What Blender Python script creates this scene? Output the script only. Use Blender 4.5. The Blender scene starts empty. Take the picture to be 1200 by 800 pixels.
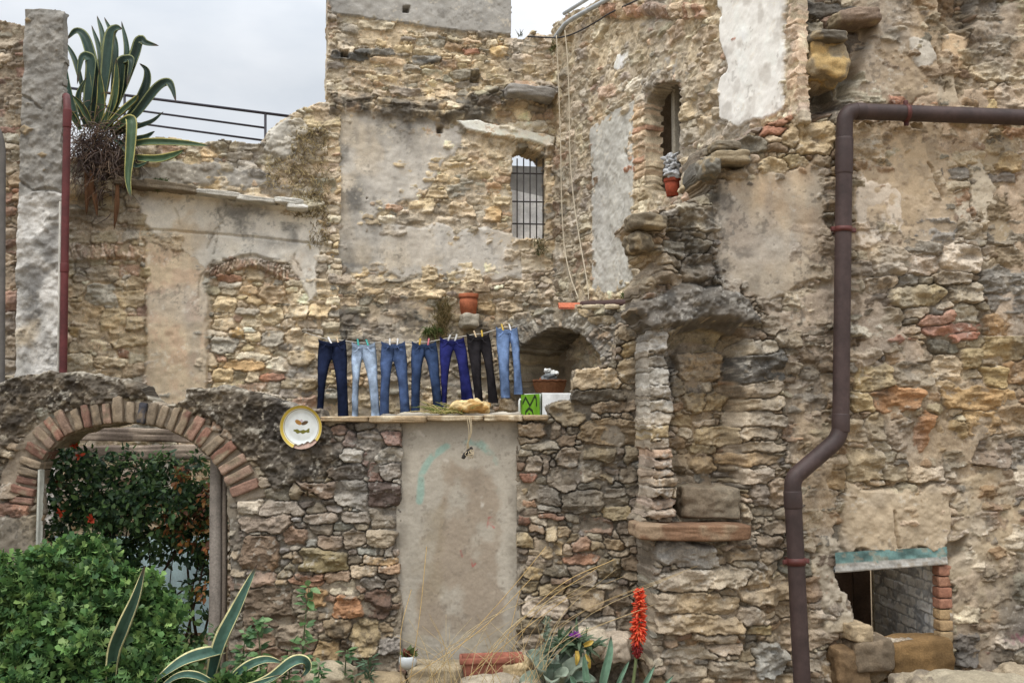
import bpy, math, random
import numpy as np
from mathutils import Vector, Matrix
from math import pi, sin, cos, radians

rnd = random.Random(7)
C = bpy.context.scene.collection
scene = bpy.context.scene

# ------------------------------------------------------------------ camera
FPX = 1230.0
TH = radians(4.0)
CAM = np.array([0.0, 0.0, 2.05])
cam_d = bpy.data.cameras.new("camera")
cam = bpy.data.objects.new("camera", cam_d)
C.objects.link(cam)
cam.location = CAM
cam.rotation_euler = (pi / 2 + TH, 0, 0)
cam_d.sensor_width = 36.0
cam_d.lens = 36.0 * FPX / 1200.0
cam_d.clip_start = 0.05
cam_d.clip_end = 3000
scene.camera = cam
RGT = np.array([1.0, 0, 0])
FWD = np.array([0, cos(TH), sin(TH)])
UPV = np.array([0, -sin(TH), cos(TH)])


def ray(px, py):
    return RGT * ((px - 600) / FPX) + UPV * ((400 - py) / FPX) + FWD


def at(px, py, Y):
    """world point seen at photo pixel (px,py) on the vertical plane y=Y"""
    d = ray(px, py)
    return CAM + d * (Y / d[1])


def V3(p):
    return Vector((float(p[0]), float(p[1]), float(p[2])))


# ------------------------------------------------------------------ colour
def lin(r, g=None, b=None):
    if g is None:
        r, g, b = r
    o = []
    for c in (r, g, b):
        c = c / 255.0
        o.append(c / 12.92 if c <= 0.04045 else ((c + 0.055) / 1.055) ** 2.4)
    return np.array(o, dtype=np.float64)


# ------------------------------------------------------------------ noise
_rs = np.random.RandomState(11)
_T = _rs.rand(256, 256) * 2 - 1
_P = _rs.permutation(256)


def vnoise(x, y, seed=0):
    x = x + seed * 17.31
    y = y + seed * 9.77
    xi = np.floor(x).astype(np.int64)
    yi = np.floor(y).astype(np.int64)
    fx = x - xi
    fy = y - yi
    fx = fx * fx * fx * (fx * (fx * 6 - 15) + 10)
    fy = fy * fy * fy * (fy * (fy * 6 - 15) + 10)
    x0 = xi & 255
    x1 = (xi + 1) & 255
    y0 = yi & 255
    y1 = (yi + 1) & 255
    a = _T[x0, y0]
    b = _T[x1, y0]
    c = _T[x0, y1]
    d = _T[x1, y1]
    return (a + (b - a) * fx) * (1 - fy) + (c + (d - c) * fx) * fy


def fbm(x, y, f, octv=4, seed=0, gain=0.5):
    s = 0
    a = 1.0
    t = 0
    for k in range(octv):
        s = s + a * vnoise(x * f, y * f, seed + k * 3)
        t += a
        a *= gain
        f *= 2.03
    return s / t * 1.5


def vnoise3(p, f, seed=0):
    """cheap 3-D value noise, p (N,3)"""
    q = p * f + seed * 13.7
    zi = np.floor(q[:, 2]).astype(np.int64)
    fz = q[:, 2] - zi
    fz = fz * fz * (3 - 2 * fz)
    o0 = _P[zi & 255]
    o1 = _P[(zi + 1) & 255]
    a = vnoise(q[:, 0] + o0 * 3.0, q[:, 1] + o0 * 7.0)
    b = vnoise(q[:, 0] + o1 * 3.0, q[:, 1] + o1 * 7.0)
    return a + (b - a) * fz


def fbm3(p, f, octv=3, seed=0):
    s = 0
    a = 1.0
    t = 0
    for k in range(octv):
        s = s + a * vnoise3(p, f, seed + k)
        t += a
        a *= 0.5
        f *= 2.1
    return s / t * 1.5


def sstep(x, a, b):
    t = np.clip((x - a) / (b - a), 0, 1)
    return t * t * (3 - 2 * t)


def sdf_poly(U, V, pts):
    """signed distance to polygon, positive inside"""
    n = len(pts)
    d2 = np.full(U.shape, 1e9)
    inside = np.zeros(U.shape, bool)
    for i in range(n):
        ax, ay = pts[i]
        bx, by = pts[(i + 1) % n]
        ex, ey = bx - ax, by - ay
        L = ex * ex + ey * ey + 1e-12
        wx, wy = U - ax, V - ay
        t = np.clip((wx * ex + wy * ey) / L, 0, 1)
        dx = wx - ex * t
        dy = wy - ey * t
        d2 = np.minimum(d2, dx * dx + dy * dy)
        if ay != by:
            c = ((ay > V) != (by > V)) & (U < (bx - ax) * (V - ay) / (by - ay) + ax)
            inside ^= c
    d = np.sqrt(d2)
    return np.where(inside, d, -d)


def sdf_line(U, V, pts):
    d2 = np.full(U.shape, 1e9)
    for i in range(len(pts) - 1):
        ax, ay = pts[i]
        bx, by = pts[i + 1]
        ex, ey = bx - ax, by - ay
        L = ex * ex + ey * ey + 1e-12
        wx, wy = U - ax, V - ay
        t = np.clip((wx * ex + wy * ey) / L, 0, 1)
        dx = wx - ex * t
        dy = wy - ey * t
        d2 = np.minimum(d2, dx * dx + dy * dy)
    return np.sqrt(d2)


# ------------------------------------------------------------------ materials
def _nodes(m):
    m.use_nodes = True
    nt = m.node_tree
    return nt, nt.nodes, nt.links, nt.nodes["Principled BSDF"]


def mat_attr(name, rough=0.92, n_amt=0.25, n_scale=60, bump=0.35, bump_d=0.006, spec=0.25, n2_scale=9, n2_amt=0.12, transl=0):
    """vertex colour x two octaves of grain, with a fine bump"""
    m = bpy.data.materials.new(name)
    nt, N, L, B = _nodes(m)
    at_ = N.new("ShaderNodeAttribute")
    at_.attribute_name = "Col"
    tc = N.new("ShaderNodeTexCoord")
    n1 = N.new("ShaderNodeTexNoise")
    n1.inputs["Scale"].default_value = n_scale
    n1.inputs["Detail"].default_value = 5
    n1.inputs["Roughness"].default_value = 0.7
    n2 = N.new("ShaderNodeTexNoise")
    n2.inputs["Scale"].default_value = n2_scale
    n2.inputs["Detail"].default_value = 4
    L.new(tc.outputs["Object"], n1.inputs["Vector"])
    L.new(tc.outputs["Object"], n2.inputs["Vector"])
    r1 = N.new("ShaderNodeMapRange")
    r1.inputs[1].default_value = 0.3
    r1.inputs[2].default_value = 0.7
    r1.inputs[3].default_value = 1 - n_amt
    r1.inputs[4].default_value = 1 + n_amt
    r2 = N.new("ShaderNodeMapRange")
    r2.inputs[1].default_value = 0.3
    r2.inputs[2].default_value = 0.7
    r2.inputs[3].default_value = 1 - n2_amt
    r2.inputs[4].default_value = 1 + n2_amt
    L.new(n1.outputs["Fac"], r1.inputs[0])
    L.new(n2.outputs["Fac"], r2.inputs[0])
    mu = N.new("ShaderNodeMath")
    mu.operation = "MULTIPLY"
    L.new(r1.outputs[0], mu.inputs[0])
    L.new(r2.outputs[0], mu.inputs[1])
    m1 = N.new("ShaderNodeMath")
    m1.operation = "SUBTRACT"
    m1.inputs[1].default_value = 1.0
    L.new(mu.outputs[0], m1.inputs[0])
    m2 = N.new("ShaderNodeMath")
    m2.operation = "MULTIPLY_ADD"
    m2.inputs[2].default_value = 1.0
    L.new(m1.outputs[0], m2.inputs[0])
    L.new(at_.outputs["Alpha"], m2.inputs[1])
    mu = m2
    vm = N.new("ShaderNodeVectorMath")
    vm.operation = "SCALE"
    L.new(at_.outputs["Color"], vm.inputs[0])
    L.new(mu.outputs[0], vm.inputs["Scale"])
    L.new(vm.outputs[0], B.inputs["Base Color"])
    B.inputs["Roughness"].default_value = rough
    B.inputs["Specular IOR Level"].default_value = spec
    if bump > 0:
        bp = N.new("ShaderNodeBump")
        bs = N.new("ShaderNodeMath")
        bs.operation = "MULTIPLY"
        bs.inputs[1].default_value = bump
        L.new(at_.outputs["Alpha"], bs.inputs[0])
        L.new(bs.outputs[0], bp.inputs["Strength"])
        bp.inputs["Distance"].default_value = bump_d
        L.new(n1.outputs["Fac"], bp.inputs["Height"])
        L.new(bp.outputs[0], B.inputs["Normal"])
    if transl:
        tr = N.new("ShaderNodeBsdfTranslucent")
        L.new(vm.outputs[0], tr.inputs["Color"])
        mx = N.new("ShaderNodeMixShader")
        mx.inputs[0].default_value = transl
        out = N["Material Output"]
        L.new(B.outputs[0], mx.inputs[1])
        L.new(tr.outputs[0], mx.inputs[2])
        L.new(mx.outputs[0], out.inputs["Surface"])
    return m


M_STONE = mat_attr("stone_masonry", 0.93, 0.28, 75, 0.6, 0.009, n2_scale=14, n2_amt=0.16)
M_PLASTER = mat_attr("weathered_plaster", 0.95, 0.2, 55, 0.4, 0.006, n2_scale=7, n2_amt=0.12)
M_LEAF = mat_attr("leaf", 0.5, 0.18, 30, 0.0, spec=0.35, transl=0.25)
M_AGAVE = mat_attr("agave_leaf", 0.55, 0.15, 25, 0.1, spec=0.35)
M_DENIM = mat_attr("denim", 0.95, 0.28, 160, 0.3, 0.002, spec=0.1, n2_scale=22, n2_amt=0.18)
M_TERRA = mat_attr("terracotta", 0.88, 0.25, 40, 0.25, 0.003, n2_scale=12, n2_amt=0.28)
M_PIPE = mat_attr("weathered_pipe_paint", 0.58, 0.22, 26, 0.15, 0.002, spec=0.35, n2_scale=5, n2_amt=0.28)
M_PAINT = mat_attr("painted_metal", 0.55, 0.14, 35, 0.1, 0.002, spec=0.35, n2_scale=7, n2_amt=0.22)
M_WOOD = mat_attr("grey_wood", 0.9, 0.3, 60, 0.3, 0.004)
M_GLAZE = mat_attr("glazed_ceramic", 0.22, 0.05, 30, 0.0, spec=0.5)
M_FIBRE = mat_attr("dry_fibre", 0.95, 0.25, 50, 0.0, spec=0.1, transl=0.15)
M_CLOTH = mat_attr("rope_and_cloth", 0.95, 0.15, 90, 0.15, 0.002, spec=0.1)


# ------------------------------------------------------------------ objects
def tag(o, label=None, cat=None, group=None, kind=None):
    if label:
        o["label"] = label
    if cat:
        o["category"] = cat
    if group:
        o["group"] = group
    if kind:
        o["kind"] = kind
    return o


def empty(name, loc=(0, 0, 0)):
    o = bpy.data.objects.new(name, None)
    C.objects.link(o)
    o.location = V3(loc)
    o.empty_display_size = 0.1
    return o


def link(name, me, mat, parent=None):
    o = bpy.data.objects.new(name, me)
    me.materials.append(mat)
    C.objects.link(o)
    if parent is not None:
        o.parent = parent
        if parent.type == "EMPTY":
            o.location = -parent.location
    return o


def mesh_np(name, verts, faces, cols, mat, parent=None, smooth=True, alpha=None):
    """faces: (M,k) int array, or list of such arrays"""
    if not isinstance(faces, (list, tuple)):
        faces = [faces]
    faces = [np.asarray(f, dtype=np.int32) for f in faces if len(f)]
    me = bpy.data.meshes.new(name)
    verts = np.asarray(verts, dtype=np.float32)
    me.vertices.add(len(verts))
    me.vertices.foreach_set("co", verts.ravel())
    loops = np.concatenate([f.ravel() for f in faces])
    tot = np.concatenate([np.full(len(f), f.shape[1], np.int32) for f in faces])
    st = np.concatenate([[0], np.cumsum(tot)[:-1]]).astype(np.int32)
    me.loops.add(len(loops))
    me.loops.foreach_set("vertex_index", loops)
    me.polygons.add(len(tot))
    me.polygons.foreach_set("loop_start", st)
    me.polygons.foreach_set("loop_total", tot)
    me.polygons.foreach_set("use_smooth", np.full(len(tot), bool(smooth)))
    me.update(calc_edges=True)
    a = me.color_attributes.new("Col", "FLOAT_COLOR", "POINT")
    c4 = np.ones((len(verts), 4), np.float32)
    c4[:, :3] = cols
    if alpha is not None:
        c4[:, 3] = alpha
    a.data.foreach_set("color", c4.ravel())
    return link(name, me, mat, parent)


class MB:
    """collects geometry with vertex colours; build() links ONE mesh object"""

    def __init__(s):
        s.v = []
        s.f = {}
        s.c = []
        s.n = 0

    def add(s, v, f, c):
        v = np.asarray(v, float).reshape(-1, 3)
        c = np.asarray(c, float)
        if c.ndim == 1:
            c = np.tile(c, (len(v), 1))
        s.v.append(v)
        s.c.append(c)
        if isinstance(f, np.ndarray):
            s.f.setdefault(f.shape[1], []).append(f + s.n)
        else:
            for q in f:
                s.f.setdefault(len(q), []).append(np.array([q]) + s.n)
        s.n += len(v)

    def build(s, name, mat, parent=None, smooth=True):
        fs = [np.concatenate(x) for x in s.f.values()]
        return mesh_np(name, np.concatenate(s.v), fs, np.concatenate(s.c), mat, parent, smooth)

    # ---- shapes
    def tube(s, path, r, seg=10, col=(0.5, 0.5, 0.5), cap=True):
        P = np.asarray(path, float)
        n = len(P)
        R = np.full(n, r) if np.isscalar(r) else np.asarray(r, float)
        T = np.gradient(P, axis=0)
        T /= np.linalg.norm(T, axis=1)[:, None] + 1e-12
        ref = np.array([0, 0, 1.0]) if abs(T[0][2]) < 0.9 else np.array([1.0, 0, 0])
        A = np.cross(T[0], ref)
        A /= np.linalg.norm(A)
        vs = []
        ang = np.arange(seg) * 2 * pi / seg
        for i in range(n):
            A = A - T[i] * A.dot(T[i])
            A /= np.linalg.norm(A) + 1e-12
            Bv = np.cross(T[i], A)
            vs.append(P[i] + R[i] * (np.cos(ang)[:, None] * A + np.sin(ang)[:, None] * Bv))
        vs = np.concatenate(vs)
        i = np.arange(n - 1)[:, None] * seg
        k = np.arange(seg)[None, :]
        k2 = (k + 1) % seg
        f = np.stack([i + k, i + k2, i + seg + k2, i + seg + k], -1).reshape(-1, 4)
        col = np.asarray(col, float)
        if col.ndim == 2:
            col = np.repeat(col, seg, axis=0)
        s.add(vs, f, col)
        if cap and seg > 3:
            base = s.n - len(vs)
            s.f.setdefault(seg, []).append(np.array([[base + q for q in range(seg)][::-1]]))
            s.f.setdefault(seg, []).append(np.array([[base + (n - 1) * seg + q for q in range(seg)]]))
        return s

    def box(s, c, size, col, rot=None, bevel=0.0):
        hx, hy, hz = np.asarray(size, float) / 2
        b = min(bevel, hx * 0.45, hy * 0.45, hz * 0.45)
        if b <= 0:
            v = np.array([[x, y, z] for z in (-hz, hz) for y in (-hy, hy) for x in (-hx, hx)])
            f = [(0, 2, 3, 1), (4, 5, 7, 6), (0, 1, 5, 4), (2, 6, 7, 3), (0, 4, 6, 2), (1, 3, 7, 5)]
        else:
            v = []
            idx = {}
            for sx in (-1, 1):
                for sy in (-1, 1):
                    for sz in (-1, 1):
                        for ax in range(3):
                            p = [sx * (hx - b), sy * (hy - b), sz * (hz - b)]
                            p[ax] = (sx * hx, sy * hy, sz * hz)[ax]
                            idx[(sx, sy, sz, ax)] = len(v)
                            v.append(p)
            v = np.array(v)
            f = []
            for ax in range(3):
                o = [k for k in range(3) if k != ax]
                for sg in (-1, 1):
                    q = []
                    for (a, bb) in ((-1, -1), (1, -1), (1, 1), (-1, 1)):
                        key = [0, 0, 0]
                        key[ax] = sg
                        key[o[0]] = a
                        key[o[1]] = bb
                        q.append(idx[(*key, ax)])
                    f.append(tuple(q))
            for ax in range(3):      # edges along ax
                o = [k for k in range(3) if k != ax]
                for a in (-1, 1):
                    for bb in (-1, 1):
                        k0 = [0, 0, 0]
                        k0[ax] = -1
                        k0[o[0]] = a
                        k0[o[1]] = bb
                        k1 = list(k0)
                        k1[ax] = 1
                        f.append((idx[(*k0, o[0])], idx[(*k1, o[0])], idx[(*k1, o[1])], idx[(*k0, o[1])]))
            for sx in (-1, 1):
                for sy in (-1, 1):
                    for sz in (-1, 1):
                        f.append(tuple(idx[(sx, sy, sz, a)] for a in range(3)))
        if rot is not None:
            v = v @ np.asarray(rot).T
        s.add(v + np.asarray(c, float), f, col)
        return s

    def grid(s, P, col, closed=False):
        """P (n,m,3) sheet"""
        n, m = P.shape[:2]
        i = np.arange(n - 1)[:, None] * m
        mm = m if closed else m - 1
        k = np.arange(mm)[None, :]
        k2 = (k + 1) % m
        f = np.stack([i + k, i + k2, i + m + k2, i + m + k], -1).reshape(-1, 4)
        col = np.asarray(col, float)
        if col.ndim == 3:
            col = col.reshape(-1, 3)
        s.add(P.reshape(-1, 3), f, col)
        return s

    def lathe(s, c, prof, col, seg=28, rot=None):
        """prof list of (r,z); col single or per ring"""
        ang = np.arange(seg) * 2 * pi / seg
        P = np.array([[[r * cos(a), r * sin(a), z] for a in ang] for r, z in prof])
        if rot is not None:
            P = P @ np.asarray(rot).T
        P = P + np.asarray(c, float)
        col = np.asarray(col, float)
        if col.ndim == 2:
            col = np.repeat(col[:, None, :], seg, axis=1)
        return s.grid(P, col, closed=True)

    def leaves(s, tv, tf, pos, X, Yv, Z, scale, col, tipcol=None):
        """instances of a template leaf: tv (n,3), tf (m,k); frames X,Y,Z (N,3)"""
        tv = np.asarray(tv, float)
        N = len(pos)
        sc = np.asarray(scale, float).reshape(-1, 1, 1)
        v = (tv[None, :, 0:1] * X[:, None, :] + tv[None, :, 1:2] * Yv[:, None, :] + tv[None, :, 2:3] * Z[:, None, :]) * sc + pos[:, None, :]
        n = len(tv)
        f = (np.asarray(tf)[None] + (np.arange(N) * n)[:, None, None]).reshape(-1, len(tf[0]))
        col = np.asarray(col, float)
        c = np.repeat(col[:, None, :], n, axis=1)
        if tipcol is not None:
            w = np.clip(tv[:, 1], 0, 1)[None, :, None] * 0.6
            c = c * (1 - w) + np.asarray(tipcol)[:, None, :] * w
        s.add(v.reshape(-1, 3), f, c.reshape(-1, 3))
        return s


def rotz(a):
    return np.array([[cos(a), -sin(a), 0], [sin(a), cos(a), 0], [0, 0, 1]])


def rotx(a):
    return np.array([[1, 0, 0], [0, cos(a), -sin(a)], [0, sin(a), cos(a)]])


def roty(a):
    return np.array([[cos(a), 0, sin(a)], [0, 1, 0], [-sin(a), 0, cos(a)]])


def spline(pts, n=24):
    """Catmull-Rom through pts"""
    P = np.asarray(pts, float)
    if len(P) == 2:
        t = np.linspace(0, 1, n)[:, None]
        return P[0] * (1 - t) + P[1] * t
    Q = np.concatenate([[2 * P[0] - P[1]], P, [2 * P[-1] - P[-2]]])
    out = []
    m = len(P) - 1
    for x in np.linspace(0, m - 1e-9, n):
        i = int(x)
        t = x - i
        a, b, c, d = Q[i:i + 4]
        out.append(0.5 * ((2 * b) + (-a + c) * t + (2 * a - 5 * b + 4 * c - d) * t * t + (-a + 3 * b - 3 * c + d) * t ** 3))
    return np.array(out)


def rock(mb, c, size, col, seed=0, rot=None, sub=9, rough=0.16, boxy=5.0, col2=None):
    """weathered stone: cube-sphere pulled to a rounded box, with noise"""
    n = sub
    vs = []
    fs = []
    base = 0
    t = np.linspace(-1, 1, n + 1)
    for ax in range(3):
        for sg in (-1, 1):
            a, b = np.meshgrid(t, t, indexing="ij")
            p = np.zeros((n + 1, n + 1, 3))
            p[..., ax] = sg
            p[..., (ax + 1) % 3] = a if sg > 0 else b
            p[..., (ax + 2) % 3] = b if sg > 0 else a
            vs.append(p.reshape(-1, 3))
            i = np.arange(n)[:, None] * (n + 1)
            k = np.arange(n)[None, :]
            fs.append(np.stack([i + k, i + n + 1 + k, i + n + 2 + k, i + k + 1], -1).reshape(-1, 4) + base)
            base += (n + 1) ** 2
    v = np.concatenate(vs)
    f = np.concatenate(fs)
    nrm = (np.abs(v) ** boxy).sum(1) ** (1 / boxy)
    v = v / nrm[:, None]
    size = np.asarray(size, float) / 2
    d = v / np.linalg.norm(v, axis=1)[:, None]
    q = v * size
    k = size.mean()
    nz = fbm3(d * 1.7, 1.0, 2, seed) * rough * 1.2 + fbm3(q / k, 2.2, 3, seed + 5) * rough * 0.6
    q = q + d * (nz * min(size) * 1.3)[:, None]
    cc = np.asarray(col, float)[None] * (1 + 0.25 * fbm3(q / k, 1.6, 3, seed + 9))[:, None]
    if col2 is not None:
        w = sstep(fbm3(q / k, 1.2, 3, seed + 20), 0.0, 0.4)[:, None]
        cc = cc * (1 - w) + np.asarray(col2)[None] * w
    if rot is not None:
        q = q @ np.asarray(rot).T
    mb.add(q + np.asarray(c, float), f, np.clip(cc, 0.005, 0.9))
# ------------------------------------------------------------------ heightfield masonry
def pal(*items):
    cols = np.array([lin(*i[:3]) for i in items])
    w = np.array([i[3] if len(i) > 3 else 1.0 for i in items], float)
    return cols, w / w.sum()


class Wall:
    """a rubble wall modelled as a dense relief on a vertical plane; p0 origin, u along, z up, n to the viewer"""

    def __init__(s, p0, p1, z0, z1, res, seed, palette, mortar, mort_level=-0.018, mort_var=0.012):
        s.p0 = np.array([p0[0], p0[1], 0.0])
        d = np.array([p1[0] - p0[0], p1[1] - p0[1], 0.0])
        s.len = np.linalg.norm(d)
        s.u = d / s.len
        s.n = np.array([s.u[1], -s.u[0], 0.0])
        s.res = res
        s.seed = seed
        s.rs = np.random.RandomState(seed)
        nu = int(s.len / res) + 1
        nv = int((z1 - z0) / res) + 1
        s.U, s.V = np.meshgrid(np.arange(nu) * res, z0 + np.arange(nv) * res)
        s.z0, s.z1 = z0, z1
        U, V = s.U, s.V
        s.Uw = U + 0.022 * fbm(U, V, 6, 2, seed) + 0.010 * fbm(U, V, 22, 3, seed + 1)
        s.Vw = V + 0.016 * fbm(U, V, 5, 2, seed + 2) + 0.009 * fbm(U, V, 22, 3, seed + 3)
        s.Ue = U + 0.035 * fbm(U, V, 5, 5, seed + 4)
        s.Ve = V + 0.035 * fbm(U, V, 5, 5, seed + 5)
        s.pal = palette
        s.S = np.ones_like(U)
        s.asp = np.ones_like(U)
        s.nost = np.zeros(U.shape, bool)
        s.mask = np.ones(U.shape, bool)
        s.stones = []
        s.M = mort_level + mort_var * fbm(U, V, 2.2, 4, seed + 6) + 0.010 * fbm(U, V, 9, 3, seed + 17) + 0.009 * fbm(U, V, 24, 3, seed + 7)
        mc = np.asarray(mortar)
        s.mc = mc[None, None, :] * (1 + 0.22 * fbm(U, V, 4, 5, seed + 8) + 0.16 * fbm(U, V, 26, 3, seed + 18))[..., None]
        s.depth = np.full(U.shape, 0.3)
        s.g = np.ones_like(U)

    # pixel -> wall coordinates
    def uv(s, px, py):
        d = ray(px, py)
        t = (s.p0 - CAM).dot(s.n) / d.dot(s.n)
        p = CAM + d * t
        return ((p - s.p0).dot(s.u), p[2])

    def uvs(s, pts):
        return [s.uv(*p) for p in pts]

    def at(s, px, py, out=0.0):
        d = ray(px, py)
        t = (s.p0 + s.n * out - CAM).dot(s.n) / d.dot(s.n)
        return CAM + d * t

    def R(s, pts, ragged=1.0):
        """signed distance (m) to a pixel polygon on this wall; >0 inside"""
        Ue = s.U + (s.Ue - s.U) * ragged
        Ve = s.V + (s.Ve - s.V) * ragged
        return sdf_poly(Ue, Ve, s.uvs(pts))

    def LN(s, pts, ragged=0.3):
        Ue = s.U + (s.Ue - s.U) * ragged
        Ve = s.V + (s.Ve - s.V) * ragged
        return sdf_line(Ue, Ve, s.uvs(pts))

    def ppm(s, px, py):
        a = s.uv(px, py)
        b = s.uv(px + 1, py)
        c = s.uv(px, py + 1)
        return abs(b[0] - a[0]), abs(c[1] - a[1])

    def stone(s, px, py, w, h, col, rot=0, prot=None, p=4.0):
        cu, cv = s.uv(px, py)
        su, sv = s.ppm(px, py)
        s._add(cu, cv, w * su / 2, h * sv / 2, radians(rot), p, lin(*col), s.rs.uniform(0.008, 0.036) if prot is None else prot, True)

    def _add(s, cu, cv, a, b, rot, p, col, prot, expl=False):
        rs = s.rs
        col = np.asarray(col, float)
        if col[0] > 1.5 * col[1]:
            col = col * np.array([0.98, 1.08, 0.95])
        lum = col.dot((0.3, 0.55, 0.15))
        sw = 0.84 if expl else 0.68
        col = (col * sw + (1 - sw) * lum * np.array([1.12, 0.99, 0.78])) * 1.14 * np.array([1.0, 1.0, 0.98])
        s.stones.append((cu, cv, a, b, rot, p, rs.uniform(-0.18, 0.18), rs.uniform(-0.18, 0.18), col[0], col[1], col[2], prot,
                         rs.normal(0, 0.06), rs.normal(0, 0.09), rs.uniform(0.006, 0.02)))

    def pack(s, classes, tries=2200, overlap=0.07, rotsd=5):
        """greedy packing of superellipse stones, big to small. classes: (half height lo, hi, aspect lo, hi, coverage tries factor)"""
        rs = s.rs
        k = max(1, int(round(0.014 / s.res)))
        st = s.res * k
        Uc = s.U[::k, ::k]
        Vc = s.V[::k, ::k]
        Sc = s.S[::k, ::k]
        Ac = s.asp[::k, ::k]
        occ = (s.nost | ~s.mask)[::k, ::k].copy()
        nv, nu = occ.shape

        def patch(cu, cv, a, b, rot, p):
            r = max(a, b)
            i0 = max(0, int((cu - r) / st))
            i1 = min(nu, int((cu + r) / st) + 2)
            j0 = max(0, int((cv - s.z0 - r) / st))
            j1 = min(nv, int((cv - s.z0 + r) / st) + 2)
            if i1 <= i0 or j1 <= j0:
                return None
            x = Uc[j0:j1, i0:i1] - cu
            y = Vc[j0:j1, i0:i1] - cv
            c_, s_ = cos(rot), sin(rot)
            q = np.abs((x * c_ + y * s_) / a) ** p + np.abs((-x * s_ + y * c_) / b) ** p
            return (slice(j0, j1), slice(i0, i1)), q < 1

        for t in s.stones:
            pm = patch(t[0], t[1], t[2], t[3], t[4], t[5])
            if pm:
                occ[pm[0]] |= pm[1]
        cols, wts = s.pal
        for (b0, b1, a0, a1, fac) in classes:
            n = int(tries * fac)
            free = np.argwhere(~occ)
            if len(free) == 0:
                break
            pick = free[rs.randint(0, len(free), n)]
            ci = rs.choice(len(cols), n, p=wts)
            for q in range(n):
                j, i = pick[q]
                if occ[j, i]:
                    continue
                sc = Sc[j, i]
                b = rs.uniform(b0, b1) * sc
                a = b * rs.uniform(a0, a1) * Ac[j, i]
                rot = radians(rs.normal(0, rotsd))
                p = rs.uniform(3.2, 7.0)
                cu, cv = Uc[j, i], Vc[j, i]
                pm = patch(cu, cv, a, b, rot, p)
                if pm is None:
                    continue
                o = occ[pm[0]]
                m = pm[1]
                tot = m.sum()
                if tot == 0 or (o & m).sum() > overlap * tot:
                    continue
                o |= m
                col = cols[ci[q]] * rs.uniform(0.72, 1.22) * (1 + rs.normal(0, 0.04, 3))
                s._add(cu, cv, a, b, rot, p, col, rs.uniform(-0.008, 0.028))

    def compose(s, grow=0.013, rnd_r=0.011, rough=1.0):
        U, V = s.U, s.V
        nv, nu = U.shape
        D1 = np.full(U.shape, 9.0)
        D2 = np.full(U.shape, 9.0)
        ID = np.full(U.shape, -1, np.int32)
        res = s.res
        for k, t in enumerate(s.stones):
            cu, cv, a, b, rot, p, tx, ty = t[:8]
            r = max(a, b) * 1.25 + 0.05
            rb = r if abs(rot) > 0.25 else b * 1.25 + 0.05 + a * abs(sin(rot))
            i0 = max(0, int((cu - r) / res))
            i1 = min(nu, int((cu + r) / res) + 2)
            j0 = max(0, int((cv - s.z0 - rb) / res))
            j1 = min(nv, int((cv - s.z0 + rb) / res) + 2)
            if i1 <= i0 or j1 <= j0:
                continue
            sl = (slice(j0, j1), slice(i0, i1))
            x = s.Uw[sl] - cu
            y = s.Vw[sl] - cv
            c_, s_ = cos(rot), sin(rot)
            x, y = x * c_ + y * s_, -x * s_ + y * c_
            x = np.abs(x * (1 + tx * y / b)) / a
            y = np.abs(y * (1 + ty * x)) / b
            xp = x ** (p - 1)
            yp = y ** (p - 1)
            q = (xp * x + yp * y + 1e-9)
            qq = q ** (1 / p)
            g = np.sqrt((xp / a) ** 2 + (yp / b) ** 2) * qq / q
            d = (qq - 1) / np.maximum(g, 1 / max(a, b))
            d1 = D1[sl]
            bt = d < d1
            D2[sl] = np.where(bt, d1, np.minimum(D2[sl], d))
            D1[sl] = np.where(bt, d, d1)
            I = ID[sl]
            I[bt] = k
        T = np.array(s.stones) if s.stones else np.zeros((1, 15))
        idc = np.maximum(ID, 0)
        e = np.minimum(grow - D1, (D2 - D1) * 0.5)
        on = (ID >= 0) & (e > 0)
        small = np.clip(np.minimum(T[idc, 3], T[idc, 2]) * 0.6, 0.005, rnd_r)
        prof = 1 - (1 - np.clip(e / small, 0, 1)) ** 3.4
        xx = U - T[idc, 0]
        yy = V - T[idc, 1]
        fac = fbm(U + T[idc, 0] * 7, V + T[idc, 1] * 3, 7, 2, s.seed + 12)
        hs = -0.085 + (0.085 + T[idc, 11]) * prof + (T[idc, 12] * xx + T[idc, 13] * yy) * prof
        hs = hs + prof * rough * (T[idc, 14] * fac + 0.009 * (0.5 - np.abs(fbm(U, V, 14, 4, s.seed + 13))) + 0.004 * fbm(U, V, 28, 3, s.seed + 19) + 0.003 * fbm(U, V, 60, 2, s.seed + 23))
        t = fbm(U * 0.7 + T[idc, 0] * 5, V * 1.6 + T[idc, 1], 9, 3, s.seed + 27) * 3.2
        fl = np.floor(t)
        hs = hs + prof * rough * 0.017 * np.clip(T[idc, 3] / 0.07, 0.25, 1.1) * (fl + sstep(t - fl, 0.3, 0.6)) / 1.6
        hs = np.where(on, hs, -0.2)
        cs = T[idc, 8:11] * (1 + 0.26 * fbm(U + T[idc, 0] * 5, V, 8, 5, s.seed + 14))[..., None]
        # warm iron streaks inside some stones
        w = (sstep(fbm(U, V, 3.3, 4, s.seed + 15), 0.25, 0.7) * 0.35)[..., None]
        cs = cs * (1 - w) + cs * np.array([1.08, 0.95, 0.8]) * w
        hm = s.M
        s.h = np.maximum(hs, hm)
        k = sstep(hs - hm, -0.003, 0.006)[..., None]
        s.col = s.mc * (1 - k) + cs * k
        # darker with depth in the joints
        joint_dark = sstep(-s.h, 0.01, 0.045)[..., None] * 0.4
        s.col = s.col * (1 - joint_dark)

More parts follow.
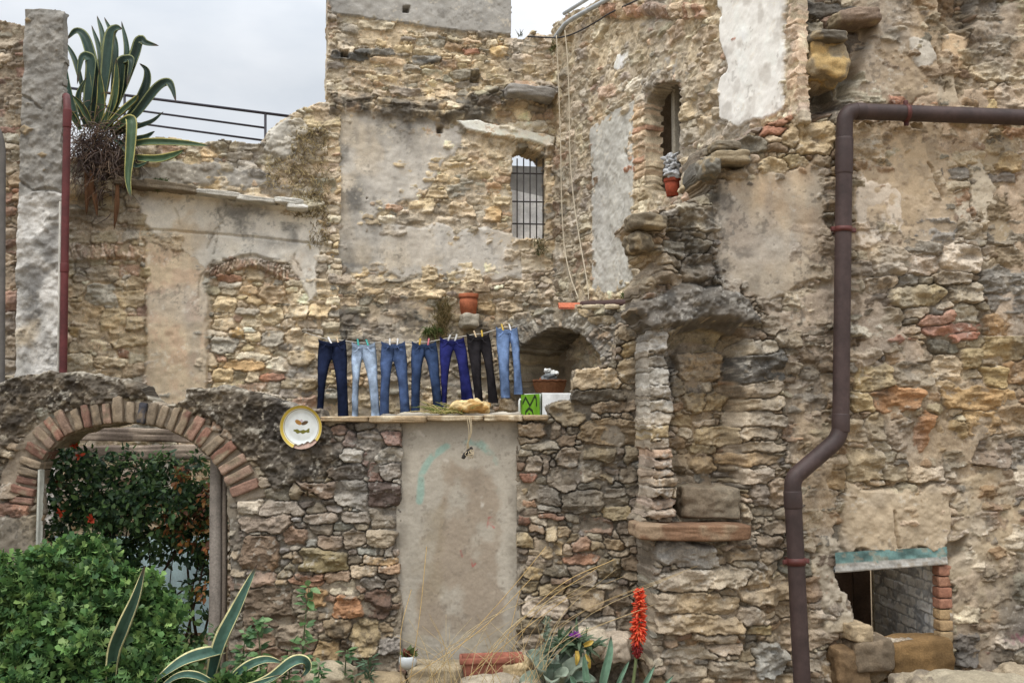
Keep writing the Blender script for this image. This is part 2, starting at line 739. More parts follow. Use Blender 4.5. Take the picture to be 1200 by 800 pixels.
    def layer(s, sd, thick, col, soft=0.03, var=0.2, rough=0.004, vf=3.0, bias=0.0, seed=0, grain=0.45):
        """a coat of plaster/cement lying over the stones where sd>0"""
        U, V = s.U, s.V
        sd = sd + bias
        lo = min(-0.12, thick - 0.12)
        hl = np.where(sd < -soft * 0.98, -9.0, lo + (thick - lo) * sstep(sd, -soft, soft)) + rough * fbm(U, V, 12, 4, s.seed + 31 + seed) + 0.012 * fbm(U, V, 2.0, 3, s.seed + 35 + seed) * 0.6
        cl = np.asarray(col)[None, None] * (1 + var * fbm(U, V, vf, 5, s.seed + 33 + seed))[..., None]
        k = sstep(hl - s.h, -0.002, 0.004)[..., None]
        s.h = np.maximum(s.h, hl)
        s.col = s.col * (1 - k) + cl * k
        s.g = s.g * (1 - k[..., 0]) + grain * k[..., 0]

    def stain(s, sd, col, alpha, soft=0.08, nf=6.0, nlo=-0.3, nhi=0.4, seed=0):
        n = sstep(fbm(s.U, s.V, nf, 5, s.seed + 41 + seed), nlo, nhi)
        k = (alpha * sstep(sd, -soft, soft) * n)[..., None]
        s.col = s.col * (1 - k) + np.asarray(col)[None, None] * k

    def offset(s, sd, dh, soft=0.02):
        s.h = s.h + dh * sstep(sd, -soft, soft)

    def lichen(s, col, alpha, f=9, thr=0.35, seed=0, sd=None, fine=38):
        n = sstep(fbm(s.U, s.V, f, 4, s.seed + 51 + seed) * 0.6 + fbm(s.U, s.V, fine, 3, s.seed + 55 + seed) * 0.6, thr, thr + 0.25)
        if sd is not None:
            n = n * sstep(sd, -0.1, 0.1)
        k = (alpha * n)[..., None]
        s.col = s.col * (1 - k) + np.asarray(col)[None, None] * k

    def cut(s, sd, depth=None, near=0.08):
        s.mask &= ~(sd > 0)
        if depth is not None:
            s.depth[sd > -near] = depth

    def smear(s, pts, thick, col, cover=0.0, f=1.4, seed=0, rough=0.012, grain=0.8):
        """patchy worn render: noise decides where it still clings"""
        sd = np.minimum(s.R(pts, 3) * 1.0, 0.12 * (fbm(s.U, s.V, f, 5, s.seed + 80 + seed) + cover))
        s.layer(sd, thick, np.asarray(col), soft=0.035, var=0.2, rough=rough, vf=4, seed=seed + 3, grain=grain)

    def grime(s, amt=0.4, seed=0):
        """broad damp and soot staining, streaked downwards"""
        U, V = s.U, s.V
        n = fbm(U * 1.5, V * 0.55, 1.6, 5, s.seed + 60 + seed) * 0.7 + fbm(U, V, 1.1, 4, s.seed + 66 + seed) * 0.6 + 0.35 * fbm(U * 4, V * 0.6, 2.0, 3, s.seed + 70)
        k = amt * sstep(n, -0.15, 0.65)[..., None]
        lum = (s.col @ np.array([0.3, 0.55, 0.15]))[..., None]
        s.col = s.col * (1 - k) + k * (0.5 * lum * np.array([1.05, 1.0, 0.92]))
        n2 = sstep(fbm(U, V, 1.7, 5, s.seed + 75 + seed), 0.1, 0.7)[..., None] * 0.3
        s.col = s.col * (1 - n2) + n2 * (lum * np.array([1.0, 0.97, 0.92]))

    def build(s, name, parent=None, mat=None, gain=1.0, steps=7, skirt_rough=0.02):
        U, V = s.U, s.V
        m = s.mask
        qm = m[:-1, :-1] & m[1:, :-1] & m[:-1, 1:] & m[1:, 1:]
        nv, nu = U.shape
        P = s.p0[None, None] + s.u[None, None] * U[..., None] + s.n[None, None] * s.h[..., None]
        P[..., 2] += V
        idx = np.arange(nv * nu).reshape(nv, nu)
        jj, ii = np.nonzero(qm)
        f = np.stack([idx[jj, ii], idx[jj, ii + 1], idx[jj + 1, ii + 1], idx[jj + 1, ii]], -1)
        # border edges
        pad = np.zeros((nv + 1, nu + 1), bool)
        pad[1:-1, 1:-1] = qm
        edges = []
        up = pad[1:, 1:-1]
        dn = pad[:-1, 1:-1]
        j, i = np.nonzero(up & ~dn)
        edges.append(np.stack([idx[j, i + 1], idx[j, i]], -1))
        j, i = np.nonzero(dn & ~up)
        edges.append(np.stack([idx[j, i], idx[j, i + 1]], -1))
        rt = pad[1:-1, 1:]
        lf = pad[1:-1, :-1]
        j, i = np.nonzero(rt & ~lf)
        edges.append(np.stack([idx[j, i], idx[j + 1, i]], -1))
        j, i = np.nonzero(lf & ~rt)
        edges.append(np.stack([idx[j + 1, i], idx[j, i]], -1))
        E = np.concatenate(edges)
        bv = np.unique(E)
        pos = np.full(nv * nu, -1)
        Pf = P.reshape(-1, 3)
        Cf = s.col.reshape(-1, 3)
        used = np.unique(np.concatenate([f.ravel(), bv]))
        pos[used] = np.arange(len(used))
        verts = [Pf[used]]
        cols = [Cf[used]]
        gf = s.g.reshape(-1)
        al = [gf[used]]
        F = [pos[f]]
        nb = len(used)
        bpos = np.full(nv * nu, -1)
        bpos[bv] = np.arange(len(bv))
        prev = pos[E]
        dep = s.depth.reshape(-1)[bv]
        bn = len(bv)
        off = nb
        for k in range(1, steps + 1):
            t = (k / steps) ** 1.2
            p = Pf[bv] - s.n[None] * (dep * t)[:, None]
            a = skirt_rough
            if k < steps:
                p = p + s.u[None] * (a * fbm3(p, 9, 3, 3))[:, None]
                p[:, 2] += a * fbm3(p, 9, 3, 8)
            verts.append(p)
            cv = fbm3(p, 7, 3, 5) + 0.3 * fbm3(p, 25, 2, 6)
            cols.append(Cf[bv] * (1 + 0.3 * cv)[:, None])
            al.append(gf[bv])
            cur = bpos[E] + off
            F.append(np.stack([prev[:, 0], prev[:, 1], cur[:, 1], cur[:, 0]], -1))
            prev = cur
            off += bn
        c = np.concatenate(cols) * gain
        lum = (c @ np.array([0.3, 0.55, 0.15]))[:, None]
        c = np.clip(lum + (c - lum) * 0.77, 0.004, 0.82)
        return mesh_np(name, np.concatenate(verts), np.concatenate(F), c, mat or M_STONE, parent, alpha=np.concatenate(al))

SM = lambda sd, a, sf=0.15: 1 + (a - 1) * sstep(sd, -sf, sf)
# ================================================================== WORLD
w = bpy.data.worlds.new("World")
scene.world = w
w.use_nodes = True
nt = w.node_tree
N, L = nt.nodes, nt.links
bg = N["Background"]
SUN_EL, SUN_AZ = radians(62), radians(205)
sky = N.new("ShaderNodeTexSky")
sky.sky_type = "NISHITA"
sky.sun_disc = False
sky.sun_elevation = SUN_EL
sky.sun_rotation = SUN_AZ
sky.air_density = 1.0
sky.dust_density = 2.0
tc = N.new("ShaderNodeTexCoord")
mp = N.new("ShaderNodeMapping")
mp.inputs["Scale"].default_value = (1.0, 1.0, 2.2)
mp.inputs["Location"].default_value = (0.35, 0.1, 0.2)
L.new(tc.outputs["Generated"], mp.inputs[0])
cl = N.new("ShaderNodeTexNoise")
cl.inputs["Scale"].default_value = 2.6
cl.inputs["Detail"].default_value = 6
cl.inputs["Roughness"].default_value = 0.5
L.new(mp.outputs[0], cl.inputs["Vector"])
cr = N.new("ShaderNodeValToRGB")
cr.color_ramp.elements[0].position = 0.36
cr.color_ramp.elements[0].color = (7.5, 7.95, 8.5, 1)
cr.color_ramp.elements[1].position = 0.64
cr.color_ramp.elements[1].color = (11.2, 11.2, 11.25, 1)
L.new(cl.outputs["Fac"], cr.inputs[0])
# overcast: the zenith is brighter than the horizon
sx = N.new("ShaderNodeSeparateXYZ")
L.new(tc.outputs["Generated"], sx.inputs[0])
el = N.new("ShaderNodeMapRange")
el.inputs[1].default_value = 0.3
el.inputs[2].default_value = 1.0
el.inputs[3].default_value = 1.0
el.inputs[4].default_value = 3.2
L.new(sx.outputs["Z"], el.inputs[0])
vs_ = N.new("ShaderNodeVectorMath")
vs_.operation = "SCALE"
L.new(cr.outputs[0], vs_.inputs[0])
L.new(el.outputs[0], vs_.inputs["Scale"])
mx = N.new("ShaderNodeMixRGB")
mx.inputs[0].default_value = 0.88
L.new(sky.outputs[0], mx.inputs[1])
L.new(vs_.outputs[0], mx.inputs[2])
L.new(mx.outputs[0], bg.inputs["Color"])
bg.inputs["Strength"].default_value = 0.1

sd_ = bpy.data.lights.new("sun", "SUN")
sd_.energy = 1.5
sd_.angle = radians(13)
sd_.color = (1.0, 0.95, 0.87)
so = bpy.data.objects.new("sun", sd_)
C.objects.link(so)
so.location = (-3, -8, 12)
dirv = Vector((sin(SUN_AZ) * cos(SUN_EL), cos(SUN_AZ) * cos(SUN_EL), sin(SUN_EL)))
so.rotation_euler = (-dirv).to_track_quat("-Z", "Y").to_euler()

scene.view_settings.view_transform = "Standard"
scene.view_settings.look = "None"
scene.view_settings.exposure = 0
scene.cycles.max_bounces = 6
scene.cycles.diffuse_bounces = 4
scene.cycles.transparent_max_bounces = 6

# ================================================================== palettes
TAN = lin(172, 150, 116)
PAL_A = pal((154, 134, 104, 3), (134, 118, 94, 3), (176, 158, 130, 2.4), (156, 112, 86, 1.1), (118, 104, 88, 1.6), (164, 130, 86, 1.4), (128, 104, 84, 0.8), (144, 138, 126, 1.4))
PAL_B = pal((200, 172, 126, 3), (182, 154, 108, 3), (210, 184, 138, 2.4), (160, 146, 118, 1.8), (180, 134, 96, 1), (142, 132, 114, 1.4), (194, 156, 100, 1.4))
PAL_C = pal((196, 174, 134, 3), (180, 156, 116, 3), (208, 188, 150, 2), (166, 150, 126, 1.5), (188, 138, 108, 0.8), (176, 142, 100, 1.5))
PAL_D = pal((178, 154, 116, 3), (160, 136, 100, 3), (190, 168, 134, 2.2), (166, 122, 76, 1.3), (134, 122, 104, 1.8), (148, 112, 82, 1.2))
PAL_F = pal((192, 170, 134, 3), (178, 154, 112, 3), (206, 190, 160, 2), (190, 158, 104, 1.8), (176, 128, 100, 1), (154, 144, 126, 1.6))
PAL_E = pal((176, 150, 114, 2), (160, 126, 96, 2), (166, 108, 84, 1.5), (150, 138, 116, 2), (190, 164, 126, 1.5))
BRICK = [(158, 108, 88), (168, 124, 104), (142, 100, 84), (176, 140, 118), (146, 120, 102), (164, 132, 110)]

CLS = [(0.10, 0.15, 1.1, 2.0, 0.10), (0.065, 0.10, 1.2, 2.6, 0.45), (0.04, 0.065, 1.3, 3.4, 1.2), (0.024, 0.04, 1.3, 3.8, 2.0), (0.013, 0.024, 1.2, 3.2, 2.8)]

# ================================================================== FRONT WALL (arch, blocked doorway, parapet)
YA = 8.2
A = Wall((-4.75, YA), (1.35, YA), -0.15, 3.05, 0.0068, 21, PAL_A, lin(150, 136, 114), -0.026, 0.014)
out = [(-80, 850), (-80, 452), (0, 449), (18, 440), (70, 437), (120, 441), (150, 446), (168, 452), (178, 470), (205, 473), (216, 466), (218, 456), (262, 450),
       (300, 459), (330, 468), (352, 476), (378, 479), (378, 489), (470, 489), (640, 489), (640, 476), (652, 469), (668, 467), (672, 434), (702, 430), (720, 424),
       (722, 400), (728, 384), (757, 379), (790, 379), (790, 850)]
A.mask = A.R(out, 0.7) > 0
door = [(470, 492), (605, 492), (605, 777), (470, 777)]
sd_door = A.R(door, 0.12)
arch_in = [(48, 850), (48, 548), (58, 528), (82, 509), (115, 499), (150, 496), (190, 502), (224, 518), (248, 540), (262, 562), (267, 590), (267, 850)]
sd_arch = A.R(arch_in, 0.35)
arch_ring = [(-12, 600), (0, 552), (22, 515), (52, 489), (92, 473), (140, 466), (190, 471), (232, 487), (272, 515), (302, 553), (318, 582), (282, 590), (271, 590),
             (262, 562), (248, 540), (224, 518), (190, 502), (150, 496), (115, 499), (82, 509), (58, 528), (48, 548), (40, 600)]
sd_ring = A.R(arch_ring, 0.1)
A.nost = (sd_door > -0.02) | (sd_arch > -0.01) | (sd_ring > 0.015)
dark_l = A.R([(-90, 430), (180, 430), (186, 472), (140, 468), (92, 474), (52, 490), (22, 516), (0, 552), (-14, 600), (-90, 620)], 1)
dark_r = A.R([(200, 440), (262, 445), (310, 455), (352, 472), (380, 486), (392, 505), (396, 540), (378, 560), (345, 566), (318, 582), (302, 553), (272, 515), (232, 487), (190, 471)], 1)
jamb_l = A.R([(-90, 605), (46, 602), (48, 850), (-90, 850)], 1)
jamb_r = A.R([(268, 575), (283, 580), (284, 690), (268, 690)], 1)
A.nost |= (jamb_l > 0.03) | (dark_l > 0.06) | (dark_r > 0.06)
for a in [(371, 574, 46, 20, (146, 112, 92)), (413, 578, 38, 30, (152, 140, 122)), (449, 579, 38, 32, (112, 74, 60)), (417, 605, 38, 14, (160, 140, 116)), (387, 634, 30, 15, (156, 122, 100)),
          (378, 656, 62, 26, (140, 116, 74)), (363, 678, 28, 14, (172, 118, 92)), (393, 675, 32, 13, (180, 140, 116)), (427, 670, 30, 13, (190, 158, 132)), (456, 665, 28, 12, (178, 136, 108)),
          (444, 657, 42, 10, (190, 146, 96)), (446, 631, 30, 20, (160, 130, 96)), (414, 631, 28, 22, (150, 126, 94)), (406, 710, 32, 28, (184, 118, 68)), (443, 706, 31, 34, (116, 84, 72)),
          (425, 746, 34, 42, (172, 140, 96)), (371, 700, 24, 24, (176, 130, 78)), (382, 766, 32, 30, (176, 136, 84)), (405, 764, 22, 30, (116, 92, 72)), (397, 736, 34, 20, (140, 112, 84)),
          (415, 533, 30, 17, (190, 178, 156)), (435, 515, 32, 22, (166, 146, 122)), (460, 513, 20, 16, (170, 100, 74)), (457, 533, 28, 17, (192, 180, 152)), (440, 553, 17, 20, (176, 100, 68)),
          (430, 537, 9, 18, (160, 98, 76)), (458, 551, 22, 17, (164, 146, 124)), (407, 553, 46, 17, (104, 88, 72)), (458, 498, 24, 10, (172, 156, 132)), (412, 514, 18, 16, (168, 120, 104)), (397, 503, 18, 14, (176, 116, 86)),
          (359, 575, 34, 20, (156, 128, 92)), (329, 597, 50, 16, (164, 144, 122)), (310, 613, 62, 20, (156, 124, 104)), (373, 606, 34, 13, (160, 140, 118)), (346, 629, 27, 21, (152, 106, 74)),
          (305, 649, 44, 40, (136, 98, 66)), (352, 656, 18, 16, (150, 118, 88)), (359, 681, 36, 12, (176, 120, 90)), (308, 679, 36, 18, (160, 122, 104)), (314, 711, 62, 46, (122, 96, 78)),
          (377, 704, 0.1, 0.1, (170, 120, 80)), (345, 705, 26, 26, (140, 126, 104)), (18, 597, 40, 14, (164, 108, 86)), (12, 576, 30, 16, (150, 130, 106)),
          (682, 588, 50, 27, (126, 112, 90)), (637, 581, 42, 21, (134, 122, 106)), (700, 560, 34, 14, (160, 138, 100)), (725, 600, 36, 17, (176, 144, 92)), (614, 634, 17, 19, (170, 140, 100)),
          (680, 654, 40, 11, (174, 116, 86)), (685, 676, 32, 21, (144, 126, 104)), (624, 672, 25, 15, (178, 142, 92)), (648, 691, 32, 12, (166, 136, 100)), (687, 702, 46, 27, (158, 132, 92)),
          (640, 712, 52, 26, (186, 166, 142)), (713, 665, 24, 21, (140, 114, 80)), (648, 607, 28, 7, (166, 110, 84)), (672, 629, 14, 14, (150, 124, 90)), (660, 622, 16, 12, (164, 138, 96)), (645, 625, 14, 14, (172, 150, 110)),
          (654, 641, 12, 16, (178, 152, 104)), (640, 645, 12, 15, (184, 156, 110)), (667, 643, 14, 13, (172, 150, 122)), (682, 637, 22, 13, (170, 120, 92)), (720, 636, 20, 14, (150, 118, 84)),
          (623, 503, 28, 14, (160, 134, 98)), (633, 521, 36, 11, (166, 152, 126)), (622, 515, 20, 7, (150, 130, 100)), (665, 537, 26, 24, (152, 128, 98)), (662, 515, 26, 13, (148, 112, 80)), (650, 505, 13, 20, (150, 128, 98)),
          (640, 545, 12, 24, (160, 136, 108)), (626, 545, 20, 20, (156, 138, 116)), (703, 531, 38, 18, (146, 120, 86)), (702, 559, 34, 15, (156, 126, 84)), (716, 507, 70, 33, (154, 118, 74)), (667, 484, 40, 27, (160, 130, 92)),
          (700, 444, 56, 25, (188, 162, 120)), (722, 477, 56, 14, (158, 132, 96)), (738, 389, 32, 17, (158, 138, 108)), (741, 409, 30, 19, (160, 128, 84)), (738, 437, 28, 28, (164, 142, 104)), (700, 464, 62, 18, (112, 102, 86)),
          (712, 411, 14, 22, (150, 132, 104)), (735, 556, 20, 18, (140, 120, 90)), (742, 530, 20, 22, (146, 120, 86)), (741, 577, 18, 12, (132, 116, 94)), (738, 618, 20, 14, (122, 104, 84)), (728, 700, 22, 30, (120, 102, 80)),
          (655, 735, 40, 18, (160, 140, 112)), (700, 735, 40, 24, (176, 164, 146)), (740, 660, 26, 20, (116, 96, 72)), (690, 762, 44, 30, (176, 158, 136)), (735, 760, 34, 26, (150, 132, 110)), (620, 560, 16, 12, (160, 100, 78)), (622, 590, 20, 12, (166, 120, 92)), (615, 610, 12, 9, (150, 96, 74))]:
    if a[2] > 1:
        A.stone(*a[:5], rot=A.rs.normal(0, 2.5), p=A.rs.uniform(3.2, 6))
A.pack(CLS, tries=2600)
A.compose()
ROUGHC = lin(98, 87, 72)
for sdx in (dark_l, dark_r):
    A.layer(sdx, 0.03, ROUGHC, soft=0.05, var=0.36, rough=0.024, vf=14, bias=0.0)
    A.h += 0.016 * sstep(sdx, 0, 0.05) * fbm(A.U, A.V, 34, 3, 77)
for sdx, sd_i in ((dark_l, 3), (dark_r, 4)):
    A.stain(sdx, lin(140, 124, 100), 0.6, nf=14, nlo=0.05, nhi=0.6, seed=sd_i)
    A.stain(sdx, lin(52, 46, 40), 0.75, nf=7, nlo=-0.05, nhi=0.6, seed=sd_i + 5)
# pale weathered top edge of the parapet
top_l = A.LN([(-80, 452), (0, 449), (18, 440), (70, 437), (120, 441), (150, 446), (168, 452), (178, 470), (205, 473), (216, 466), (218, 456), (262, 450), (300, 459), (330, 468), (352, 476)], 0.6)
A.stain(0.028 - top_l, lin(176, 166, 146), 0.75, soft=0.02, nf=20, nlo=-0.3, nhi=0.3)
A.smear([(280, 560), (470, 500), (470, 800), (280, 800)], -0.002, lin(152, 136, 112), cover=-0.25, seed=1, f=2.6, rough=0.014)
A.smear([(605, 490), (790, 380), (790, 800), (605, 800)], -0.002, lin(150, 134, 108), cover=-0.2, seed=2, f=2.6, rough=0.014)
A.layer(jamb_l, 0.03, lin(146, 132, 108), soft=0.04, var=0.22, rough=0.012, vf=4)
A.layer(jamb_r, 0.01, lin(128, 114, 92), soft=0.02, var=0.2, rough=0.006)
A.layer(A.R([(300, 590), (345, 585), (345, 600), (300, 604)], 2), 0.005, lin(160, 144, 120), soft=0.03)
A.lichen(lin(196, 188, 170), 0.5, f=7, thr=0.5)
A.lichen(lin(66, 60, 52), 0.5, f=5, thr=0.42, seed=3)
A.stain(0.22 - A.LN([(610, 800), (760, 800)], 1), lin(84, 74, 58), 0.35, soft=0.2, nf=5)
A.layer(sd_ring, -0.004, lin(150, 134, 112), soft=0.02, var=0.25, rough=0.012, seed=9)
A.cut(sd_door, 0.06, 0.03)
A.cut(sd_arch, 0.34, 0.05)
A.depth[(A.U < A.uv(120, 600)[0]) & (A.V < A.uv(60, 525)[1]) & (sd_arch > -0.1)] = 0.07
wa = empty("front_wall", at(330, 790, YA))
tag(wa, "low front rubble wall with a brick arch and a cemented-up doorway", "wall")
A.lichen(lin(176, 164, 140), 0.8, f=16, thr=0.52, seed=8, sd=np.maximum(dark_l, dark_r), fine=50)
A.grime(0.45)
A.build("wall", wa, gain=0.9)

# brick arch ring: voussoirs in one part
mb = MB()
inner = spline([(38, 604), (46, 560), (58, 529), (82, 509), (115, 499), (150, 495.5), (190, 501.5), (224, 517), (248, 539), (263, 561), (274, 585)], 200)
d_in = np.concatenate([[0], np.cumsum(np.linalg.norm(np.diff(inner, axis=0), axis=1))])
tot = d_in[-1]
x = 2.0
kb = 0
while x < tot - 3:
    wbk = rnd.uniform(8.5, 13.5)
    xm = x + wbk / 2
    t = np.interp(xm, d_in, np.arange(200))
    i = int(min(max(t, 1), 197))
    tan = inner[i + 1] - inner[i - 1]
    tan = tan / np.linalg.norm(tan)
    nor = np.array([tan[1], -tan[0]])
    frac = xm / tot
    rlen = 27 * (0.9 + 0.25 * rnd.random()) * (1.15 if frac > 0.85 else 1)
    c2 = inner[i] + nor * (rlen / 2 + 0.5)
    p = at(c2[0], c2[1], YA)
    q = at(c2[0] + nor[0] * 10, c2[1] + nor[1] * 10, YA)
    dv = q - p
    ang = math.atan2(dv[0], dv[2])
    pxm = 0.00667
    col = lin(*rnd.choice(BRICK)) * rnd.uniform(0.5, 0.9)
    col = 0.68 * col + 0.32 * col.mean() * np.array([1.1, 1.0, 0.85])
    if rnd.random() < 0.3:
        col = lin(140, 126, 108) * rnd.uniform(0.6, 1.1)
    if abs(frac - 0.56) < 0.016:
        col = lin(72, 72, 78)
    rock(mb, p + np.array([0, 0.10 - rnd.uniform(0, 0.025), 0]), (wbk * pxm * 0.9, 0.24, rlen * pxm), col, seed=kb + 300, rot=roty(ang + rnd.gauss(0, 0.03)), sub=9, rough=0.12, boxy=12, col2=lin(146, 130, 110) * rnd.uniform(0.7, 1.1))
    x += wbk + 1.2
    kb += 1
mb.build("brick_arch", M_STONE, wa)

# cemented-up doorway: its own flat panel
PD = Wall((at(464, 600, YA)[0], YA + 0.03), (at(611, 600, YA)[0], YA + 0.03), 0.02, 2.06, 0.006, 5, PAL_A, lin(170, 160, 142))
PD.h = 0.004 * fbm(PD.U, PD.V, 4, 4, 9) + 0.0016 * fbm(PD.U, PD.V, 30, 3, 4)
PD.col = lin(172, 163, 146)[None, None] * (1 + 0.13 * fbm(PD.U, PD.V, 3, 5, 1))[..., None]
PD.stain(PD.R([(528, 548), (562, 545), (582, 580), (590, 640), (592, 700), (590, 745), (492, 748), (488, 690), (508, 640), (515, 600)], 2.2), lin(148, 128, 104), 0.65, soft=0.035, nf=4, nlo=-0.9, nhi=-0.1)
PD.stain(PD.R([(495, 600), (525, 590), (520, 700), (490, 720)], 2.2), lin(150, 134, 106), 0.6, soft=0.06, nf=4, nlo=-0.8, nhi=0.2, seed=2)
PD.stain(0.028 - PD.LN([(491, 586), (494, 558), (506, 536), (524, 521)], 0.3), lin(124, 176, 162), 0.65, soft=0.012, nf=10, nlo=-0.6, nhi=0.1)
PD.stain(0.028 - PD.LN([(545, 515), (560, 518), (574, 530)], 0.3), lin(124, 176, 162), 0.6, soft=0.014, nf=10, nlo=-0.5, nhi=0.2, seed=1)
PD.stain(0.03 - PD.LN([(574, 530), (582, 548), (582, 570)], 0.3), lin(140, 176, 162), 0.4, soft=0.02, nf=10, nlo=-0.2, nhi=0.4, seed=3)
PD.stain(0.02 - PD.LN([(524, 522), (545, 516)], 0.3), lin(150, 182, 168), 0.35, soft=0.02, nf=10, nlo=-0.2, nhi=0.3, seed=3)
for l in [[(571, 618), (573, 606), (577, 606), (577, 611), (573, 613), (579, 618)], [(552, 655), (554, 663), (557, 660)], [(540, 645), (542, 652)]]:
    PD.stain(0.007 - PD.LN(l, 0.05), lin(176, 66, 62), 0.75, soft=0.004, nf=10, nlo=-0.8, nhi=0.1)
PD.stain(PD.R([(460, 745), (620, 735), (620, 790), (460, 790)], 2), lin(168, 156, 130), 0.5, soft=0.1, nf=5)
PD.stain(0.05 - np.minimum(PD.LN([(470, 490), (470, 780)]), PD.LN([(605, 490), (605, 780)])), lin(120, 112, 98), 0.5, soft=0.04, nf=6)
for (cx, cy) in [(555, 590), (552, 583), (520, 545), (486, 512), (575, 600)]:
    PD.stain(0.02 - PD.LN([(cx, cy), (cx + 3, cy + 4)], 2), lin(200, 192, 178), 0.7, soft=0.012, nf=14)
PD.lichen(lin(110, 100, 86), 0.35, f=12, thr=0.5)
PD.g[:] = 0.5
PD.build("doorway_panel", wa, M_PLASTER)

# thin stone slab capping the parapet over the doorway
mb = MB()
xs = [(377, 432), (433, 500), (501, 566), (567, 612), (613, 642)]
for k, (xa, xb) in enumerate(xs):
    p0_, p1_ = at(xa, 490, YA), at(xb, 490, YA)
    rock(mb, ((p0_[0] + p1_[0]) / 2, YA + 0.13, p0_[2] - 0.002 + rnd.uniform(-0.006, 0.006)), (p1_[0] - p0_[0] + 0.01, 0.42, 0.042 + 0.01 * (k % 2)), lin(158, 138, 110) * rnd.uniform(0.9, 1.1), seed=70 + k, sub=16, rough=0.1, boxy=9, col2=lin(190, 176, 150))
mb.build("ledge_slab", M_STONE, wa)

# grey timber post and pale metal edge in the arch
mb = MB()
pa, pb = at(258, 535, YA + 0.14), at(260, 790, YA + 0.14)
zz = np.linspace(pb[2] - 0.1, pa[2] + 0.03, 40)
for (x0, wd, dp, c0) in ((pa[0] - 0.025, 0.085, 0.07, (136, 128, 120)), (pa[0] + 0.045, 0.03, 0.05, (112, 102, 92))):
    sec = np.array([(-wd / 2, dp / 2), (-wd / 2, -dp / 2), (0, -dp / 2 - 0.004), (wd / 2, -dp / 2), (wd / 2, dp / 2)])
    P = np.zeros((40, 5, 3))
    for i, z in enumerate(zz):
        o = 0.006 * math.sin(z * 3)
        P[i, :, 0] = x0 + sec[:, 0] + o
        P[i, :, 1] = YA + 0.16 + sec[:, 1]
        P[i, :, 2] = z
    g = P.reshape(-1, 3)
    cc = lin(*c0)[None] * (1 + 0.35 * fbm(g[:, 0] * 30 + g[:, 1] * 20, g[:, 2], 2, 3, 4))[:, None]
    mb.grid(P, cc.reshape(40, 5, 3))
mb.build("timber_post", M_WOOD, wa)
mb = MB()
p = at(47, 610, YA)
mb.box((p[0] - 0.004, YA + 0.0, at(47, 600, YA)[2] - 0.12), (0.022, 0.08, 0.9), lin(150, 150, 140), bevel=0.006)
mb.build("jamb_edge", M_PAINT, wa)
# ================================================================== HOUSE WALL (right, with niche, window, chimney hood)
def yD(X):
    return 7.95 + 0.14 * (X - 2.1)


D = Wall((0.85, yD(0.85)), (4.9, yD(4.9)), -0.15, 5.75, 0.0075, 33, PAL_D, lin(172, 150, 118), -0.026, 0.022)
out = [(938, -90), (938, 128), (915, 140), (880, 152), (866, 166), (828, 170), (820, 180), (818, 200), (827, 214), (830, 228), (800, 236), (770, 243), (735, 260), (737, 268), (750, 282), (752, 300), (766, 306),
       (746, 332), (750, 350), (742, 366), (760, 388), (761, 440), (760, 540), (760, 598), (748, 612), (762, 640), (764, 850), (1300, 850), (1300, -90)]
D.mask = D.R(out, 0.5) > 0
niche = [(786, 402), (796, 386), (812, 377), (828, 373), (848, 379), (864, 390), (873, 404), (866, 440), (864, 490), (862, 560), (866, 605), (792, 605), (790, 480)]
sd_niche = D.R(niche, 1.1)
win = [(978, 666), (1100, 655), (1113, 660), (1113, 750), (1036, 749), (1006, 738), (1000, 705), (985, 690)]
sd_win = D.R(win, 0.5)
pl_och = D.R([(838, 214), (870, 205), (968, 186), (972, 240), (958, 300), (962, 325), (905, 352), (845, 336), (832, 300)], 1.2)
hood = D.R([(744, 352), (790, 330), (838, 332), (880, 348), (890, 384), (866, 387), (826, 370), (796, 382), (757, 392), (742, 366)], 1.0)
jamb = D.R([(755, 388), (797, 384), (792, 480), (794, 604), (752, 604)], 0.4)
base = D.R([(758, 632), (872, 630), (905, 640), (905, 850), (758, 850)], 0.8)
gap_top = D.R([(944, -60), (1030, -60), (1024, 40), (1002, 100), (985, 122), (948, 160), (940, 100)], 1)
D.nost = (sd_win > -0.02) | (hood > 0.02) | (pl_och > 0.08)
crag = D.R([(735, 258), (772, 240), (832, 226), (838, 330), (790, 332), (742, 352), (748, 330), (766, 306), (750, 285)], 0.8)
D.S *= SM(crag, 0.7)
D.S *= SM(D.R([(900, 320), (1000, 320), (1000, 660), (900, 660)], 1), 0.75)
D.S *= SM(D.R([(1000, 320), (1220, 320), (1220, 560), (1000, 560)], 1), 1.5)
D.S *= SM(D.R([(880, 380), (1000, 330), (1000, 620), (880, 640)], 1), 0.85)
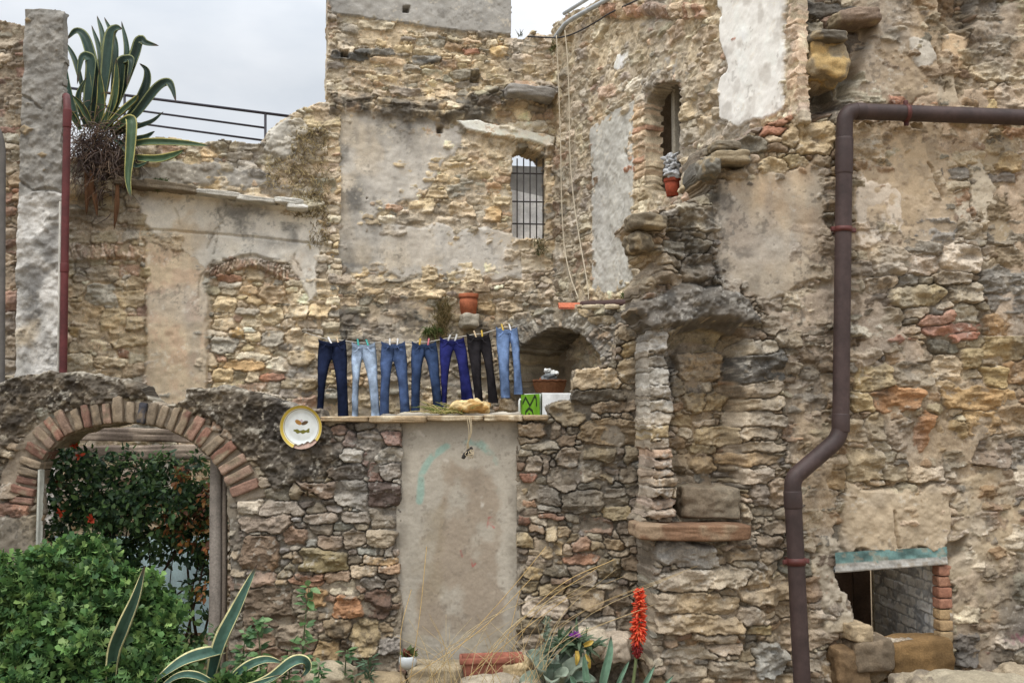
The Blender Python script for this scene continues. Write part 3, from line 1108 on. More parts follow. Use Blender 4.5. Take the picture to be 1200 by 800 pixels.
EXP_D = [
    # thin slabs of the left jamb
    (776, 402, 38, 24, (176, 164, 146)), (779, 421, 46, 12, (160, 146, 124)), (771, 440, 38, 20, (182, 172, 154)), (769, 458, 38, 13, (158, 144, 122)), (776, 476, 38, 12, (184, 172, 150)), (775, 491, 40, 13, (170, 154, 130)),
    (771, 506, 36, 11, (178, 146, 104)), (774, 519, 34, 10, (176, 160, 138)), (772, 530, 35, 10, (180, 136, 112)), (773, 541, 35, 11, (176, 152, 130)), (771, 552, 34, 10, (170, 138, 118)), (775, 563, 36, 11, (182, 150, 126)),
    (772, 575, 36, 11, (184, 164, 138)), (778, 588, 42, 10, (188, 158, 134)), (774, 600, 36, 9, (170, 146, 122)),
    # right jamb
    (889, 431, 62, 32, (104, 100, 94)), (886, 409, 56, 18, (186, 168, 136)), (885, 458, 60, 17, (172, 152, 124)), (890, 474, 56, 15, (176, 154, 120)), (888, 491, 62, 18, (166, 148, 122)), (882, 508, 50, 14, (180, 158, 126)),
    (888, 522, 56, 12, (166, 144, 112)), (881, 537, 58, 15, (178, 136, 88)), (886, 557, 40, 18, (184, 164, 138)), (908, 577, 28, 34, (190, 160, 122)), (888, 580, 24, 26, (150, 134, 116)), (905, 615, 30, 18, (170, 146, 112)),
    # inside the niche
    (822, 394, 74, 34, (176, 146, 96)), (830, 427, 52, 36, (184, 154, 104)), (859, 402, 20, 16, (190, 164, 116)), (851, 511, 40, 28, (184, 150, 106)), (838, 528, 34, 13, (158, 130, 92)), (839, 547, 28, 20, (180, 140, 92)),
    (805, 520, 22, 14, (150, 116, 84)), (826, 470, 26, 24, (166, 136, 98)), (806, 450, 18, 26, (160, 132, 98)), (850, 470, 26, 22, (170, 140, 102)), (812, 492, 24, 16, (160, 130, 94)), (812, 566, 30, 10, (168, 144, 112)),
    # pedestal under the shelf
    (798, 646, 70, 30, (150, 142, 130)), (820, 675, 104, 23, (174, 156, 128)), (809, 703, 104, 25, (172, 146, 104)), (814, 727, 98, 22, (166, 140, 98)), (806, 760, 64, 15, (176, 160, 134)), (842, 757, 40, 12, (188, 164, 136)),
    (875, 718, 30, 21, (158, 138, 112)), (896, 695, 62, 18, (168, 144, 108)), (901, 771, 46, 40, (158, 156, 148)), (866, 648, 34, 13, (160, 136, 100)), (882, 675, 28, 22, (164, 138, 98)), (884, 735, 30, 12, (170, 140, 90)),
    (830, 742, 50, 10, (168, 150, 124)), (850, 780, 40, 20, (150, 134, 110)), (800, 785, 50, 20, (160, 144, 118)), (950, 612, 28, 28, (172, 150, 114)), (946, 640, 24, 16, (164, 144, 112)), (905, 650, 30, 14, (170, 146, 110)), (900, 632, 34, 14, (158, 132, 98)),
    # big blocks right of the pipe
    (1050, 466, 58, 30, (180, 120, 66), 4), (1078, 510, 19, 62, (176, 116, 66), -22), (1102, 510, 14, 56, (158, 124, 88), -8), (1024, 442, 38, 28, (174, 142, 96)), (1109, 432, 36, 28, (196, 170, 130)), (1144, 466, 84, 25, (184, 138, 80), 2),
    (1152, 495, 44, 26, (182, 140, 86)), (1190, 490, 34, 38, (176, 150, 112)), (1175, 381, 46, 27, (160, 116, 70)), (1175, 408, 46, 27, (172, 140, 94)), (1162, 531, 56, 34, (140, 118, 94)), (1175, 328, 52, 29, (136, 128, 116)),
    (1072, 348, 58, 24, (176, 146, 100)), (1115, 387, 64, 10, (186, 112, 84), 8), (1063, 399, 48, 9, (182, 110, 80), -2), (1128, 395, 32, 9, (176, 104, 78), 4), (1100, 375, 46, 10, (184, 118, 90), 12), (1012, 385, 38, 22, (204, 190, 160)),
    (1068, 441, 42, 30, (152, 136, 112)), (1087, 555, 40, 20, (184, 160, 126)), (1131, 761, 34, 36, (112, 104, 96)), (1160, 775, 16, 26, (140, 92, 76)), (1000, 784, 70, 40, (150, 116, 72)), (1072, 400, 30, 12, (176, 150, 112)),
    (1026, 500, 20, 34, (150, 122, 90)), (1056, 510, 28, 40, (158, 132, 98)), (1008, 470, 24, 22, (168, 136, 90)), (1130, 345, 40, 22, (170, 150, 114)), (1010, 415, 46, 14, (186, 160, 124)), (1046, 375, 30, 22, (176, 154, 118)),
    (1120, 505, 22, 20, (168, 132, 86)), (1195, 531, 26, 34, (136, 124, 108)), (1140, 420, 26, 22, (170, 140, 96)), (1165, 440, 26, 24, (180, 146, 92)), (1190, 436, 24, 24, (168, 122, 74)),
    # broken wall end above the pipe elbow
    (966, 48, 44, 16, (104, 98, 88)), (964, 76, 48, 46, (196, 166, 112)), (1002, 22, 56, 20, (146, 108, 92)), (992, 44, 44, 22, (116, 102, 88)), (985, 5, 70, 16, (100, 92, 82)), (985, 68, 18, 24, (132, 104, 78)), (960, 128, 34, 14, (150, 110, 78)), (952, 160, 50, 42, (192, 164, 114)),
    (930, 160, 30, 30, (176, 150, 106)), (950, 112, 30, 20, (120, 92, 66)),
    # ragged overhang, upper left
    (847, 176, 34, 12, (120, 112, 98)), (853, 188, 42, 15, (128, 120, 104)), (830, 196, 22, 24, (122, 118, 108)), (856, 203, 34, 12, (164, 140, 104)), (880, 170, 36, 18, (126, 118, 102)), (905, 196, 36, 18, (182, 156, 108)), (930, 190, 30, 14, (164, 136, 96)), (962, 188, 24, 14, (170, 146, 110)),
    (900, 144, 40, 9, (186, 122, 92), 8), (925, 136, 30, 9, (190, 126, 98), 12), (908, 153, 36, 8, (180, 110, 82), 10),
    (1170, 84, 66, 22, (186, 166, 130)), (1060, 120, 40, 14, (180, 110, 78)), (1078, 118, 40, 12, (186, 128, 92)), (1158, 122, 26, 14, (184, 150, 96)), (1180, 190, 26, 26, (180, 140, 84)), (1165, 180, 24, 20, (170, 146, 106)), (1190, 155, 30, 14, (166, 120, 88)),
    (1095, 270, 50, 26, (140, 132, 122), -8), (1080, 185, 40, 20, (170, 146, 110)), (1130, 240, 24, 30, (176, 130, 100)), (1140, 270, 30, 20, (170, 148, 112)), (1115, 205, 34, 14, (120, 112, 102)), (1025, 20, 20, 26, (176, 150, 112)),
    (985, 200, 22, 16, (160, 126, 90)), (970, 215, 20, 20, (176, 150, 112)), (974, 240, 20, 22, (150, 118, 86)), (970, 290, 24, 22, (168, 140, 104)), (962, 320, 26, 20, (182, 158, 120)), (940, 350, 46, 24, (186, 164, 124)), (960, 372, 36, 20, (176, 150, 112)), (925, 400, 30, 22, (170, 146, 106)),
]
for a in EXP_D:
    D.stone(*a[:5], rot=a[5] if len(a) > 5 else D.rs.normal(0, 2), p=D.rs.uniform(3.2, 6), prot=D.rs.uniform(0.0, 0.065) if (a[1] > 632 and a[0] < 912) else (D.rs.uniform(-0.01, 0.085) if a[0] < 800 else None))
D.pack(CLS, tries=5200)
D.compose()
D.h += 0.035 * fbm(D.U, D.V, 2.6, 4, 90) + 0.014 * fbm(D.U, D.V, 11, 3, 92)
D.offset(jamb, 0.03, 0.02)
D.offset(base, 0.09, 0.05)
D.offset(crag, 0.07, 0.05)
D.h += 0.05 * sstep(crag, -0.03, 0.06) * fbm(D.U, D.V, 9, 4, 95)
D.offset(D.R([(866, 392), (920, 392), (922, 640), (866, 640)], 1), 0.05, 0.03)
D.offset(sd_niche, -0.27, 0.04)
# ochre mud mortar in the niche back
D.layer(np.minimum(sd_niche, 0.3) - 0.03, -0.285, lin(172, 146, 108), soft=0.05, var=0.22, rough=0.014, vf=6, bias=-0.05)
OCH = lin(202, 178, 142)
D.layer(pl_och, 0.02, OCH, soft=0.035, var=0.16, rough=0.005, vf=4)
D.stain(pl_och, lin(184, 146, 102), 0.45, soft=0.1, nf=3.5, nlo=-0.2, nhi=0.5)
D.stain(pl_och, lin(206, 188, 158), 0.5, soft=0.1, nf=3, nlo=0.0, nhi=0.5, seed=4)
D.stain(D.R([(840, 220), (885, 205), (890, 330), (842, 335)], 3), lin(112, 100, 84), 0.6, soft=0.12, nf=9, nlo=-0.1, nhi=0.5, seed=7)
# buff plaster remains right of the pipe
def coat(pts, th, c, var=0.16, rag=2.0, soft=0.04, bias=0.0, rough=0.006, seed=0):
    D.layer(D.R(pts, rag), th, lin(*c), soft=soft, var=var, rough=rough, bias=bias + 0.02, seed=seed)


coat([(1000, 150), (1075, 150), (1110, 200), (1130, 270), (1090, 300), (1010, 296), (1000, 230)], 0.014, (194, 168, 130), seed=2)
coat([(1000, 140), (1090, 130), (1120, 180), (1150, 250), (1120, 330), (1040, 330), (1000, 320)], 0.012, (188, 164, 130), bias=-0.01, rough=0.012, seed=21)
coat([(1010, -20), (1100, -20), (1104, 118), (1030, 124), (1004, 100)], 0.014, (184, 160, 126), bias=-0.01, rough=0.012, seed=22)
coat([(1150, 100), (1240, 96), (1240, 160), (1150, 160)], 0.004, (180, 156, 120), rough=0.014, seed=23)
coat([(1100, 240), (1150, 170), (1175, 230), (1150, 300)], 0.016, (200, 184, 156), bias=-0.03, rough=0.01, seed=24)
D.smear([(900, 330), (1000, 130), (1240, 90), (1240, 400), (1000, 430), (900, 430)], 0.012, lin(190, 164, 132), cover=0.1, seed=1)
D.smear([(880, 380), (1000, 380), (1000, 560), (960, 660), (900, 560)], 0.006, lin(182, 158, 124), cover=0.05, seed=2, f=2.2, rough=0.018)
D.smear([(1100, 530), (1240, 500), (1240, 760), (1116, 760)], 0.014, lin(178, 156, 126), cover=0.2, seed=3)
D.smear([(1000, 430), (1240, 420), (1240, 560), (1000, 570)], 0.0, lin(180, 156, 122), cover=-0.15, seed=4, f=2.2)
D.smear([(1010, -90), (1240, -90), (1240, 130), (1000, 130)], 0.014, lin(186, 162, 130), cover=0.15, seed=5)
coat([(1003, 212), (1048, 222), (1056, 270), (1030, 292), (1004, 288)], 0.022, (218, 200, 176), rag=1.6, seed=3)
coat([(1060, 40), (1085, 50), (1096, 72), (1078, 78), (1066, 64)], 0.022, (214, 204, 186), rag=1.4, seed=4)
coat([(1010, 10), (1090, 0), (1100, 70), (1100, 115), (1040, 120), (1005, 110)], 0.006, (186, 160, 124), rag=2, seed=5)
coat([(1100, 40), (1136, 40), (1130, 80), (1118, 100), (1106, 80)], 0.006, (208, 176, 132), rag=1.2, seed=6)
coat([(1096, 68), (1112, 70), (1122, 100), (1126, 122), (1096, 124)], 0.02, (198, 178, 146), rag=1.2, seed=6)
coat([(1110, 230), (1140, 190), (1170, 210), (1160, 260), (1130, 270)], 0.012, (206, 192, 166), rag=2, bias=-0.02, seed=7)
coat([(1120, 140), (1240, 142), (1240, 320), (1150, 320), (1140, 240)], -0.002, (184, 162, 126), rag=2, seed=8)
coat([(1000, 566), (1050, 575), (1110, 578), (1112, 644), (985, 648), (985, 600)], 0.03, (190, 168, 134), rag=1.6, rough=0.012, seed=9)
coat([(1120, 560), (1240, 540), (1240, 740), (1120, 720), (1112, 640)], 0.012, (186, 164, 128), rag=2, rough=0.014, seed=10)
coat([(905, 350), (1000, 300), (1000, 380), (930, 400)], -0.006, (190, 166, 128), rag=2.5, rough=0.012, seed=11)
coat([(930, 420), (985, 400), (985, 520), (935, 520)], -0.004, (186, 160, 120), rag=2.5, rough=0.014, seed=12)
coat([(955, 620), (985, 640), (990, 700), (1003, 740), (960, 740)], 0.0, (186, 168, 136), rag=2, rough=0.02, seed=13)
coat([(1110, 725), (1240, 735), (1240, 850), (1110, 850)], -0.004, (158, 138, 110), rag=2, rough=0.01, seed=14)
D.offset(D.R([(1098, -30), (1146, -30), (1140, 28), (1126, 34), (1102, 26)], 1), -0.16, 0.03)
D.offset(gap_top, -0.13, 0.05)
for pts in ([(944, 98), (975, 100), (985, 124), (950, 142)], [(955, 86), (940, 95)], [(1108, 640), (1128, 628), (1126, 652), (1112, 662)], [(1000, 60), (1012, 90), (990, 110), (985, 92)]):
    D.offset(D.R(pts, 1), -0.14, 0.03)
# cracks
for pts in ([(985, 318), (1000, 350), (1006, 400)], [(1090, 190), (1100, 230)], [(1012, 572), (1050, 566), (1088, 574), (1100, 570)], [(1050, 600), (1052, 640)], [(1093, 60), (1100, 90), (1106, 108)], [(1136, 200), (1140, 250), (1150, 268)]):
    D.offset(0.010 - D.LN(pts, 1.2), -0.035, 0.008)
D.stain(D.R([(1150, 580), (1240, 560), (1240, 620), (1160, 620)], 3), lin(176, 110, 80), 0.3, soft=0.1, nf=9)
D.stain(D.R([(1010, 20), (1060, 10), (1060, 60), (1020, 60)], 3), lin(104, 98, 90), 0.6, soft=0.1, nf=6, seed=1)
D.stain(D.R([(1090, 320), (1110, 330), (1100, 350)], 3), lin(104, 98, 90), 0.6, soft=0.1, nf=6, seed=2)
D.stain(D.R([(1110, 690), (1240, 660), (1240, 760), (1110, 750)], 3), lin(104, 94, 82), 0.5, soft=0.15, nf=5, seed=3)
# smoke-dark cement of the chimney hood
HOOD = lin(112, 103, 92)
D.layer(hood, 0.045, lin(126, 116, 102), soft=0.05, var=0.36, rough=0.035, vf=9)
D.h += 0.01 * sstep(hood, 0, 0.06) * fbm(D.U, D.V, 24, 3, 71)
D.offset(hood, 0.04, 0.04)
D.stain(crag, lin(96, 90, 80), 0.65, soft=0.12, nf=5, nlo=-0.5, nhi=0.3, seed=13)
D.stain(D.R([(822, 224), (842, 222), (850, 330), (830, 336)], 1.5), lin(76, 72, 66), 0.7, soft=0.06, nf=6, nlo=-0.4, nhi=0.3, seed=15)
D.offset(D.R([(757, 386), (796, 380), (826, 369), (870, 384), (897, 382), (890, 352), (826, 338), (770, 350)], 0.5), 0.03, 0.025)
D.stain(hood, lin(70, 66, 60), 0.6, nf=6, nlo=-0.05, nhi=0.6, seed=11)
D.lichen(lin(196, 192, 182), 0.8, f=16, thr=0.62, seed=12, sd=hood, fine=60)
D.lichen(lin(176, 168, 152), 0.7, f=6, thr=0.42, seed=14, sd=hood)
D.lichen(lin(214, 204, 184), 0.45, f=6, thr=0.55)
D.lichen(lin(86, 78, 66), 0.45, f=4, thr=0.45, seed=3)
D.lichen(lin(200, 196, 186), 0.6, f=6, thr=0.4, seed=5, sd=jamb)
# pink scrawl low on the wall
for l in [[(1176, 748), (1182, 740), (1188, 748), (1184, 752), (1180, 747)], [(1190, 742), (1196, 750), (1202, 741), (1206, 748)]]:
    D.stain(0.012 - D.LN(l, 0.1), lin(176, 84, 110), 0.75, soft=0.008, nf=12, nlo=-0.7, nhi=0.1)
D.cut(sd_win, 0.12, 0.03)
D.depth[~(sd_win > -0.1)] = 0.45
wd_ = empty("house_wall", at(1000, 790, yD(2.6)))
tag(wd_, "tall ragged stone wall on the right with a small lintelled window and a hooded niche", "wall", kind="thing")
D.grime(0.45)
D.build("wall", wd_, gain=0.92)

# window: lintel, brick jamb, whitewashed reveal, dark board, sill stones
uD, nD = D.u, D.n
mb = MB()
pl, pr = D.at(979, 658, 0.03), D.at(1110, 650, 0.03)
L_ = np.linalg.norm((pr - pl)[:2])
ns = 60
zt = lambda t: (D.at(979, 647, 0.03)[2]) * (1 - t) + D.at(1110, 640, 0.03)[2] * t
zb = lambda t: (D.at(979, 671, 0.03)[2]) * (1 - t) + D.at(1110, 661, 0.03)[2] * t
P = np.zeros((ns, 14, 3))
cc = np.zeros((ns, 14, 3))
TEAL, WHT = lin(106, 136, 133), lin(188, 186, 180)
for i in range(ns):
    t = i / (ns - 1)
    b = pl * (1 - t) + pr * t
    for k in range(14):
        if k < 11:
            f = k / 10
            z = zt(t) * (1 - f) + zb(t) * f
            q = b + nD * (0.006 * vnoise(np.array(t * 30), np.array(f * 5.0), 3))
            q = np.array([q[0], q[1], z])
            wv = f + 0.05 * float(vnoise(np.array(t * 25), np.array(0.0), 5))
            c = TEAL * (0.75 + 0.5 * float(fbm(np.array(t * 9), np.array(f * 2), 1, 3, 2)) + 0.1) if wv < 0.56 else WHT * (0.85 + 0.25 * float(fbm(np.array(t * 9), np.array(f * 4), 2, 3, 7)))
            if float(fbm(np.array(t * 12), np.array(f * 3), 1.5, 3, 12)) > 0.42:
                c = c * 0.5 + lin(150, 136, 116) * 0.5
        else:
            q = np.array([b[0], b[1], zb(t)]) - nD * (0.1 * (k - 10))
            c = WHT * 0.7
        P[i, k] = q
        cc[i, k] = np.clip(c, 0.02, 0.8)
mb.grid(P, cc)
mb.build("lintel", M_PLASTER, wd_)

# brick jamb seen end-on
mb = MB()
ztop, zbot = D.at(1105, 662)[2], D.at(1105, 752)[2]
nb = 7
hb = (ztop - zbot) / nb
bc = [(156, 114, 94), (160, 120, 98), (152, 108, 88), (156, 114, 94), (172, 146, 110), (166, 140, 106), (164, 142, 110)]
for k in range(nb):
    c = D.at(1104.5, 707, -0.045 + rnd.uniform(-0.006, 0.006))
    rock(mb, (c[0], c[1], ztop - hb * (k + 0.5)), (0.108 + rnd.uniform(-0.006, 0.006), 0.11, hb * 0.93), lin(*bc[k]), seed=900 + k, rot=rotz(math.atan2(uD[1], uD[0])), sub=7, rough=0.05, boxy=10)
mb.build("brick_jamb", M_STONE, wd_)
# whitewashed brick reveal running back from the jamb
fr = D.at(1097, 700, -0.09)
bk = fr + np.array([-0.10, 1.15, 0])
RV = Wall((bk[0], bk[1]), (fr[0], fr[1]), zbot - 0.25, ztop + 0.12, 0.008, 77, PAL_D, lin(170, 170, 168), -0.006, 0.003)
v = zbot - 0.25
row = 0
while v < ztop + 0.15:
    x = -0.1 + (0.13 if row % 2 else 0)
    while x < RV.len + 0.1:
        c = lin(222, 222, 220) * RV.rs.uniform(0.82, 1.08)
        RV._add(x + 0.13, v + 0.04, 0.126, 0.037, 0, 9, c, RV.rs.uniform(-0.004, 0.006))
        x += 0.262
    v += 0.085
    row += 1
RV.Uw = RV.U + 0.15 * (RV.Uw - RV.U)
RV.Vw = RV.V + 0.15 * (RV.Vw - RV.V)
RV.stones = [t[:6] + (0.0, 0.0) + t[8:] for t in RV.stones]
RV.compose(grow=0.004, rnd_r=0.006, rough=0.35)
RV.lichen(lin(170, 168, 164), 0.5, f=3, thr=0.1)
RV.depth[:] = 0.01
RV.g[:] = 0.4
RV.h *= 0.6
RV.build("whitewashed_reveal", wd_, M_PLASTER)
# dark room behind: boarded back, floor and ceiling
mb = MB()
o = D.at(975, 700, -0.15)
for k in range(7):
    x0 = bk[0] + 0.02 - 0.16 * (k + 0.5) - 0.03
    mb.box((x0, bk[1] + 0.02 + 0.004 * (k % 2), (ztop + zbot) / 2), (0.155, 0.03, 1.4), lin(84, 66, 52) * rnd.uniform(0.7, 1.1), bevel=0.004)
mb.box((bk[0] + 0.0, bk[1] - 0.02, (ztop + zbot) / 2), (0.022, 0.03, 1.4), lin(190, 176, 150), bevel=0.004)
mb.build("back_boards", M_WOOD, wd_)
mb = MB()
for k, (cx, cy, wpx, hpx, c, dd) in enumerate([(1072, 776, 76, 56, (126, 100, 66), -0.03), (1016, 764, 46, 34, (122, 108, 90), 0.02), (992, 778, 40, 40, (124, 102, 76), 0.0), (1000, 738, 26, 18, (170, 152, 124), 0.0)]):
    c3 = D.at(cx, cy, dd)
    rock(mb, c3, (wpx * 0.0068, 0.30, hpx * 0.0068), lin(*c), seed=40 + k, rot=rotz(math.atan2(uD[1], uD[0])) @ roty(rnd.gauss(0, 0.07)), sub=22, rough=0.09, boxy=10, col2=lin(*c) * 0.75)
    mb.build("sill_stone", M_STONE, wd_)
    mb = MB()
# shelf slab and seat block at the niche
mb = MB()
a_, b_ = D.at(741, 622, 0.13), D.at(881, 622, 0.13)
rock(mb, (a_ + b_) / 2 - nD * 0.1 + np.array([0, 0, 0.0]), (0.84, 0.46, 0.115), lin(116, 90, 70), seed=11, rot=rotz(math.atan2(uD[1], uD[0]) - 0.02) @ roty(0.02), sub=40, rough=0.09, boxy=9, col2=lin(140, 120, 98))
mb.build("shelf_slab", M_STONE, wd_)
mb = MB()
c3 = D.at(831, 588, -0.02)
rock(mb, c3 - nD * 0.08, (0.43, 0.36, 0.23), lin(126, 116, 100), seed=15, rot=rotz(0.1) @ roty(0.03), sub=44, rough=0.11, boxy=14, col2=lin(116, 104, 88))
mb.build("seat_block", M_STONE, wd_)
# stones that stick out of the ragged upper edge
mb = MB()
for k, (cx, cy, wpx, hpx, o_, c) in enumerate([(852, 187, 46, 16, 0.04, (124, 116, 100)), (846, 175, 36, 12, 0.02, (118, 110, 96)), (830, 198, 22, 24, 0.02, (120, 116, 106)), (757, 262, 44, 18, 0.10, (112, 102, 86)), (748, 285, 26, 24, 0.06, (104, 94, 78)), (963, 76, 48, 46, -0.02, (192, 164, 114)),
                                               (966, 47, 46, 14, 0.04, (104, 98, 88)), (1000, 24, 58, 18, 0.0, (124, 108, 94))]):
    rock(mb, D.at(cx, cy, o_), (wpx * 0.0064, 0.3, hpx * 0.0064), lin(*c), seed=140 + k, rot=rotz(0.13) @ roty(rnd.gauss(0, 0.06)), sub=18, rough=0.17, boxy=5, col2=lin(150, 136, 112))
    mb.build("projecting_stone", M_STONE, wd_)
    mb = MB()
# ================================================================== TOWER WALL (back) and TERRACE WALL (back left): one tilted plane
def yB(X):
    return 11.4 + 0.24 * (X + 1.95)


XC, YC = 0.49, yB(0.49)
B = Wall((-2.05, yB(-2.05)), (0.60, yB(0.60)), 0.9, 7.2, 0.0105, 55, PAL_B, lin(196, 174, 136), -0.010, 0.014)
out = [(381, -60), (383, 60), (380, 100), (385, 118), (384, 300), (384, 640), (665, 640), (665, 35), (640, 40), (622, 36), (619, 46), (600, 43), (598, 40), (598, -60)]
B.mask = B.R(out, 0.5) > 0
b_win = [(600, 182), (606, 176), (618, 173), (634, 180), (640, 187), (640, 262), (638, 279), (600, 278)]
sd_bw = B.R(b_win, 0.4)
rend_top = B.R([(370, -70), (700, -70), (602, 42), (560, 40), (500, 33), (440, 25), (388, 18)], 0.6)
grey_pl = B.R([(386, 132), (440, 134), (500, 140), (535, 150), (540, 170), (522, 190), (508, 215), (486, 236), (452, 246), (434, 256), (450, 262), (520, 264), (606, 272), (614, 326), (500, 325), (386, 322)], 1.3)
low_pl = B.R([(384, 352), (460, 345), (560, 352), (600, 370), (600, 500), (384, 500)], 1.5)
B.nost = (sd_bw > -0.01) | (rend_top > 0.06) | (grey_pl > 0.14)
B.S *= 0.8
B.asp *= 1.12
B.S *= SM(B.R([(380, 20), (660, 40), (660, 130), (380, 115)], 1), 0.75)
B.asp *= SM(B.R([(380, 20), (660, 40), (660, 130), (380, 115)], 1), 1.15)
for a in [(610, 149, 60, 15, (206, 194, 168), 8), (619, 112, 62, 16, (150, 144, 138), 3), (440, 62, 46, 9, (112, 108, 100), 4), (500, 70, 36, 11, (124, 120, 112), 6), (410, 66, 44, 10, (100, 98, 92), 3), (454, 72, 40, 9, (196, 164, 120)), (585, 60, 22, 11, (206, 160, 90)), (550, 61, 18, 8, (170, 110, 84)),
          (578, 252, 22, 20, (190, 148, 96)), (577, 220, 18, 12, (192, 144, 104)), (540, 245, 30, 18, (200, 168, 112)), (495, 240, 32, 16, (206, 180, 130)), (470, 195, 24, 12, (196, 160, 110)), (560, 205, 24, 10, (190, 158, 112)), (525, 210, 26, 10, (204, 176, 126)), (512, 228, 24, 9, (196, 170, 124)), (600, 300, 20, 12, (176, 150, 112)),
          (588, 236, 20, 10, (206, 184, 140)), (455, 258, 22, 9, (204, 190, 160)), (520, 260, 26, 12, (196, 170, 128)), (462, 244, 20, 9, (184, 128, 90)), (468, 198, 18, 8, (184, 140, 106)), (645, 250, 14, 20, (150, 140, 124)),
          (505, 345, 34, 12, (198, 172, 126)), (470, 342, 22, 9, (206, 176, 126)), (436, 342, 26, 8, (198, 158, 108)), (545, 340, 26, 14, (170, 152, 118)), (600, 360, 28, 14, (186, 160, 116)), (560, 337, 30, 10, (150, 128, 96)), (405, 354, 24, 12, (200, 168, 116)), (590, 345, 24, 10, (180, 156, 118)),
          (549, 377, 18, 18, (176, 168, 152)), (575, 380, 44, 6, (150, 140, 122)), (585, 478, 24, 10, (160, 144, 116))]:
    B.stone(*a[:5], rot=a[5] if len(a) > 5 else B.rs.normal(0, 2))
B.pack(CLS[1:], tries=7500)
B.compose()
CEM = lin(158, 154, 146)
B.layer(rend_top, 0.03, CEM, soft=0.02, var=0.13, rough=0.007, vf=6)
B.layer(grey_pl, 0.018, lin(192, 184, 170), soft=0.06, var=0.18, rough=0.006, vf=3, bias=0.03)
B.stain(B.R([(386, 130), (440, 134), (520, 145), (500, 170), (430, 200), (386, 190)], 2), lin(154, 145, 130), 0.7, soft=0.2, nf=3, nlo=-0.6, nhi=0.3)
B.stain(B.R([(384, 130), (412, 130), (425, 230), (440, 322), (384, 322)], 2), lin(100, 97, 91), 0.8, soft=0.12, nf=4, nlo=-0.4, nhi=0.4, seed=2)
B.stain(grey_pl, lin(206, 188, 158), 0.5, soft=0.1, nf=3, nlo=0.0, nhi=0.5, seed=6)
for x in (410, 432, 455, 478, 500, 520):        # runs of damp below the ledge
    B.stain(0.04 - B.LN([(x, 132), (x + 2, 165 + 22 * rnd.random())], 1), lin(128, 122, 116), 0.5, soft=0.05, nf=5, seed=x)
B.layer(B.R([(600, 285), (660, 280), (660, 325), (606, 322)], 1.5), 0.0, lin(196, 176, 138), soft=0.05, var=0.16, rough=0.01, seed=3)
# broken, lichen-black string course
B.offset(B.R([(384, 108), (430, 112), (500, 120), (560, 112), (592, 100), (660, 100), (660, 118), (590, 126), (560, 138), (500, 141), (440, 138), (384, 130)], 1.2), 0.07, 0.05)
B.stain(B.R([(384, 106), (430, 110), (500, 118), (560, 112), (592, 104), (600, 124), (560, 144), (500, 146), (440, 141), (384, 134)], 1.5), lin(76, 72, 66), 0.85, soft=0.08, nf=8, nlo=-0.7, nhi=0.2)
B.stain(B.R([(590, 118), (660, 116), (660, 150), (600, 140), (560, 150)], 1.5), lin(150, 128, 98), 0.6, soft=0.06, nf=5)
B.stain(0.03 - B.LN([(400, 66), (440, 60), (520, 76)], 1), lin(80, 80, 78), 0.8, soft=0.03, nf=8, nlo=-0.5, nhi=0.2)
B.offset(B.R([(532, 143), (560, 141), (648, 160), (648, 176), (610, 165), (560, 158), (540, 153)], 0.6), 0.05, 0.015)
B.layer(B.R([(532, 143), (560, 141), (648, 160), (648, 176), (610, 165), (560, 158), (540, 153)], 0.6), 0.07, lin(232, 222, 202), soft=0.015, var=0.15)
B.smear([(384, 350), (600, 350), (600, 500), (384, 500)], 0.006, lin(178, 160, 130), cover=0.15, seed=2)
B.smear([(425, 180), (600, 180), (600, 330), (425, 330)], 0.0, lin(192, 178, 152), cover=-0.1, seed=3, f=2.4)
B.layer(low_pl, 0.004, lin(176, 156, 124), soft=0.06, var=0.22, rough=0.014, vf=5, bias=-0.02)
B.stain(B.R([(384, 350), (520, 356), (600, 370), (600, 440), (384, 440)], 2), lin(84, 80, 74), 0.7, soft=0.15, nf=4, nlo=0.0, nhi=0.5, seed=5)
B.stain(B.R([(384, 430), (600, 430), (600, 500), (384, 500)], 2), lin(150, 144, 132), 0.6, soft=0.15, nf=4, nlo=-0.1, nhi=0.5, seed=8)
B.layer(B.R([(424, 425), (432, 430), (438, 470), (428, 455)], 1), 0.02, lin(216, 208, 192), soft=0.02, seed=9)
B.offset(B.R([(384, 326), (660, 332), (660, 350), (384, 348)], 1), 0.03, 0.03)
for (cx, cy, r) in [(475, 12, 3.2), (557, 92, 5), (404, 64, 4), (430, 232, 0.1), (516, 152, 3)]:
    B.offset(B.R([(cx - r, cy - r), (cx + r, cy - r), (cx + r, cy + r), (cx - r, cy + r)], 0.3), -0.16, 0.015)
B.lichen(lin(214, 200, 172), 0.45, f=6, thr=0.5)
B.lichen(lin(96, 90, 80), 0.4, f=5, thr=0.45, seed=3)
B.cut(sd_bw, 0.42, 0.06)
wb = empty("tower_wall", (-0.8, yB(-0.8), 0.9))
tag(wb, "tall back tower wall with grey render on top and a barred window", "tower", kind="thing")
B.grime(0.4)
B.build("wall", wb, gain=1.12)
# tower return on the left so it reads solid
mb = MB()
x0, y0 = B.p0[0] + 0.07, B.p0[1]
P = np.array([[[x0 + 0.015 * sin(z * 5 + y), y, z] for z in np.linspace(0.9, 7.2, 30)] for y in np.linspace(y0 + 0.02, y0 + 2.6, 14)])
mb.grid(P, lin(170, 150, 118))
P = np.array([[[x, y0 + 2.6, z] for z in (4.0, 7.2)] for x in (x0, x0 + 1.9)])
mb.grid(P, lin(170, 150, 118))
mb.build("tower_return", M_STONE, wb)
# stone hood slab over the barred window
mb = MB()
rock(mb, B.at(620, 111, 0.1), (0.56, 0.34, 0.13), lin(150, 146, 140), seed=8, rot=rotz(0.24) @ roty(0.05), sub=26, rough=0.13, boxy=7)
mb.build("window_hood", M_STONE, wb)
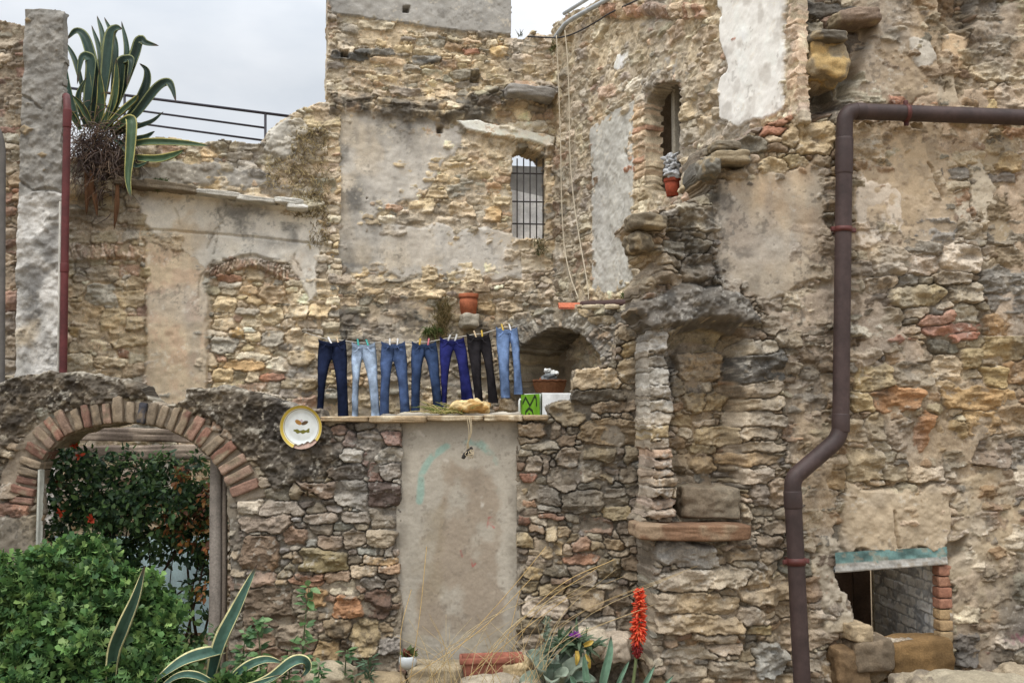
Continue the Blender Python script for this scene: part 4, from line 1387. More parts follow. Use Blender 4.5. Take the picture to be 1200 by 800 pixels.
# iron bars
mb = MB()
for k in range(5):
    px = 606 + k * 7.6
    mb.tube([B.at(px, 186, -0.08), B.at(px, 284, -0.08)], 0.0085, 6, lin(58, 54, 52))
for py in (203, 236, 262):
    mb.tube([B.at(598, py, -0.08), B.at(643, py + 1, -0.08)], 0.009, 6, lin(58, 54, 52))
gr = mb.build("window_grille", M_PAINT, wb)
# grey board, and a white panel standing in for a lit outdoor wall
mb = MB()
a_, b_ = B.at(597, 194, -0.15), B.at(643, 196, -0.15)
c_, d_ = B.at(643, 232, -0.15), B.at(597, 222, -0.15)
e_, f_ = B.at(643, 284, -0.15), B.at(597, 284, -0.15)
mb.add([a_, b_, c_, d_], [(0, 1, 2, 3)], lin(168, 168, 167))
mb.add([d_ - nD * 0.0 + B.n * 0.004, c_ + B.n * 0.004, e_ + B.n * 0.004, f_ + B.n * 0.004], [(0, 1, 2, 3)], lin(240, 240, 240))
mb.build("window_board", M_PAINT, wb, smooth=False)

# ---------------- terrace wall (back left)
F = Wall((-5.3, yB(-5.3) - 0.04), (-1.80, yB(-1.80) - 0.04), -0.1, 5.9, 0.011, 66, PAL_F, lin(192, 168, 130), -0.016, 0.012)
out = [(20, 850), (20, 195), (150, 172), (165, 163), (200, 160), (238, 166), (262, 164), (300, 168), (312, 152), (330, 140), (345, 132), (360, 124), (376, 118), (400, 118), (400, 850)]
F.mask = F.R(out, 0.7) > 0
inf_l = F.R([(70, 306), (165, 300), (170, 330), (168, 470), (70, 470)], 0.6)
inf_r = F.R([(242, 480), (242, 345), (252, 328), (275, 317), (300, 314), (325, 322), (338, 340), (338, 480)], 0.5)
lint = F.R([(70, 284), (165, 283), (172, 300), (160, 306), (70, 308)], 0.8)
pil = F.R([(170, 280), (242, 300), (245, 340), (242, 480), (205, 480), (168, 470)], 0.9)
fas = F.R([(150, 232), (230, 228), (300, 236), (360, 245), (378, 248), (374, 345), (362, 356), (352, 340), (335, 312), (300, 304), (250, 308), (240, 320), (225, 300), (175, 276), (165, 256)], 1.2)
upper = F.R([(60, 120), (400, 110), (400, 240), (340, 238), (230, 222), (60, 226)], 0.8)
F.nost = (pil > 0.12) | (fas > 0.1)
for a in [(121, 320, 38, 21, (170, 152, 124)), (119, 346, 36, 28, (172, 164, 146)), (154, 349, 32, 21, (190, 162, 110)), (101, 367, 36, 24, (192, 160, 108)), (133, 375, 29, 27, (194, 168, 118)), (157, 379, 21, 17, (180, 156, 112)), (159, 332, 24, 16, (168, 144, 104)), (105, 391, 27, 13, (184, 162, 124)), (86, 390, 16, 13, (188, 148, 90)),
          (150, 397, 44, 17, (194, 168, 122)), (115, 403, 38, 11, (204, 180, 142)), (130, 422, 38, 12, (204, 184, 146)), (91, 425, 38, 20, (190, 172, 136)), (154, 433, 28, 17, (176, 150, 112)), (143, 414, 15, 11, (160, 110, 84)), (86, 340, 20, 16, (176, 152, 114)), (90, 408, 20, 11, (180, 158, 120)), (120, 440, 40, 14, (190, 166, 126)),
          (320, 345, 34, 23, (176, 148, 108)), (264, 357, 28, 21, (198, 172, 124)), (320, 370, 25, 21, (196, 172, 126)), (318, 396, 31, 19, (166, 156, 138)), (262, 403, 31, 20, (162, 154, 138)), (262, 439, 24, 17, (194, 164, 108)), (287, 427, 50, 10, (190, 142, 84)), (299, 418, 40, 8, (206, 190, 158)), (324, 426, 23, 16, (208, 192, 160)),
          (262, 380, 29, 12, (190, 168, 130)), (276, 389, 14, 13, (196, 150, 80)), (296, 394, 24, 12, (200, 176, 130)), (268, 325, 28, 7, (176, 118, 90)), (268, 334, 26, 7, (204, 192, 170)), (290, 340, 24, 9, (190, 150, 110)), (320, 441, 30, 8, (184, 114, 80)), (296, 378, 24, 9, (204, 184, 146)), (290, 365, 26, 9, (172, 160, 140)), (300, 352, 22, 9, (188, 152, 108)), (298, 440, 20, 12, (190, 168, 130)),
          (373, 364, 22, 14, (206, 176, 122)), (387, 382, 20, 14, (180, 164, 132)), (353, 420, 30, 18, (190, 150, 92)), (365, 400, 22, 16, (200, 174, 130)), (350, 365, 20, 14, (196, 174, 134)), (372, 430, 22, 16, (178, 160, 128)), (345, 395, 16, 20, (190, 164, 124)), (360, 450, 24, 14, (186, 150, 100)),
          (255, 172, 22, 16, (176, 160, 126)), (246, 178, 20, 15, (196, 164, 112)), (285, 172, 34, 13, (190, 170, 130)), (280, 184, 30, 11, (182, 158, 116)), (262, 164, 22, 12, (150, 138, 118)), (304, 213, 24, 7, (186, 140, 96)), (300, 203, 28, 6, (110, 102, 90)), (330, 170, 40, 26, (178, 170, 152)), (350, 150, 24, 20, (170, 160, 140))]:
    F.stone(*a[:5], rot=a[5] if len(a) > 5 else F.rs.normal(0, 3))
# shallow brick arch over the right recess, brick lintel on the left
for k in range(26):
    t = k / 25
    px = 246 + 92 * t
    py = 322 - 12 * math.sin(pi * min(max(t, 0), 1)) + 10 * max(0, t - 0.6)
    F.stone(px, py - 3, 3.4, 13, rnd.choice([(190, 166, 136), (176, 128, 104), (180, 150, 122)]), rot=(0.5 - t) * -34, prot=0.02, p=8)
for k in range(24):
    F.stone(72 + k * 4.1, 296 - 1.5 * sin(k / 7), 3.4, 17, rnd.choice([(196, 160, 132), (188, 142, 116), (200, 172, 146)]), rot=rnd.gauss(0, 3), prot=0.015, p=8)
F.pack(CLS[1:], tries=4600)
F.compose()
F.offset(np.maximum(inf_l, inf_r), -0.05, 0.02)
F.layer(lint, 0.0, lin(196, 168, 138), soft=0.03, var=0.18, rough=0.008, bias=-0.03)
F.smear([(330, 300), (385, 240), (400, 470), (335, 470)], 0.008, lin(196, 172, 134), cover=0.1, seed=2, f=2.2)
F.layer(pil, 0.03, lin(204, 180, 142), soft=0.04, var=0.13, rough=0.006, vf=4)
F.stain(pil, lin(192, 148, 116), 0.4, soft=0.1, nf=7, nlo=0.0, nhi=0.5)
F.layer(fas, 0.034, lin(214, 204, 184), soft=0.03, var=0.12, rough=0.005, vf=5)
F.stain(F.R([(170, 228), (230, 226), (255, 275), (225, 300), (180, 290)], 2), lin(196, 172, 134), 0.75, soft=0.1, nf=4, nlo=-0.4, nhi=0.3)
F.stain(F.R([(262, 236), (378, 250), (376, 300), (340, 292), (262, 268)], 1.5), lin(112, 110, 106), 0.8, soft=0.1, nf=4, nlo=-0.3, nhi=0.5, seed=3)
F.stain(F.R([(330, 285), (352, 285), (352, 340), (336, 320)], 2), lin(196, 168, 128), 0.6, soft=0.06, nf=4, seed=4)
F.stain(F.R([(240, 290), (330, 292), (330, 312), (240, 310)], 2), lin(190, 186, 172), 0.6, soft=0.06, nf=6, seed=5)
mold = F.LN([(150, 268), (240, 274), (300, 279), (376, 287)], 0.15)
F.offset(0.012 - mold, -0.03, 0.008)
for pts in ([(256, 240), (262, 262), (250, 278), (240, 292)], [(240, 318), (236, 340), (230, 350)], [(258, 270), (250, 300)], [(340, 300), (352, 318)], [(205, 250), (212, 268)]):
    F.offset(0.008 - F.LN(pts, 1.5), -0.025, 0.007)
# eroded ledge and rubble slope above
F.layer(F.R([(155, 182), (230, 185), (305, 190), (345, 215), (385, 215), (385, 240), (300, 232), (230, 224), (155, 228)], 1.5), 0.03, lin(152, 144, 130), soft=0.05, var=0.22, rough=0.02, vf=6, bias=-0.05)
F.offset(F.R([(75, 212), (150, 214), (230, 222), (300, 230), (358, 240), (356, 249), (300, 242), (228, 232), (150, 230), (75, 232)], 0.8), 0.11, 0.025)
F.stain(F.R([(150, 205), (228, 216), (228, 232), (150, 230)], 2), lin(86, 76, 62), 0.7, soft=0.06, nf=6, seed=6)
F.stain(F.R([(228, 222), (320, 232), (320, 238), (228, 230)], 1), lin(204, 200, 190), 0.7, soft=0.02, nf=6, seed=7)
F.stain(F.R([(180, 160), (310, 165), (310, 215), (180, 200)], 2), lin(110, 104, 92), 0.6, soft=0.15, nf=5, nlo=0, nhi=0.5, seed=9)
F.layer(F.R([(312, 150), (345, 135), (352, 165), (340, 185), (314, 184)], 1.5), 0.04, lin(176, 170, 154), soft=0.05, var=0.2, rough=0.015, seed=6)
F.stain(F.R([(320, 180), (385, 130), (385, 300), (350, 240)], 2), lin(150, 136, 108), 0.6, soft=0.15, nf=6, seed=10)
F.stain(F.R([(75, 228), (165, 228), (160, 285), (75, 285)], 2), lin(168, 140, 102), 0.5, soft=0.1, nf=4, seed=11)
F.lichen(lin(216, 206, 184), 0.5, f=6, thr=0.48)
F.lichen(lin(92, 86, 76), 0.4, f=5, thr=0.45, seed=3)
F.depth[:] = 0.5
wf = empty("terrace_wall", (-3.4, yB(-3.4), 0))
tag(wf, "pale plastered back wall at left with two blocked openings under the big agave", "wall", kind="thing")
F.grime(0.4)
F.build("wall", wf, gain=1.15)
mb = MB()
for k, (cx, cy, wpx, c) in enumerate([(256, 229, 50, (186, 182, 172)), (300, 236, 44, (180, 176, 166)), (338, 238, 34, (198, 196, 188)), (348, 244, 24, (206, 204, 196)), (200, 221, 60, (128, 116, 98)), (160, 217, 46, (110, 98, 82))]):
    rock(mb, F.at(cx, cy, 0.1), (wpx * 0.0092, 0.3, 0.06 + 0.03 * (k > 3)), lin(*c), seed=210 + k, rot=rotz(0.236) @ roty(0.07), sub=16, rough=0.16, boxy=8)
mb.build("ledge_slab", M_STONE, wf)
# ================================================================== SIDE WALL (runs back from the house wall to the tower)
S_ = Wall((XC - 0.02, YC + 0.05), (2.20, 7.86), 1.2, 7.0, 0.0095, 44, PAL_C, lin(190, 170, 134), -0.004, 0.018)
S_.S *= 0.9
out = [(600, 660), (645, 38), (660, 22), (672, 12), (690, 8), (705, -6), (720, -60), (942, -60), (942, 138), (900, 175), (880, 240), (880, 700)]
S_.mask = S_.R(out, 0.6) > 0
c_win = [(757, 120), (762, 108), (775, 98), (790, 95), (798, 99), (797, 150), (797, 228), (785, 231), (757, 222)]
sd_cw = S_.R(c_win, 0.3)
grey_p = S_.R([(694, 150), (712, 135), (744, 118), (744, 330), (720, 345), (696, 343)], 0.5)
wht = S_.R([(843, -60), (922, -60), (921, 128), (900, 140), (868, 148), (846, 140), (848, 90), (858, 78), (846, 50)], 0.9)
S_.nost = (sd_cw > -0.01) | (grey_p > 0.08) | (wht > 0.08)
for k in range(14):        # brick dressings of the window
    S_.stone(750, 106 + k * 9, 13, 7.5, rnd.choice([(190, 150, 118), (178, 122, 94), (206, 186, 150), (196, 164, 122)]), rot=rnd.gauss(0, 3), prot=0.02, p=6)
for k in range(16):
    t = k / 15
    S_.stone(755 + 46 * t, 112 - 22 * math.sin(pi * (0.15 + 0.62 * t)), 3.6, 15, rnd.choice([(172, 156, 132), (180, 150, 122), (160, 148, 130)]), rot=-40 + 70 * t, prot=0.02, p=7)
for k in range(20):        # brick course near the top
    S_.stone(712 + k * 6, 12 + 1.2 * k * 0.1, 5, 16, rnd.choice([(190, 140, 116), (180, 128, 104), (200, 164, 136)]), rot=8, prot=0.07, p=7)
for k in range(9):
    S_.stone(931, 8 + k * 15, 13, 13, rnd.choice([(190, 150, 122), (196, 166, 136)]), rot=0, prot=0.015, p=7)
for a in [(809, 130, 18, 24, (206, 178, 124)), (810, 160, 20, 16, (184, 168, 140)), (812, 190, 22, 18, (206, 176, 116)), (815, 215, 26, 16, (200, 166, 108)), (826, 150, 18, 22, (200, 172, 120)), (862, 52, 12, 10, (176, 96, 70)), (857, 60, 22, 12, (196, 140, 104)), (873, 82, 8, 10, (176, 90, 70)), (740, 200, 10, 9, (190, 120, 90)), (695, 215, 14, 9, (176, 130, 90))]:
    S_.stone(*a[:5], rot=S_.rs.normal(0, 3))
S_.pack(CLS[1:], tries=5200)
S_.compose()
S_.layer(S_.R([(650, 30), (845, -40), (850, 130), (760, 100), (690, 150), (655, 340)], 2), -0.006, lin(196, 176, 140), soft=0.08, var=0.2, rough=0.016, vf=6)
S_.layer(S_.R([(752, 60), (800, 55), (815, 95), (770, 95), (752, 110)], 2), 0.0, lin(168, 160, 146), soft=0.06, var=0.18, rough=0.014, vf=6, seed=2)
S_.layer(grey_p, 0.022, lin(188, 186, 176), soft=0.014, var=0.07, rough=0.009, vf=6, grain=0.3)
S_.layer(wht, 0.04, lin(226, 223, 215), soft=0.02, var=0.06, rough=0.004, vf=5, grain=0.2)
S_.stain(wht, lin(176, 168, 156), 0.5, soft=0.05, nf=6, nlo=0.05, nhi=0.5)
S_.layer(S_.R([(726, 62), (738, 58), (740, 72), (730, 82), (720, 84)], 1), 0.02, lin(226, 220, 208), soft=0.02, seed=5)
S_.offset(S_.R([(712, 19), (850, 10), (850, 20), (712, 27)], 0.5), -0.03, 0.02)
for (cx, cy) in ((735, 178), (742, 165)):
    S_.offset(0.02 - S_.LN([(cx, cy), (cx + 1, cy + 1)]), -0.08, 0.01)
S_.stain(S_.R([(720, 240), (850, 190), (850, 380), (720, 380)], 2), lin(150, 140, 122), 0.5, soft=0.2, nf=5)
S_.lichen(lin(216, 206, 184), 0.45, f=6, thr=0.5)
S_.lichen(lin(110, 100, 86), 0.35, f=5, thr=0.48, seed=3)
S_.depth[:] = 0.25
S_.depth[S_.U > S_.len - 0.4] = 0.10
S_.cut(sd_cw, 0.2, 0.06)
ws = empty("side_wall", (1.4, 9.9, 1.2))
tag(ws, "beige rubble side wall with an arched window opening and a white plaster strip", "wall", kind="thing")
S_.grime(0.35)
S_.build("wall", ws, gain=1.1)
# back of the arched opening: dim room and a grey post
mb = MB()
uS, nS = S_.u, S_.n
cW = S_.at(778, 165, 0)
ww, zl, zh = 0.62, S_.at(778, 245, 0)[2], S_.at(778, 80, 0)[2]
def q_(a, dpt, z):
    p = cW + uS * a - nS * dpt
    return (p[0], p[1], z)
DK = lin(150, 138, 122)
mb.add([q_(-ww, .9, zl), q_(ww, .9, zl), q_(ww, .9, zh), q_(-ww, .9, zh), q_(-ww, .18, zl), q_(ww, .18, zl), q_(ww, .18, zh), q_(-ww, .18, zh)], [(0, 1, 2, 3), (0, 4, 7, 3), (1, 5, 6, 2), (3, 2, 6, 7), (0, 1, 5, 4)], DK)
mb.build("dark_room", M_STONE, ws, smooth=False)
mb = MB()
mb.box((S_.at(792, 165, -0.24) + S_.at(792, 165, -0.24)) / 2, (0.06, 0.07, 1.35), lin(158, 150, 134), rot=rotz(-1.1), bevel=0.01)
mb.build("window_post", M_WOOD, ws)

# ================================================================== NICHE WALL (arched recess behind the cabinet)
YG = 11.15
gA, gB = at(572, 400, 11.38), at(775, 400, 9.88)
G = Wall((gA[0], gA[1]), (gB[0], gB[1]), 0.9, 3.28, 0.0095, 88, PAL_B, lin(158, 144, 120), -0.014, 0.012)
out = [(576, 640), (578, 392), (590, 376), (606, 366), (640, 360), (680, 357), (770, 356), (770, 640)]
G.mask = G.R(out, 0.6) > 0
g_in = [(604, 700), (605, 414), (618, 400), (636, 388), (655, 383), (672, 387), (690, 400), (703, 418), (706, 440), (706, 700)]
sd_g = G.R(g_in, 0.35)
G.nost = sd_g > -0.01
gi = spline([(604, 416), (618, 400), (636, 388), (655, 383), (672, 387), (690, 400), (704, 420)], 60)
for k in range(30):
    i = int(k / 29 * 57) + 1
    t = gi[i + 1] - gi[i - 1]
    t = t / np.linalg.norm(t)
    n_ = np.array([t[1], -t[0]])
    c2 = gi[i] + n_ * 9
    G.stone(c2[0], c2[1], 4.2, 19, rnd.choice([(168, 160, 144), (182, 172, 152), (150, 142, 128), (176, 152, 122)]), rot=math.degrees(math.atan2(n_[0], -n_[1])) * -1, prot=rnd.uniform(0, 0.02), p=6)
for a in [(708, 374, 38, 11, (196, 158, 104)), (706, 395, 18, 12, (184, 136, 88)), (714, 408, 12, 12, (190, 150, 98)), (684, 366, 10, 10, (196, 168, 116)), (730, 372, 22, 14, (160, 152, 138)), (710, 384, 26, 4, (172, 152, 124))]:
    G.stone(*a[:5])
G.pack(CLS[1:], tries=1800)
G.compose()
G.layer(G.R([(590, 372), (660, 362), (700, 362), (690, 380), (655, 372), (620, 384), (596, 404)], 2), -0.002, lin(158, 148, 128), soft=0.04, var=0.2, rough=0.012)
G.stain(0.09 - G.LN([(604, 410), (655, 378), (706, 420)], 1), lin(126, 118, 104), 0.5, soft=0.06, nf=6)
G.lichen(lin(206, 200, 184), 0.5, f=6, thr=0.48)
G.lichen(lin(96, 90, 80), 0.4, f=5, thr=0.45, seed=3)
G.cut(sd_g, 0.9, 0.06)
gC = G.at(655, 490)
wg = empty("niche_wall", (gC[0], gC[1], 1.4))
tag(wg, "small stone wall with a dark arched niche behind the white cabinet", "wall", kind="thing")
G.grime(0.45)
G.build("wall", wg, gain=0.95, steps=10, skirt_rough=0.03)
# plastered back of the niche with the shade of a corner crease painted as a dark line
bA, bB = G.at(585, 430, -0.75), G.at(770, 430, -0.75)
BK = Wall((bA[0], bA[1]), (bB[0], bB[1]), 0.9, 3.2, 0.02, 12, PAL_B, lin(150, 132, 104))
BK.h = 0.02 * fbm(BK.U, BK.V, 3, 4, 2)
BK.col = lin(164, 146, 118)[None, None] * (1 + 0.25 * fbm(BK.U, BK.V, 3, 5, 1))[..., None]
BK.stain(0.05 - BK.LN([(664, 380), (662, 470)], 1), lin(70, 62, 52), 0.7, soft=0.05)
BK.build("niche_back", wg, M_PLASTER)

# ================================================================== PILLAR and BRICK WALL at far left
YE = 9.6
E = Wall((at(23, 200, YE)[0], YE), (at(76, 200, YE)[0], YE), 1.0, 6.1, 0.009, 91, PAL_E, lin(150, 144, 136), 0.0, 0.01)
E.mask = E.R([(20, 640), (18, 330), (22, 12), (40, 10), (76, 13), (74, 100), (72, 640)], 0.35) > 0
E.h = 0.02 * fbm(E.U, E.V, 5, 5, 3) + 0.012 * fbm(E.U, E.V, 16, 3, 6) + 0.03 * (0.4 - np.abs(fbm(E.U, E.V, 4.2, 3, 8)))
E.col = lin(136, 132, 124)[None, None] * (1 + 0.2 * fbm(E.U, E.V, 5, 5, 2))[..., None]
low = E.R([(10, 226), (80, 222), (80, 700), (10, 700)], 1)
E.stain(low, lin(206, 202, 194), 0.95, soft=0.03, nf=3, nlo=-0.9, nhi=0.2)
E.stain(E.R([(24, 290), (72, 260), (72, 380), (24, 400)], 2), lin(104, 102, 98), 0.8, soft=0.12, nf=4, nlo=-0.3, nhi=0.4, seed=2)
E.stain(E.R([(10, 395), (46, 375), (46, 470), (10, 470)], 1), lin(196, 176, 142), 0.8, soft=0.05, nf=4, nlo=-0.7, nhi=0.1, seed=4)
for k, (cx, cy, wx, hy) in enumerate([(32, 25, 14, 10), (50, 182, 20, 9), (28, 152, 22, 13), (52, 200, 14, 6), (68, 60, 8, 5), (34, 124, 16, 4)]):
    E.layer(E.R([(cx - wx / 2, cy), (cx, cy - hy / 2), (cx + wx / 2, cy), (cx, cy + hy / 2)], 0.8), 0.035, lin(150, 130, 96), soft=0.02, var=0.25, rough=0.015, seed=k)
E.offset(0.012 - E.LN([(24, 116), (38, 120), (46, 128)], 1), -0.03, 0.01)
E.offset(0.01 - E.LN([(18, 205), (36, 222), (72, 224)], 1), -0.03, 0.01)
E.lichen(lin(170, 164, 152), 0.5, f=10, thr=0.4)
E.lichen(lin(90, 88, 82), 0.5, f=7, thr=0.42, seed=4)
E.depth[:] = 0.10
E.g[:] = 0.7
we = empty("plaster_pillar", (at(48, 400, YE)[0], YE, 1.0))
tag(we, "tall grey cement-faced pillar at far left beside the red drainpipe", "pillar", kind="thing")
E.build("shaft", we, M_STONE, skirt_rough=0.012)

K = Wall((at(-60, 200, YE + 0.12)[0], YE + 0.12), (at(27, 200, YE + 0.12)[0], YE + 0.12), 1.0, 6.0, 0.010, 93, PAL_E, lin(168, 146, 112), -0.012, 0.012)
K.mask = K.R([(-70, 700), (-70, 10), (0, 24), (18, 28), (30, 30), (30, 700)], 0.4) > 0
K.S *= SM(K.R([(-70, 0), (40, 0), (40, 300), (-70, 300)], 1), 0.62)
K.asp *= SM(K.R([(-70, 0), (40, 0), (40, 300), (-70, 300)], 1), 1.35)
K.pack(CLS[1:], tries=2600, rotsd=2)
K.compose()
K.lichen(lin(96, 88, 76), 0.4, f=5, thr=0.45, seed=3)
K.lichen(lin(206, 194, 170), 0.4, f=5, thr=0.5, seed=5)
wk = empty("brick_wall", (at(0, 400, YE)[0], YE + 0.12, 1.0))
tag(wk, "thin-coursed brick and rubble wall at the far left edge behind the pillar", "wall", kind="thing")
K.grime(0.4)
K.build("wall", wk)
# ================================================================== terrace floor and earth behind
mb = MB()
mb.grid(np.array([[[x, y, 1.38 + 0.015 * sin(x * 3 + y * 2)] for x in np.linspace(-1.72, 2.0, 20)] for y in np.linspace(YA + 0.12, 12.2, 20)]), lin(140, 124, 98))
mb.grid(np.array([[[-1.72, y, z] for z in (-0.1, 0.7, 1.38)] for y in np.linspace(YA + 0.2, 11.6, 12)]), lin(128, 112, 90))
tag(mb.build("terrace_floor", M_STONE), kind="structure")
# ================================================================== PIPES
def fillet(pts, r, n=8):
    P = [np.asarray(p, float) for p in pts]
    out = [P[0]]
    for i in range(1, len(P) - 1):
        a, b, c = P[i - 1], P[i], P[i + 1]
        u = (a - b) / np.linalg.norm(a - b)
        v = (c - b) / np.linalg.norm(c - b)
        rr = min(r, np.linalg.norm(a - b) * 0.45, np.linalg.norm(c - b) * 0.45)
        for k in range(n + 1):
            t = k / n
            out.append((b + u * rr) * (1 - t) ** 2 + 2 * t * (1 - t) * b + (b + v * rr) * t * t)
    out.append(P[-1])
    return out


def dens(P, step=0.05):
    out = []
    for a, b in zip(P[:-1], P[1:]):
        n = max(1, int(np.linalg.norm(b - a) / step))
        for k in range(n):
            out.append(a + (b - a) * k / n)
    out.append(P[-1])
    return np.array(out)


PURP = lin(64, 51, 49)
pp = [D.at(1290, 141, 0.15), D.at(990, 130, 0.15), D.at(985, 512, 0.17), D.at(929, 560, 0.24), D.at(929, 580, 0.24), D.at(942, 840, 0.26)]
pipe = empty("drainpipe", pp[-1])
tag(pipe, "thick purplish brown drainpipe with elbows running down the right-hand wall", "drainpipe")
mb = MB()
path = dens(fillet(pp, 0.10))
cs = PURP[None] * (1 + 0.14 * fbm(path[:, 0] * 4 + path[:, 2] * 3, path[:, 2], 1, 3, 2))[:, None]
mb.tube(path, 0.062, 20, cs)
mb.build("pipe", M_PIPE, pipe)


def collar(o, a, b, r, col, name, seg=20):
    m_ = MB()
    a, b = np.asarray(a), np.asarray(b)
    d = b - a
    m_.tube([a, a + d * 0.02, a + d * 0.06, b - d * 0.06, b - d * 0.02, b], [r * 0.93, r * 0.98, r, r, r * 0.98, r * 0.93], seg, col)
    return m_.build(name, M_PAINT, o)


def along(a, b, t0, t1):
    a, b = np.asarray(a), np.asarray(b)
    return a + (b - a) * t0, a + (b - a) * t1


collar(pipe, *along(pp[1], pp[2], 0.085, 0.20), 0.066, PURP, "sleeve")
collar(pipe, *along(pp[1], pp[2], 0.93, 0.985), 0.066, PURP, "sleeve")
collar(pipe, *along(pp[4], pp[5], -0.02, 0.06), 0.067, PURP * 0.9, "sleeve")
collar(pipe, *along(pp[1], pp[0], 0.04, 0.075), 0.066, PURP, "sleeve")
RUST = lin(86, 46, 42)


def clamp(o, a, b, n, r):
    m_ = MB()
    a, b = np.asarray(a), np.asarray(b)
    m_.tube([a, b], r, 20, RUST)
    c = (a + b) / 2
    m_.tube([c + n * 0.0, c - n * 0.2], 0.009, 6, RUST)
    d = (b - a) / np.linalg.norm(b - a)
    s_ = np.cross(d, n)
    m_.box(c + s_ * (r + 0.014), (0.035, 0.02, 0.035), RUST, bevel=0.004)
    m_.box(c - s_ * (r + 0.014), (0.035, 0.02, 0.035), RUST, bevel=0.004)
    return m_.build("clamp", M_PAINT, o)


clamp(pipe, *along(pp[1], pp[0], 0.225, 0.240), D.n, 0.068)
clamp(pipe, *along(pp[1], pp[2], 0.362, 0.378), D.n, 0.068)
clamp(pipe, *along(pp[4], pp[5], 0.285, 0.318), D.n, 0.069)

# slim red drainpipe beside the pillar
YR = 9.42
rp = [at(76, 114, YR + 0.35), at(78, 113, YR + 0.06), at(79, 128, YR), at(76.5, 250, YR), at(73, 520, YR)]
rd = empty("drainpipe", rp[-1])
tag(rd, "slim dark red downpipe with a hooked top beside the grey pillar", "drainpipe")
mb = MB()
path = dens(fillet(rp, 0.06))
mb.tube(path, 0.034, 14, lin(86, 40, 40)[None] * (1 + 0.15 * fbm(path[:, 2] * 5, path[:, 0], 1, 3, 5))[:, None])
mb.build("pipe", M_PIPE, rd)
collar(rd, *along(rp[2], rp[3], 0.0, 0.18), 0.039, lin(92, 40, 40), "sleeve", 14)
collar(rd, *along(rp[3], rp[4], 0.22, 0.26), 0.038, lin(90, 40, 40), "sleeve", 14)
m_ = MB()
m_.tube([at(70.5, 236, YR + 0.05), at(68, 440, YR + 0.05), at(68, 520, YR + 0.05)], 0.010, 8, lin(170, 166, 156))
tag(m_.build("cable_conduit", M_PAINT), "thin pale conduit tube between the pillar and the red downpipe", "conduit")
m_ = MB()
m_.tube(dens(fillet([at(-14, 152, 9.3), at(-2, 152, 9.3), at(3, 172, 9.3), at(2.5, 300, 9.3), at(1, 640, 9.3)], 0.08)), 0.028, 12, lin(92, 88, 84))
tag(m_.build("grey_conduit", M_PAINT), "grey bent metal pipe at the far left edge of the view", "pipe")

# ================================================================== ROOFTOP RAILING, TUBES, CABLE, CORDS
YR2 = 14.0
BLK = lin(48, 46, 56)
rl = empty("roof_railing", at(200, 200, YR2))
tag(rl, "thin dark metal railing on the terrace behind the big agave", "railing")
for (a, b) in (((40, 98), (352, 138)), ((40, 113), (311, 150)), ((40, 128), (311, 165))):
    m_ = MB()
    m_.tube([at(*a, YR2), at(*b, YR2)], 0.020 if a[1] == 98 else 0.015, 8, BLK)
    m_.build("rail", M_PAINT, rl)
for px, y0, y1 in ((311, 133, 215), (146, 112, 215)):
    m_ = MB()
    m_.tube([at(px, y0, YR2), at(px, y1, YR2)], 0.018, 8, BLK)
    m_.build("post", M_PAINT, rl)
m_ = MB()
zt_ = at(200, 195, 13.6)[2]
m_.box((-4.6, 15.6, zt_ - 0.1), (5.6, 4.0, 0.2), lin(150, 138, 116), bevel=0.02)
tag(m_.build("upper_terrace", M_STONE), kind="structure")

GALV = lin(176, 182, 186)
m_ = MB()
m_.tube([S_.at(661, 16, 0.02), S_.at(690, -2, 0.04), S_.at(716, -20, 0.06)], 0.022, 10, GALV)
tag(m_.build("metal_tube", M_PAINT), "upper of two galvanised tubes crossing the top of the side wall", "tube", "galvanised tubes on the wall top")
m_ = MB()
m_.tube(spline([S_.at(651, 44, 0.05), S_.at(658, 34, 0.05), S_.at(668, 24, 0.06), S_.at(700, 6, 0.08), S_.at(740, -16, 0.1)], 20), 0.026, 10, GALV)
tag(m_.build("metal_tube", M_PAINT), "lower galvanised tube reaching down to the corner where cords hang", "tube", "galvanised tubes on the wall top")
m_ = MB()
m_.tube(spline([B.at(618, 43, 0.06), B.at(640, 44, 0.08), S_.at(657, 44, 0.08), S_.at(676, 38, 0.07), S_.at(700, 25, 0.06), S_.at(716, 15, 0.08), S_.at(760, -6, 0.1)], 30), 0.009, 6, lin(44, 42, 44))
tag(m_.build("black_cable", M_PAINT), "black cable sagging across the wall corner under the metal tubes", "cable")
for k, (pts, lab) in enumerate([
        ([(652, 42), (653, 60), (655, 110), (657, 170), (658, 230), (661, 285), (668, 322), (678, 350)], "left one of two white cords dangling in the wall corner"),
        ([(662, 36), (665, 70), (667, 120), (668, 180), (672, 232), (680, 285), (688, 330), (690, 352)], "right one of two white cords, drifting out along the side wall")]):
    m_ = MB()
    m_.tube(spline([S_.at(x, y, 0.10) for x, y in pts], 60), 0.0068, 6, lin(196, 186, 166))
    tag(m_.build("hanging_cable", M_CLOTH), lab, "cord", "cords hanging in the corner")

